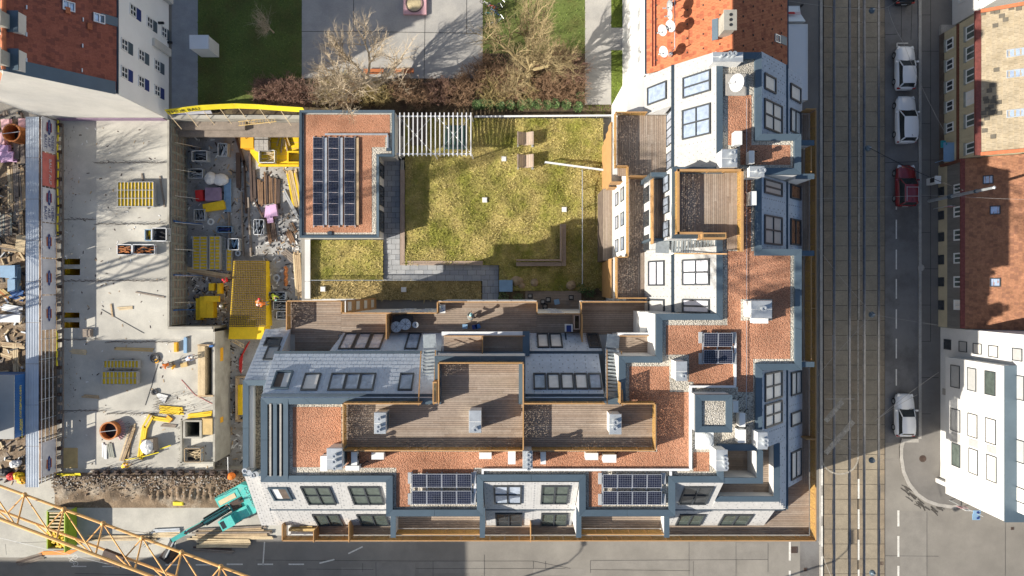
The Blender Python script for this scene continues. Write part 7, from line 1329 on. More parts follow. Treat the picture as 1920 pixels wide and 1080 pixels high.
for i in range(24): c = P(random.uniform(330,560), random.uniform(214,228), -.8); b.rbox(c.x,c.y,-1.3,-1.2+.003*i,random.uniform(.5,1.4),.25,random.uniform(-.4,.4),i % 5)
O('scrap_boards', b, [M['timber'],M['timber_g'],M['ply'],M['purplehaze'],M['bag']], label='scrap boards thrown on the ledge along the pit top', cat='scrap', kind='stuff')
# debris
b = B()
for i in range(1500):
    x0, y0, x1, y1 = random.choice(((340,240,440,640),(440,300,560,480),(495,400,560,600),(340,510,430,610),(405,640,455,880))); c = P(random.uniform(x0,x1),random.uniform(y0,y1),ZPIT); s = random.uniform(.04,.22); b.rbox(c.x,c.y,ZPIT,ZPIT+random.uniform(.02,.1),s*random.uniform(.6,3),s*.6,random.uniform(0,3),random.randrange(5))
O('site_debris', b, [M['timber_g'],M['rustdark'],M['bag'],M['timber'],M['black']], label='small scattered debris on the pit floor', cat='debris', kind='stuff')
b = B()
for i in range(260): c = P(random.uniform(112,400),random.uniform(230,885),0); (c.x < -33.2 or c.y < -4.1) and b.rbox(c.x,c.y,0,.03,random.uniform(.05,.3),random.uniform(.04,.1),random.uniform(0,3),random.randrange(3))
O('slab_debris', b, [M['timber'],M['rustdark'],M['bag']], label='small scattered debris on the concrete slab', cat='debris', kind='stuff')
# yellow hoarding at the top, banner fence on the left
t = T('site_hoarding', 'curved yellow lettered hoarding band above the pit', 'hoarding', (*P(440,200,1)[:2], 0)); pts = [(308,206),(340,202),(372,198),(405,196),(440,194.5),(480,196),(520,199),(568,202)]; f_ = B()
for i in range(len(pts)-1):
    p, q = P(*pts[i],1.9), P(*pts[i+1],1.9); O('banner_panel', B().add([p,q,q+Vector((0,-.25,-.75)),p+Vector((0,-.25,-.75)),p+Vector((0,.03,0)),q+Vector((0,.03,0)),q+Vector((0,-.22,-.78)),p+Vector((0,-.22,-.78))],[(3,2,1,0),(4,5,6,7),(0,1,5,4),(1,2,6,5),(2,3,7,6),(3,0,4,7)]), M['sign_yellow'] if 'sign_yellow' in M else M.setdefault('sign_yellow', mat('yellow_banner', (.75,.62,.03), .6, .1)), t); f_.tube(p, (p.x,p.y+.05,-.4), .03, n=5); f_.tube((p.x,p.y-.1,1.2),(p.x+.6,p.y-1.3,-.3),.035,n=5)
O('hoarding_post', f_, M['timber_p'], t)
p, q = P(312,207,1.75), P(372,199.3,1.75); n_ = Vector((0,-.3,.95)).normalized(); tb = text_mesh('THOR BAU', .62); u = (q-p).normalized(); O('lettering', xform(tb, (p+q)/2+Vector((0,-.15,-.28)), u, Vector((0,.32,.95))), M['black'], t)
b = B().add([P(322,211,1.2),P(395,207,1.2),P(398,213,.2),P(330,216,.2)],[(3,2,1,0)]); b.obb(P(352,210.5,.95),1.6,.03,.3,(1,.08,0),(0,.3,.95),mi=1); b.obb(P(337,214.5,.5),1.2,.03,.25,(1,.08,0),(0,.3,.95),mi=2)
O('site_banner', b, [M['bannerw'],M['purplehaze'],M['navy']], label='white and purple printed sheet hanging under the yellow hoarding', cat='banner')
t = T('banner_fence', 'long steel rail fence hung with white and red banners along the slab', 'fence', (-43.75, 0, 0)); XF = -43.72
for k in range(19): y = 15.8-k*1.87; O('fence_post', B().box(XF-.1,y-.03,0,XF-.03,y+.03,2.15), M['tin'], t)
for z in (2.12, 1.6, 1.05, .5): O('fence_rail', B().tube((XF-.03,15.9,z),(XF-.03,-18.2,z),.03,n=6), M['steelwhite'], t)
def banner(y0, y1, m, lab, logo=None, txt=False, letters=None):
    ya, yb = PY(y0,1.2), PY(y1,1.2); bt = T('site_banner', lab, 'banner', (XF+.03,(ya+yb)/2,.15), 'printed banners on the rail fence'); nseg = 8; vs = []; fs = []
    for i in range(nseg+1):
        y = ya+(yb-ya)*i/nseg; o = .03+.03*math.sin(i*1.7); vs += [(XF+o,y,2.08),(XF+o+.03,y,1.1),(XF+o+.015,y,.2)]
    for i in range(nseg): fs += [(i*3,i*3+1,i*3+4,i*3+3),(i*3+1,i*3+2,i*3+5,i*3+4)]
    O('cloth', B().add(vs,fs), M[m], bt); O('hem', B().tube((XF+.04,ya,2.08),(XF+.04,yb,2.08),.02,n=5).tube((XF+.05,ya,.2),(XF+.05,yb,.2),.02,n=5), M[m], bt)
    if logo:
        yl = PY(logo,1.2); O('logo_square', B().box(XF+.085,yl-.42,.85,XF+.09,yl+.42,1.6), M['rust' if y0 > 400 else 'logo_maroon'], bt)
        el = [(.74*math.cos(k*.3927),.24*math.sin(k*.3927)) for k in range(16)]; O('logo_oval', B().add([(XF+.094,yl+a,1.22+c) for a,c in el],[tuple(range(16))]), M['navy'], bt)
        tb = text_mesh('LEYRER+GRAF', .16); O('logo_lettering', xform(tb,(XF+.097,yl,1.22),(0,-1,0),(-.0,0,1)), M['bannerw'], bt)
    if letters:
        for s, z, y in letters:
            tb = text_mesh(s, .52); tb.v = [(a,-c,d) for a,c,d in tb.v]; O('lettering', xform(tb,(XF+.1,PY(y,1.2),z),(0,-1,0),(0,0,1)), M['navy' if m == 'bannerw' else 'bannerw'], bt)
M['logo_maroon'] = mat('maroon_print', (.3,.06,.07), .6, .05); M['navy'] = mat('navy_print', (.02,.045,.2), .6, .05)
BT = lambda y: [('BAUT',1.75,y),('AUF',1.25,y),('IDEEN',.75,y)]
banner(222,286,'bannerw','topmost white banner with dark red logo and blue words',239,letters=BT(267)); banner(288,350,'bannerr','red banner between two white banners',None,letters=[('BAUT AUF',1.1,322)]); banner(353,417,'bannerw','white banner with blue words just below the red banner',371,letters=BT(400)); banner(419,483,'bannerw','white banner with orange logo only, upper of the plain ones',453); banner(486,552,'bannerw','shaded white banner with orange logo in the middle',521); banner(554,618,'bannerw','white banner with orange logo just above the bare rails',588); banner(826,890,'bannerw','lowest white banner with orange logo near the crane boom',869)
# soldier piles and yellow hose at the slab edge
t = T('pile_wall', 'row of dark brown pile stumps between banners and slab', 'pile wall', (-43.3, 0, -.2))
for k in range(40):
    y = 15.6-k*.86; O('pile', B().box(-43.5+random.uniform(-.03,.03),y-.16,-.4,-43.15+random.uniform(-.05,.05),y+.16,.25+random.uniform(-.08,.12)).box(-43.42,y-.1,.25,-43.25,y+.1,.42), M['timber_g' if k % 3 else 'rustdark'], t)
O('waler', B().box(-43.14,-17.6,-.1,-43.02,15.7,.12), M['timber_g'], t)
thing1('yellow_hose', B().path([P(108.5+math.sin(k)*.8,226+k*11.3,.35) for k in range(20)], .07, 6), M['sign_yellow'], 'yellow hose along the slab edge beside the upper banners', 'hose'); thing1('yellow_hose', B().path([P(107+math.sin(k)*.5,620+k*11,.35) for k in range(7)], .07, 6), M['sign_yellow'], 'short yellow hose along the slab edge beside the bare rails', 'hose')
# corrugated covered strip and brown pipe
t = T('corrugated_canopy', 'long corrugated steel canopy strip left of the banner fence', 'canopy', (-44.5, 0, 0)); X0, X1 = PX(48,1.85), PX(72.5,1.85)
for s in range(9):
    ya = 16.0-s*3.85; yb = ya-3.82; n = 8; vs = []; fs = []
    for i in range(n*2+1): x = X0+(X1-X0)*i/(n*2); z = 1.85-(.05 if i % 2 else 0); vs += [(x,ya,z),(x,yb,z)]
    for i in range(n*2): fs.append((i*2,i*2+1,i*2+3,i*2+2))
    b = B().add(vs,fs); b.add([(v[0],v[1],v[2]-.03) for v in vs],[f[::-1] for f in fs]); O('corrugated_sheet', b, M['corr'], t)
for s in range(10):
    y = 15.9-s*3.8
    for x in (X0+.1, X1-.1): O('canopy_post', B().box(x-.05,y-.05,0,x+.05,y+.05,1.77), M['timber_g'], t)
thing1('waler_pipe', B().tube((PX(77,1.1),15.8,1.1),(PX(77,1.1),-18.3,1.1),.1,n=10).tube((PX(74.5,1.0),15.8,.9),(PX(74.5,1.0),-18.3,.9),.07,n=8), M['rust_p'] if 'rust_p' in M else M.setdefault('rust_p', mat('brown_pipe', (.2,.13,.1), .6, .2, 2)), 'pair of long brown pipes between canopy and banners', 'pipe')
# storage yard at the left edge
b = B(); sheet(b, -75, -18.5, HX0-.3, 16.2, .012); O('yard_ground', b, M['mud'], kind='structure')
for i, (x0, y0, x1, y1, z, m, lab) in enumerate(((2,222,17,245,.5,'salmon','salmon board stack at the upper left edge'),(33,222,46,262,.4,'salmon','salmon boards behind the concrete bucket'),(-6,247,8,275,.6,'salmon','pale salmon boards left of the bucket'),(-4,272,15,284,.7,'pink','lilac foam boards upper in the pile'),(-4,284,24,302,.6,'pink','lilac foam boards lower in the pile'),(26,270,37,298,.35,'timber_g','dark grey panel pair beside the lilac foam'),(38,268,46,306,.3,'timber_g','dark grey panels next to the canopy strip'),(29,440,47,472,.4,'timber_p','sunlit pale boards near the canopy strip'),(0,498,28,520,.9,'bluegrey','blue wrapped block pallets at the left edge'),(14,522,28,545,.9,'bluegrey','grey blue blocks below the wrapped pallets'),(-2,590,36,604,.7,'steelwhite','white steel frames stacked at the left edge'))):
    zt = z; cx = P((x0+x1)/2,(y0+y1)/2,zt); k = (H-zt)/F; b = B(); n = max(2, int(z/.14))
    for j in range(n): b.rbox(cx.x+random.uniform(-.08,.08),cx.y+random.uniform(-.08,.08),z*j/n,z*(j+.9)/n,(x1-x0)*k,(y1-y0)*k,random.uniform(-.12,.12))
    thing1('board_stack', b, M[m], lab, 'board stack')
for i, (x0, y0, x1, y1, n, m, lab) in enumerate(((18,310,20,395,3,('timber_p','timber'),'pale long planks left of the canopy strip'),(28,305,32,400,3,('timber_g',),'grey long planks in the storage yard'),(40,310,44,395,3,('timber','timber_g'),'brown long planks beside the canopy strip'),(36,365,40,450,3,('timber','timber_g'),'lower brown planks beside the canopy strip'),(8,400,9,445,8,('grn','timber_g'),'grey green formwork props lying side by side'),(0,463,46,470,4,('timber_g','timber'),'dark boards lying crosswise in the yard'),(3,660,25,668,5,('timber_p','timber'),'pale pallet timber above the big container'),(28,640,30,700,3,('timber_p',),'pale upright timbers above the big container'),(0,545,18,560,4,('rust','ply'),'ochre lumber heap at the left edge'),(20,548,44,556,6,('blue',),'bright blue straps bundle'),(2,575,40,582,4,('steelwhite','tin'),'white frame rails in the yard'),(0,645,46,650,3,('timber','timber_p'),'timber edge above the pallets'))): lumber(x0,y0,x1,y1,0.02,n,lab,m,2,w=3.4,seed=120+i)
b = B()
for i in range(260): c = P(random.uniform(-5,47),random.uniform(208,910),0); s = random.uniform(.05,.3); b.rbox(c.x,c.y,0,random.uniform(.04,.3),s*random.uniform(.8,4),s*.6,random.uniform(0,3),random.randrange(6))
O('yard_debris', b, [M['timber_g'],M['timber'],M['black'],M['tin'],M['timber_p'],M['rustdark']], label='mixed scrap in the storage yard at the left edge', cat='scrap', kind='stuff')
c = T('shipping_container', 'blue office container with yellow web address and pale roof', 'container', (-47, -10.5, 0)); X1c = -45.55; ya, yb = PY(704,3.2), PY(822,3.2)
O('shell', B().box(-51.6,yb,.4,X1c,ya,3.18), M['blue'], c); O('roof', B().box(-51.7,yb-.05,3.18,X1c+.03,ya+.05,3.26), M['roof_grey'] if 'roof_grey' in M else M.setdefault('roof_grey', mat('container_roof', (.4,.4,.38), .8, .06)), c); b = B(); y = yb+.15
while y < ya-.1: b.box(X1c,y,.5,X1c+.03,y+.1,3.1); y += .25
O('side_rib', b, M['blue'], c); O('corner_foot', B().box(-45.8,yb,.0,X1c,yb+.25,.4).box(-45.8,ya-.25,0,X1c,ya,.4), M['navy'], c)
tb = text_mesh('www.containex.com', .5); O('lettering', xform(tb,(X1c+.04,(ya+yb)/2-.2,2.45),(0,1,0),(0,0,1)), M['sign_yellow'], c); tb = text_mesh('CONTAINEX', .3); O('logo_lettering', xform(tb,(X1c+.04,yb+.75,2.2),(0,1,0),(0,0,1)), M['sign_yellow'], c)
for i, (px, py, m, lab) in enumerate(((28,870,'bag','crumpled white sack below the blue container'),(33,893,'yellow','yellow sack near the lower end of the canopy'),(22,893,'redp','pink red sack below the white sack'),(42,900,'amber','amber sack touching the canopy end'),(8,885,'black','black sack at the left edge below the container'))): q = P(px,py,.3); thing1('rubble_sack', B().ball((q.x,q.y,.3),.55,.4,.32,10,6,jit=.15).ball((q.x+.3,q.y+.1,.25),.35,.3,.25,8,5,jit=.15), M[m], lab, 'sack')
# dirt bank and apron south of the slab
b = B(); sheet(b, -60, PY(1004,0), PX(530,0), HY0-.3, .02); sheet(b, -60, PY(1045,0), PX(330,0), PY(1004,0), .021); O('site_apron', b, M['slab'], kind='structure')
def dz(x, y):
    py = 540-y/.0512; t = max(0, min(1, (py-886)/8))*max(0, min(1, (952-py)/14)); px = 960+x/.0512
    return .03+t*(.25+.08*math.sin(x*1.7+y*2.3)+.04*math.sin(x*4.1-y*3.3)+(.1*math.sin(x*10) if 912 < py < 935 and 280 < px < 460 else 0)+random.uniform(-.03,.03))
ground_grid('earth_bank', [order(pr(105,886,478,952))], dz, M['mud'], .16)
b = B()
for i in range(1100):
    c = P(random.uniform(100,470), 891+abs(random.gauss(0,15)), 0); s = random.uniform(.03,.12); b.rbox(c.x,c.y,.1,.29+random.uniform(0,.18),s*random.uniform(.8,1.8),s,random.uniform(0,3),random.randrange(4))
O('brick_rubble', b, [M['rubble'],M['mud'],M['timber_g'],M['kerb']], label='broken brick rubble along the slab front edge', cat='rubble', kind='stuff')
t = T('pile_wall', 'row of dark stumps and boards at the front edge of the slab', 'pile wall', (*P(290,887)[:2], -.2))
for k in range(14): c = P(178+k*20,886,.4); O('pile', B().box(c.x-.2,c.y-.2,-.3,c.x+.25,c.y+.15,.5+random.uniform(-.1,.1)).box(c.x-.12,c.y-.12,.5,c.x+.12,c.y+.05,.62), M['rustdark'], t)
O('waler', B().pb(170,881,455,884,-.2,.15), M['timber_g'], t)
thing1('yellow_sheet', B().add([P(105,888,.4),P(150,887,.5),P(153,895,.15),P(110,896,.15),P(105,888,.37),P(150,887,.47),P(153,895,.12),P(110,896,.12)],[(3,2,1,0),(4,5,6,7),(0,1,5,4),(1,2,6,5),(2,3,7,6),(3,0,4,7)]), M['sign_yellow'], 'bright yellow banner strip at the slab front corner', 'banner')
thing1('rusty_plate', B().pb(117,840,145,878,0,.06).pb(119,842,143,876,.06,.08), M['ply'], 'stained square plate on the slab near the yellow strip', 'plate'); thing1('yellow_block', B().pb(324,941,343,948,.02,.3).pb(326,942,341,947,.3,.33), M['sign_yellow'], 'pale yellow block on the earth bank left of the excavator', 'block')
t = T('cement_mixer', 'small orange cement mixer at the end of the earth bank', 'cement mixer', (*P(433,893,.5)[:2], 0)); c = P(433,893,.8); O('drum', B().ball((c.x,c.y,.75),.42,.36,.36,12,7), M['hiviz_o'], t); O('drum_mouth', B().ring((c.x-.35,c.y,.85),(-.8,0,.5),.24,.17,.15,12), M['rustdark'], t); O('mixer_leg', B().tube((c.x,c.y,.7),(c.x+.3,c.y-.4,0),.04).tube((c.x,c.y,.7),(c.x+.3,c.y+.4,0),.04).tube((c.x,c.y,.7),(c.x-.4,c.y,0),.04), M['black'], t)
thing1('white_pole', B().tube(P(428,895,.2), P(427,858,.6), .04, n=6).ball(P(427,858,.6),.06), M['steelwhite'], 'thin white pole beside the cement mixer', 'pole')
for i, (x0, y0, x1, y1, n, m, lab, ly) in enumerate(((360,997,500,990,3,('timber','timber_g'),'uppermost long beams under the excavator arm',2),(362,1003,510,1001,3,('timber_g','timber'),'long beams in the middle of the lower stack',3),(350,1009,516,1008,2,('timber_p','timber'),'longest pale beams of the lower stack',2),(368,1019,470,1018,5,('timber_p',),'thick pale timber block at the lower stack',3),(285,1000,340,999,5,('timber_p','tin'),'pale timber block left of the bucket arm',2),(160,1008,300,1010,3,('timber','timber_p'),'long beams below the crane boom',2),(360,1030,440,1034,3,('timber_g','rustdark'),'dark low beams at the road edge',1),(30,1057,85,1041,4,('timber_g','rustdark'),'dark heap of bars at the road corner',1))): lumber(x0,y0,x1,y1,.03,n,lab,m,ly,w=3.3,seed=200+i)
c = P(278,1010,.2); b = B(); rnd = random.Random(4)
for k in range(90): a = rnd.uniform(0,6.28); q = Vector((c.x+math.cos(a)*rnd.uniform(0,.5),c.y+math.sin(a)*rnd.uniform(0,.6),.1)); b.tube(q,q+Vector((rnd.uniform(-.5,.5),rnd.uniform(-.5,.5),rnd.uniform(0,.5))),.02,.01,3,cap=False)
thing1('wire_tangle', b, M['black'], 'tangle of black wire on the pale apron left of the bucket', 'wire tangle')
# skip and open container
t = T('site_skip', 'lime green sided open skip filled with scrap under the crane boom', 'skip', (*P(100,1000)[:2], 0)); zt = 1.9; X0, X1, Y0, Y1 = PX(78,zt), PX(122,zt), PY(1036,zt), PY(962,zt)
O('skip_side', B().box(X1-.1,Y0,.1,X1,Y1,zt).box(X1,Y0+.1,zt-.5,X1+.06,Y1-.1,zt-.38), M['green'], t); O('skip_side', B().box(X0,Y0,.1,X0+.1,Y1,1.2), M['green'], t); O('skip_end', B().box(X0+.1,Y0,.1,X1-.1,Y0+.1,1.2).box(X0+.1,Y1-.1,.1,X1-.1,Y1,1.2), M['grn'], t); O('skip_floor', B().box(X0+.1,Y0+.1,.1,X1-.1,Y1-.1,.2), M['rustdark'], t)
for k in range(7): O('pallet_slat', B().box(X0+.3,Y1-.3-k*.32,1.15,X1-.5,Y1-.16-k*.32,1.25), M['timber_p'], t)
b = B()
for k in range(40): b.rbox(random.uniform(X0+.3,X1-.4),random.uniform(Y0+.2,Y0+1.6),.5,.9+random.uniform(0,.5),random.uniform(.2,.7),.15,random.uniform(0,3))
O('scrap_load', b, M['yellow'], t, kind='stuff')
thing1('orange_sheet', B().add([P(65,1041,.05),P(130,1040,.05),P(147,1031,.05),P(80,1034,.05),P(65,1041,.08),P(130,1040,.08),P(147,1031,.08),P(80,1034,.08)],[(3,2,1,0),(4,5,6,7),(0,1,5,4),(1,2,6,5),(2,3,7,6),(3,0,4,7)]), M['orange'], 'flat orange sheet on the ground at the foot of the skip', 'sheet')

# ------------------------------------------------------------------ excavator (nose along local +x)
ex = T('excavator', 'turquoise crawler excavator reaching to the lower left', 'excavator', (*P(448,941,1)[:2], .15))
def part(name, b, m): return O(name, b, M[m], ex, local=True)
for s in (-1, 1):
    trk = part('track', B().hull([(-1.7,s*1.15-.28,.12),(1.5,s*1.15-.28,.12),(1.5,s*1.15+.28,.12),(-1.7,s*1.15+.28,.12)],[(-1.9,s*1.15-.28,.7),(1.75,s*1.15-.28,.7),(1.75,s*1.15+.28,.7),(-1.9,s*1.15+.28,.7)]), 'rustdark')
    b = B()
    for k in range(16): b.box(-1.85+k*.23,s*1.15-.32,.7,-1.72+k*.23,s*1.15+.32,.75)
    O('track_shoe', b, M['rust_l'], trk, local=True)
part('undercarriage', B().box(-.9,-.9,.35,.9,.9,.85).cyl(0,0,.85,1.0,.7), 'black')
rear = [(-1.35,-1.35),(-1.75,-1.0),(-1.92,-.4),(-1.92,.4),(-1.75,1.0),(-1.35,1.35)]
part('counterweight', B().prism([(-1.0,-1.35)]+rear+[(-1.0,1.35)], 1.0, 2.05), 'teal')
part('house', B().box(-.998,-1.33,1.0,1.15,-.42,1.95).box(-.998,.42,1.0,1.15,1.33,2.1).box(-.998,-.418,1.0,.5,.418,1.7), 'teal')
part('engine_cover', B().box(-.9,-1.2,1.952,.2,-.5,2.02).box(-.95,.5,2.102,-.1,1.25,2.16), 'teal'); part('deck_plate', B().box(-.8,-.35,1.702,.35,.1,1.74).box(-.5,.12,1.702,.3,.38,1.82), 'rustdark'); part('tan_board', B().box(-.55,-.95,2.022,.95,-.55,2.06), 'timber_p'); part('exhaust', B().cyl(-.75,-.2,1.7,2.4,.09,n=8), 'black'); part('side_step', B().box(.2,1.34,1.4,1.1,1.45,1.5), 'black')
part('cab', B().hull([(.2,.45,1.0),(1.75,.45,1.0),(1.75,1.38,1.0),(.2,1.38,1.0)],[(.25,.5,2.75),(1.35,.5,2.75),(1.35,1.33,2.75),(.25,1.33,2.75)]), 'teal_d'); part('cab_roof', B().box(.22,.47,2.752,1.4,1.36,2.82), 'teal'); part('roof_window', B().box(.95,.6,2.822,1.3,1.22,2.84), 'carglass'); part('cab_window', B().face([(1.77,.55,1.5),(1.77,1.28,1.5),(1.42,1.25,2.65),(1.42,.58,2.65)]), 'carglass')
b = B()
for y in (-.28, .12): b.hull([(.55,y,1.35),(.8,y,1.2),(.8,y+.16,1.2),(.55,y+.16,1.35)],[(.5,y,1.9),(.85,y,1.9),(.85,y+.16,1.9),(.5,y+.16,1.9)])
part('boom_foot', b, 'black')
def beam3(a, c, w, h): return B().obb((Vector(a)+Vector(c))/2, (Vector(c)-Vector(a)).length, w, h, (Vector(c)-Vector(a)).normalized(), (0,1,0), (Vector(c)-Vector(a)).normalized().cross(Vector((0,1,0))))
part('boom', B().add(*[(b_.v, b_.f) for b_ in [beam3((.7,-.02,1.6),(2.4,-.02,3.1),.42,.5)]][0]), 'teal_d'); part('boom', beam3((2.35,-.02,3.1),(4.1,-.02,3.0),.36,.42), 'teal')
b = B(); b.tube((.95,-.3,1.3),(2.35,-.3,2.75),.08).tube((.95,.26,1.3),(2.35,.26,2.75),.08).tube((2.2,-.02,3.45),(3.9,-.02,3.45),.09).path([(.6,-.1,1.9),(1.5,-.16,2.8),(2.4,-.14,3.5),(3.6,-.12,3.4)],.04).path([(.6,.1,1.9),(1.5,.14,2.75),(2.4,.12,3.5),(3.6,.12,3.4)],.04); part('hydraulic_ram', b, 'black')
part('arm', beam3((3.95,-.02,3.1),(5.1,.0,3.3),.34,.4), 'teal'); part('arm', beam3((5.0,.0,3.35),(7.5,1.2,1.2),.34,.42), 'black'); part('arm_link', B().tube((5.0,.2,3.55),(7.0,1.1,1.9),.08).tube((5.1,-.2,3.5),(6.6,.6,2.1),.06), 'tin'); part('blue_stripe', B().obb((3.3,-.02,3.27),1.2,.2,.02,Vector((1.75,0,-.1)).normalized(),(0,1,0)), 'blue')
bq = lambda x, y, z: (7.2+(x-5.3)*.9-y*.42, 1.1+(x-5.3)*.42+y*.9, z)
bk = part('bucket', B().hull([bq(5.3,-.5,.1),bq(6.2,-.5,.05),bq(6.2,.46,.05),bq(5.3,.46,.1)],[bq(5.35,-.5,1.05),bq(5.95,-.5,1.15),bq(5.95,.46,1.15),bq(5.35,.46,1.05)]), 'rustdark'); b = B()
for k in range(5): b.hull([bq(6.18,-.46+k*.21,.05),bq(6.45,-.42+k*.21,.08),bq(6.45,-.38+k*.21,.08),bq(6.18,-.34+k*.21,.05)],[bq(6.18,-.46+k*.21,.17),bq(6.45,-.42+k*.21,.12),bq(6.45,-.38+k*.21,.12),bq(6.18,-.34+k*.21,.17)])
O('bucket_tooth', b, M['tin'], bk, local=True)
tb = text_mesh('KOBELCO', .42); O('lettering', xform(tb,(-1.62,0,2.06),(0,-1,0),(1,0,0)), M['black'], ex, local=True); part('handrail', B().path([(-.2,-1.3,1.95),(-.2,-1.3,2.45),(.9,-1.3,2.45),(.9,-1.3,1.95)],.025), 'black')
ex.rotation_euler = (0, 0, R(180+28)); ex.scale = (1.12, 1.12, 1.05)

# ------------------------------------------------------------------ tower crane
ZJ = 37.5; cr = T('tower_crane', 'yellow lattice crane boom crossing the lower left corner', 'crane', (-70, 9, 0))
def jl(x, y0, x0, sl): return y0+(x-x0)*sl
Aline = lambda x: P(x, 911+(x-0)*.366, ZJ); Bline = lambda x: P(x, 957+(x-0)*.376, ZJ); Cline = lambda x: P(x, 973+(x-0)*.378, ZJ+2.1)
ext = [-720, 520]
O('chord', B().tube(Aline(ext[0]), Aline(ext[1]), .062, n=8), M['crane'], cr); O('chord', B().tube(Bline(ext[0]), Bline(ext[1]), .055, n=8), M['crane'], cr); O('chord', B().tube(Cline(ext[0]), Cline(ext[1]), .068, n=8), M['crane'], cr)
for k in range(-9, 7):
    x = 46+k*73.6
    if x < ext[0]+10: continue
    a = Aline(x)
    O('lattice_brace', B().tube(a, Bline(x-32), .032, n=6), M['crane'], cr); O('lattice_brace', B().tube(a, Cline(x-14), .035, n=6), M['crane'], cr); O('lattice_brace', B().tube(a, Bline(x+41), .028, n=6), M['crane'], cr); O('lattice_brace', B().tube(a, Cline(x+56), .028, n=6), M['crane'], cr)
    O('lattice_brace', B().tube(Bline(x+20), Cline(x+50), .028, n=6), M['crane'], cr); O('chord_joint', B().ball(a, .12, .12, .1, 8, 5), M['crane'], cr)
O('trolley_rope', B().tube(P(-200,960,ZJ+.3), P(500,1130,ZJ+.3), .006, n=4), M['tin'], cr)
O('trolley', B().obb(P(212,1047,ZJ+.3), .9, .5, .2, Vector((.93,-.36,0)), Vector((.36,.93,0))), M['rustdark'], cr)
b = B()
def mast(b, cx, cy, h):
    for x in (-.8,.8):
        for y in (-.8,.8): b.box(cx+x-.09,cy+y-.09,0,cx+x+.09,cy+y+.09,h)
    for k in range(int(h/1.6)):
        z = k*1.6
        for p, q in (((-.8,-.8),(.8,-.8)),((.8,.8),(-.8,.8)),((-.8,.8),(-.8,-.8)),((.8,-.8),(.8,.8))): b.tube((cx+p[0],cy+p[1],z),(cx+q[0],cy+q[1],z+1.6),.05,n=5)
mast(b, -70, 9, 41)
O('mast', b, M['crane'], cr); c2 = T('tower_crane', 'second crane mast standing outside the yard', 'crane', (-60, -5.5, 0)); b = B(); mast(b, -60, -5.5, 34); O('mast', b, M['crane'], c2); O('mast_foot', B().box(-62,-7.5,0,-58,-3.5,.5), M['concrete'], c2)

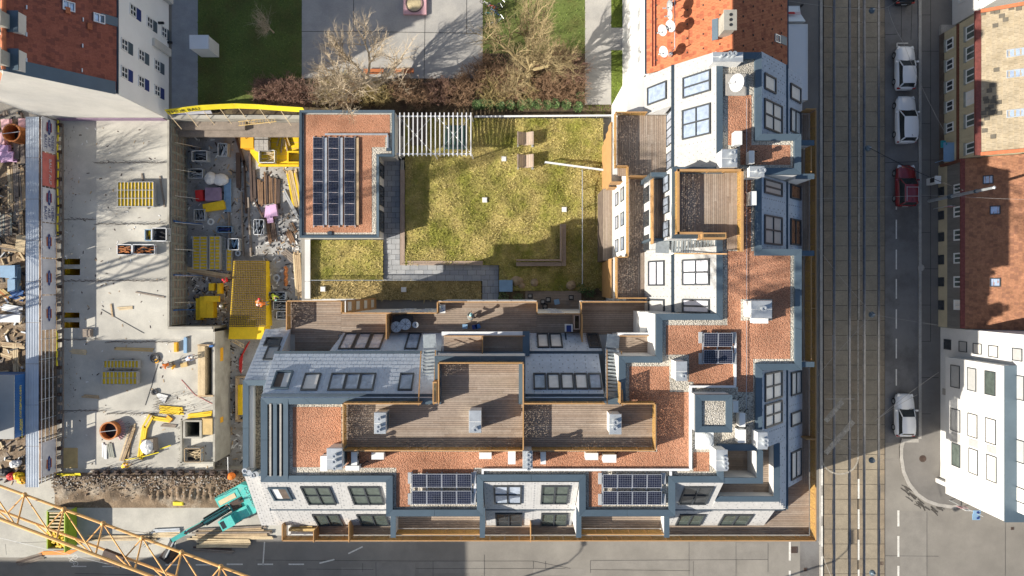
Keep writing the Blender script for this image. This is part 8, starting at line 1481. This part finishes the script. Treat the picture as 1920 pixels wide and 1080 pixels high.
# ------------------------------------------------------------------ people
def person(lab, px, py, z, rz, pose, top, bot='darkcloth', hat='helmet', cat='person'):
    V = {}
    if pose == 'stand': V = dict(pel=(0,0,.95),spi=(0,0,1.15),che=(.02,0,1.35),nec=(.03,0,1.5),hed=(.06,0,1.63),top=(.05,0,1.74),hl=(0,.1,.92),kl=(.05,.11,.5),al=(0,.12,.08),tl=(.17,.14,.05),hr=(0,-.1,.92),kr=(.02,-.11,.5),ar=(-.08,-.12,.08),tr=(.1,-.14,.05),sl=(0,.2,1.42),el=(.03,.27,1.14),wl=(.2,.24,.95),sr=(0,-.2,1.42),er=(.05,-.27,1.15),wr=(.25,-.2,1.02))
    if pose == 'bend': V = dict(pel=(0,0,.9),spi=(.14,0,1.05),che=(.34,0,1.15),nec=(.5,0,1.2),hed=(.62,0,1.2),top=(.72,0,1.22),hl=(0,.1,.88),kl=(.1,.12,.48),al=(-.02,.14,.08),tl=(.16,.16,.05),hr=(0,-.1,.88),kr=(.05,-.12,.48),ar=(-.12,-.14,.08),tr=(.06,-.16,.05),sl=(.38,.2,1.15),el=(.5,.26,.88),wl=(.66,.2,.66),sr=(.38,-.2,1.15),er=(.5,-.26,.88),wr=(.66,-.18,.64))
    if pose == 'crouch': V = dict(pel=(-.1,0,.42),spi=(0,0,.62),che=(.12,0,.82),nec=(.2,0,.96),hed=(.27,0,1.07),top=(.29,0,1.18),hl=(-.08,.12,.4),kl=(.32,.18,.5),al=(.02,.18,.08),tl=(.2,.2,.05),hr=(-.08,-.12,.4),kr=(.32,-.18,.5),ar=(.02,-.18,.08),tr=(.2,-.2,.05),sl=(.12,.2,.88),el=(.3,.25,.66),wl=(.5,.15,.6),sr=(.12,-.2,.88),er=(.3,-.25,.66),wr=(.5,-.12,.58))
    E = [('pel','spi'),('spi','che'),('che','nec'),('nec','hed'),('hed','top'),('pel','hl'),('hl','kl'),('kl','al'),('al','tl'),('pel','hr'),('hr','kr'),('kr','ar'),('ar','tr'),('che','sl'),('sl','el'),('el','wl'),('che','sr'),('sr','er'),('er','wr')]
    Rr = dict(pel=.15,spi=.135,che=.16,nec=.06,hed=.1,top=.07,hl=.1,kl=.065,al=.045,tl=.035,hr=.1,kr=.065,ar=.045,tr=.035,sl=.075,el=.05,wl=.035,sr=.075,er=.05,wr=.035)
    for sd, w, e in (('l','wl','el'),('r','wr','er')):
        d = (Vector(V[w])-Vector(V[e])).normalized(); s = d.cross(Vector((0,0,1))); s = s.normalized() if s.length > .01 else Vector((0,1,0)); pm = Vector(V[w])+d*.07; V['p'+sd] = tuple(pm); Rr['p'+sd] = .03; E.append((w,'p'+sd))
        for k in range(4): V[f'f{k}{sd}'] = tuple(pm+d*(.075-.008*abs(k-1.3))+s*(k-1.5)*.021-Vector((0,0,.02))); Rr[f'f{k}{sd}'] = .0085; E.append(('p'+sd,f'f{k}{sd}'))
        V['th'+sd] = tuple(Vector(V[w])+d*.07+s*.055); Rr['th'+sd] = .01; E.append((w,'th'+sd))
    nm = list(V); me = bpy.data.meshes.new('person_body'); me.from_pydata([V[k] for k in nm], [(nm.index(a), nm.index(c)) for a, c in E], []); o = bpy.data.objects.new('person_body', me); COL.objects.link(o)
    md = o.modifiers.new('skin', 'SKIN'); sv = me.skin_vertices[0].data
    for i, k in enumerate(nm): sv[i].radius = (Rr[k], Rr[k])
    sv[0].use_root = True; sb_ = o.modifiers.new('sub', 'SUBSURF'); sb_.levels = 1; sb_.render_levels = 1; dg = bpy.context.evaluated_depsgraph_get(); ev = o.evaluated_get(dg).to_mesh(); bb = B(); bb.add([tuple(v.co) for v in ev.vertices], [tuple(p.vertices) for p in ev.polygons]); bpy.data.objects.remove(o)
    grp = {}
    for a, c in E: grp[(a,c)] = 2 if c in ('hed','top','nec') or c[0] in 'pf' and c != 'pel' or c[:2] == 'th' else (3 if c in ('tl','tr') else (1 if c[0] in 'kah' and c != 'hed' else 0))
    bb.m = []
    for f in bb.f:
        c = sum((Vector(bb.v[i]) for i in f), Vector())/len(f); best = min(E, key=lambda e: ((Vector(V[e[0]])+Vector(V[e[1]]))/2-c).length+.25*min((Vector(V[e[0]])-c).length,(Vector(V[e[1]])-c).length)); bb.m.append(grp[best])
    c = P(px, py, z+1.2); p = T('person', lab, cat, (c.x, c.y, z)); O('body', bb, [M[top],M[bot],M['skin'],M['black']], p, smooth=True, local=True); h = Vector(V['hed']); tp = Vector(V['top']); up = (tp-Vector(V['nec'])).normalized(); fw = Vector((up.z,0,-up.x)) if abs(up.z) < .9 else Vector((1,0,0))
    O('helmet' if hat in ('helmet','amber') else 'cap', B().ball(h+up*.07,.125,.12,.1,12,6).obb(h+up*.07+fw*.1,.16,.18,.02,fw,(0,1,0),up), M[hat], p, smooth=True, local=True)
    for s in (-.04,.04): O('eye', B().ball(h+fw*.1+Vector((0,s,0))+up*.0,.014,n=6,m=4), M['black'], p, local=True)
    O('nose', B().ball(h+fw*.115-up*.02,.016,.014,.02,6,4), M['skin'], p, local=True); O('mouth', B().obb(h+fw*.1-up*.055,.01,.045,.012,fw,(0,1,0),up), M['salmon'], p, local=True); p.rotation_euler = (0,0,rz); return p
for a in ((509,552,ZPIT,-.9,'bend','hiviz_y','darkcloth','tealcloth'),(481,573,-1.8,1.2,'bend','hiviz_o','darkcloth','redcloth'),(496,569,-1.8,3.3,'bend','hiviz_o','greycloth','helmet'),(424,526,ZPIT,2.6,'stand','redcloth','darkcloth','redcloth'),(416,574,ZPIT,.2,'stand','greycloth','darkcloth','helmet'),(314,683,0,3.6,'bend','hiviz_o','greycloth','darkcloth'),(347,675,0,.4,'bend','bluegrey_c','timber_c','helmet'),(226,877,0,.5,'bend','hiviz_y2','darkcloth','amber')):
    M.setdefault('bluegrey_c', mat('pale_blue_shirt', (.4,.45,.6), .9, .05)); M.setdefault('timber_c', mat('tan_trousers', (.4,.28,.14), .9, .05)); M.setdefault('hiviz_y2', mat('amber_workwear', (.7,.42,.03), .8, .06))
    lab = {509:'worker in bright yellow vest bending over a crate',481:'worker in orange red jacket stooping on the yellow ramp',496:'worker in orange with white helmet facing the other on the ramp',424:'worker in red jacket standing at the ramp edge in the pit',416:'worker with white helmet standing in the shaded pit',314:'worker in orange bending over tools on the sunlit slab',347:'worker in pale shirt with helmet working near the timber shaft',226:'worker in amber jacket bending at the slab front edge'}[a[0]]
    person(lab, *a)
person('crouching person in grey with pale teal cap on the north terrace', 880, 598, ZT, 1.2, 'crouch', 'greycloth', 'greycloth', 'tealcloth')
t = T('cut_off_saw', 'red and grey machine with amber reel beside the bending worker', 'machine', (*P(321,686,.3)[:2], 0)); c = P(318,684,.3); O('motor', B().rbox(c.x,c.y,.05,.45,.5,.4,.5), M['timber_g'], t); O('blade_guard', B().tube((c.x+.3,c.y-.2,.25),(c.x+.38,c.y-.25,.25),.25,n=14), M['amber'], t); O('machine_handle', B().path([(c.x-.2,c.y,.45),(c.x-.5,c.y+.2,.8),(c.x-.3,c.y+.4,.8)],.025), M['black'], t)
t = T('site_toolbox', 'small dark crate with amber tool by the helmeted worker', 'toolbox', (*P(345,684,.2)[:2], 0)); c = P(345,684,.3); O('case', B().rbox(c.x,c.y,0,.32,.6,.4,.2), M['timber_g'], t); O('case_lid', B().rbox(c.x,c.y,.32,.38,.64,.44,.2), M['ply'], t)
thing1('blue_prop', B().pb(344,634,350,662,.02,.2).pb(345.5,632,348.5,634,.02,.25), M['bluegrey'], 'blue steel prop lying near the helmeted worker', 'prop'); thing1('amber_prop', B().pb(326,642,332,660,.02,.35).pb(327,644,331,658,.35,.38), M['amber'], 'amber box left of the blue prop', 'box')
thing1('white_sheet', B().add([P(290,735,.05),P(315,742,.15),P(308,757,.05),P(298,748,.2)],[(3,2,1,0)]).add([P(292,737,.0),P(313,743,.0),P(307,756,.0)],[(0,1,2)]), M['bag'], 'crumpled white sheet on the shade edge of the slab', 'sheet')
t = T('compressor', 'pale machine under a crumpled bag beside the yellow frame', 'machine', (*P(281,835,.6)[:2], 0)); c = P(278,835,.6); O('housing', B().rbox(c.x+.1,c.y,0,.9,1.1,1.2,.1), M['timber_g'], t); O('cover', B().ball((c.x,c.y-.1,.9),.6,.65,.25,12,6,jit=.12), M['bag'], t)
for k in (-.4,.4): O('wheel', B().tube((c.x+k,c.y-.75,.2),(c.x+k+.1,c.y-.75,.2),.2,n=12), M['tyre'], t)
thing1('wheelbarrow_bar', B().path([P(298,848,.4),P(262,858,.4),P(235,862,.3)],.05,6).path([P(300,842,.5),P(320,835,.5)],.06,6), M['sign_yellow'], 'yellow bar lying across the planks by the covered machine', 'bar')
for x, y, lab in ((-8.9,-31,'arched street lamp across the side street below the white dash lines'),(16.8,-30.8,'arched street lamp across the side street near the tram road')):
    t = T('street_lamp', lab, 'street lamp', (x,y,0), 'arched street lamps across the side street'); O('lamp_pole', B().tube((x,y,0),(x,y,8),.12,.08,8), M['coping'], t); O('lamp_arm', B().path([(x,y,8),(x+.2,y+.7,8.5),(x+.3,y+1.3,8.65)],.05), M['coping'], t); O('lamp_head', B().obb((x+.35,y+1.9,8.65),.3,1.3,.14), M['black'], t)
# neighbours just outside the view that shade the street and the slab
def block(lab, x0, y0, x1, y1, h):
    t = T('street_house', lab, 'house', ((x0+x1)/2,(y0+y1)/2,0), 'houses across the side street'); O('wall', B().box(x0,y0,0,x1,y1,h), M['offwhite'], t); O('roof', B().hull([(x0-.3,y0-.3,h),(x1+.0,y0-.3,h),(x1+.0,y1,h),(x0-.3,y1,h)],[(x0+2,y0+6,h+1.2),(x1-2,y0+6,h+1.2),(x1-2,y1-6,h+1.2),(x0+2,y1-6,h+1.2)]), M['red_tile'], t)
    x = x0+1.5
    while x < x1-1:
        for z in (1.8,5,8.2,11.4): win(t, (x,y1+.002,z), Vector((-1,0,0)), UZ, 1.2, 1.7, M['whiteframe'], M['pane_d'], 2, 1, .06, .08)
        x += 2.6
block('house across the side street with shadow reaching the block', -56.9, -52, -31.2, -33.0, 15.0); block('house across the side street further left', -90, -52, -57, -34.9, 15.0)
for i in range(3): t = T('shipping_container', ('lowest','middle','top')[i]+' container of the stack left outside the yard', 'container', (-51.5,-11.6,i*2.62)); O('shell', B().box(-54.5,-13.6,i*2.62+.05,-48.3,-9.6,i*2.62+2.6), M['blue'], t); O('roof', B().box(-54.55,-13.65,i*2.62+2.6,-48.25,-9.55,i*2.62+2.64), M['roof_grey'], t)
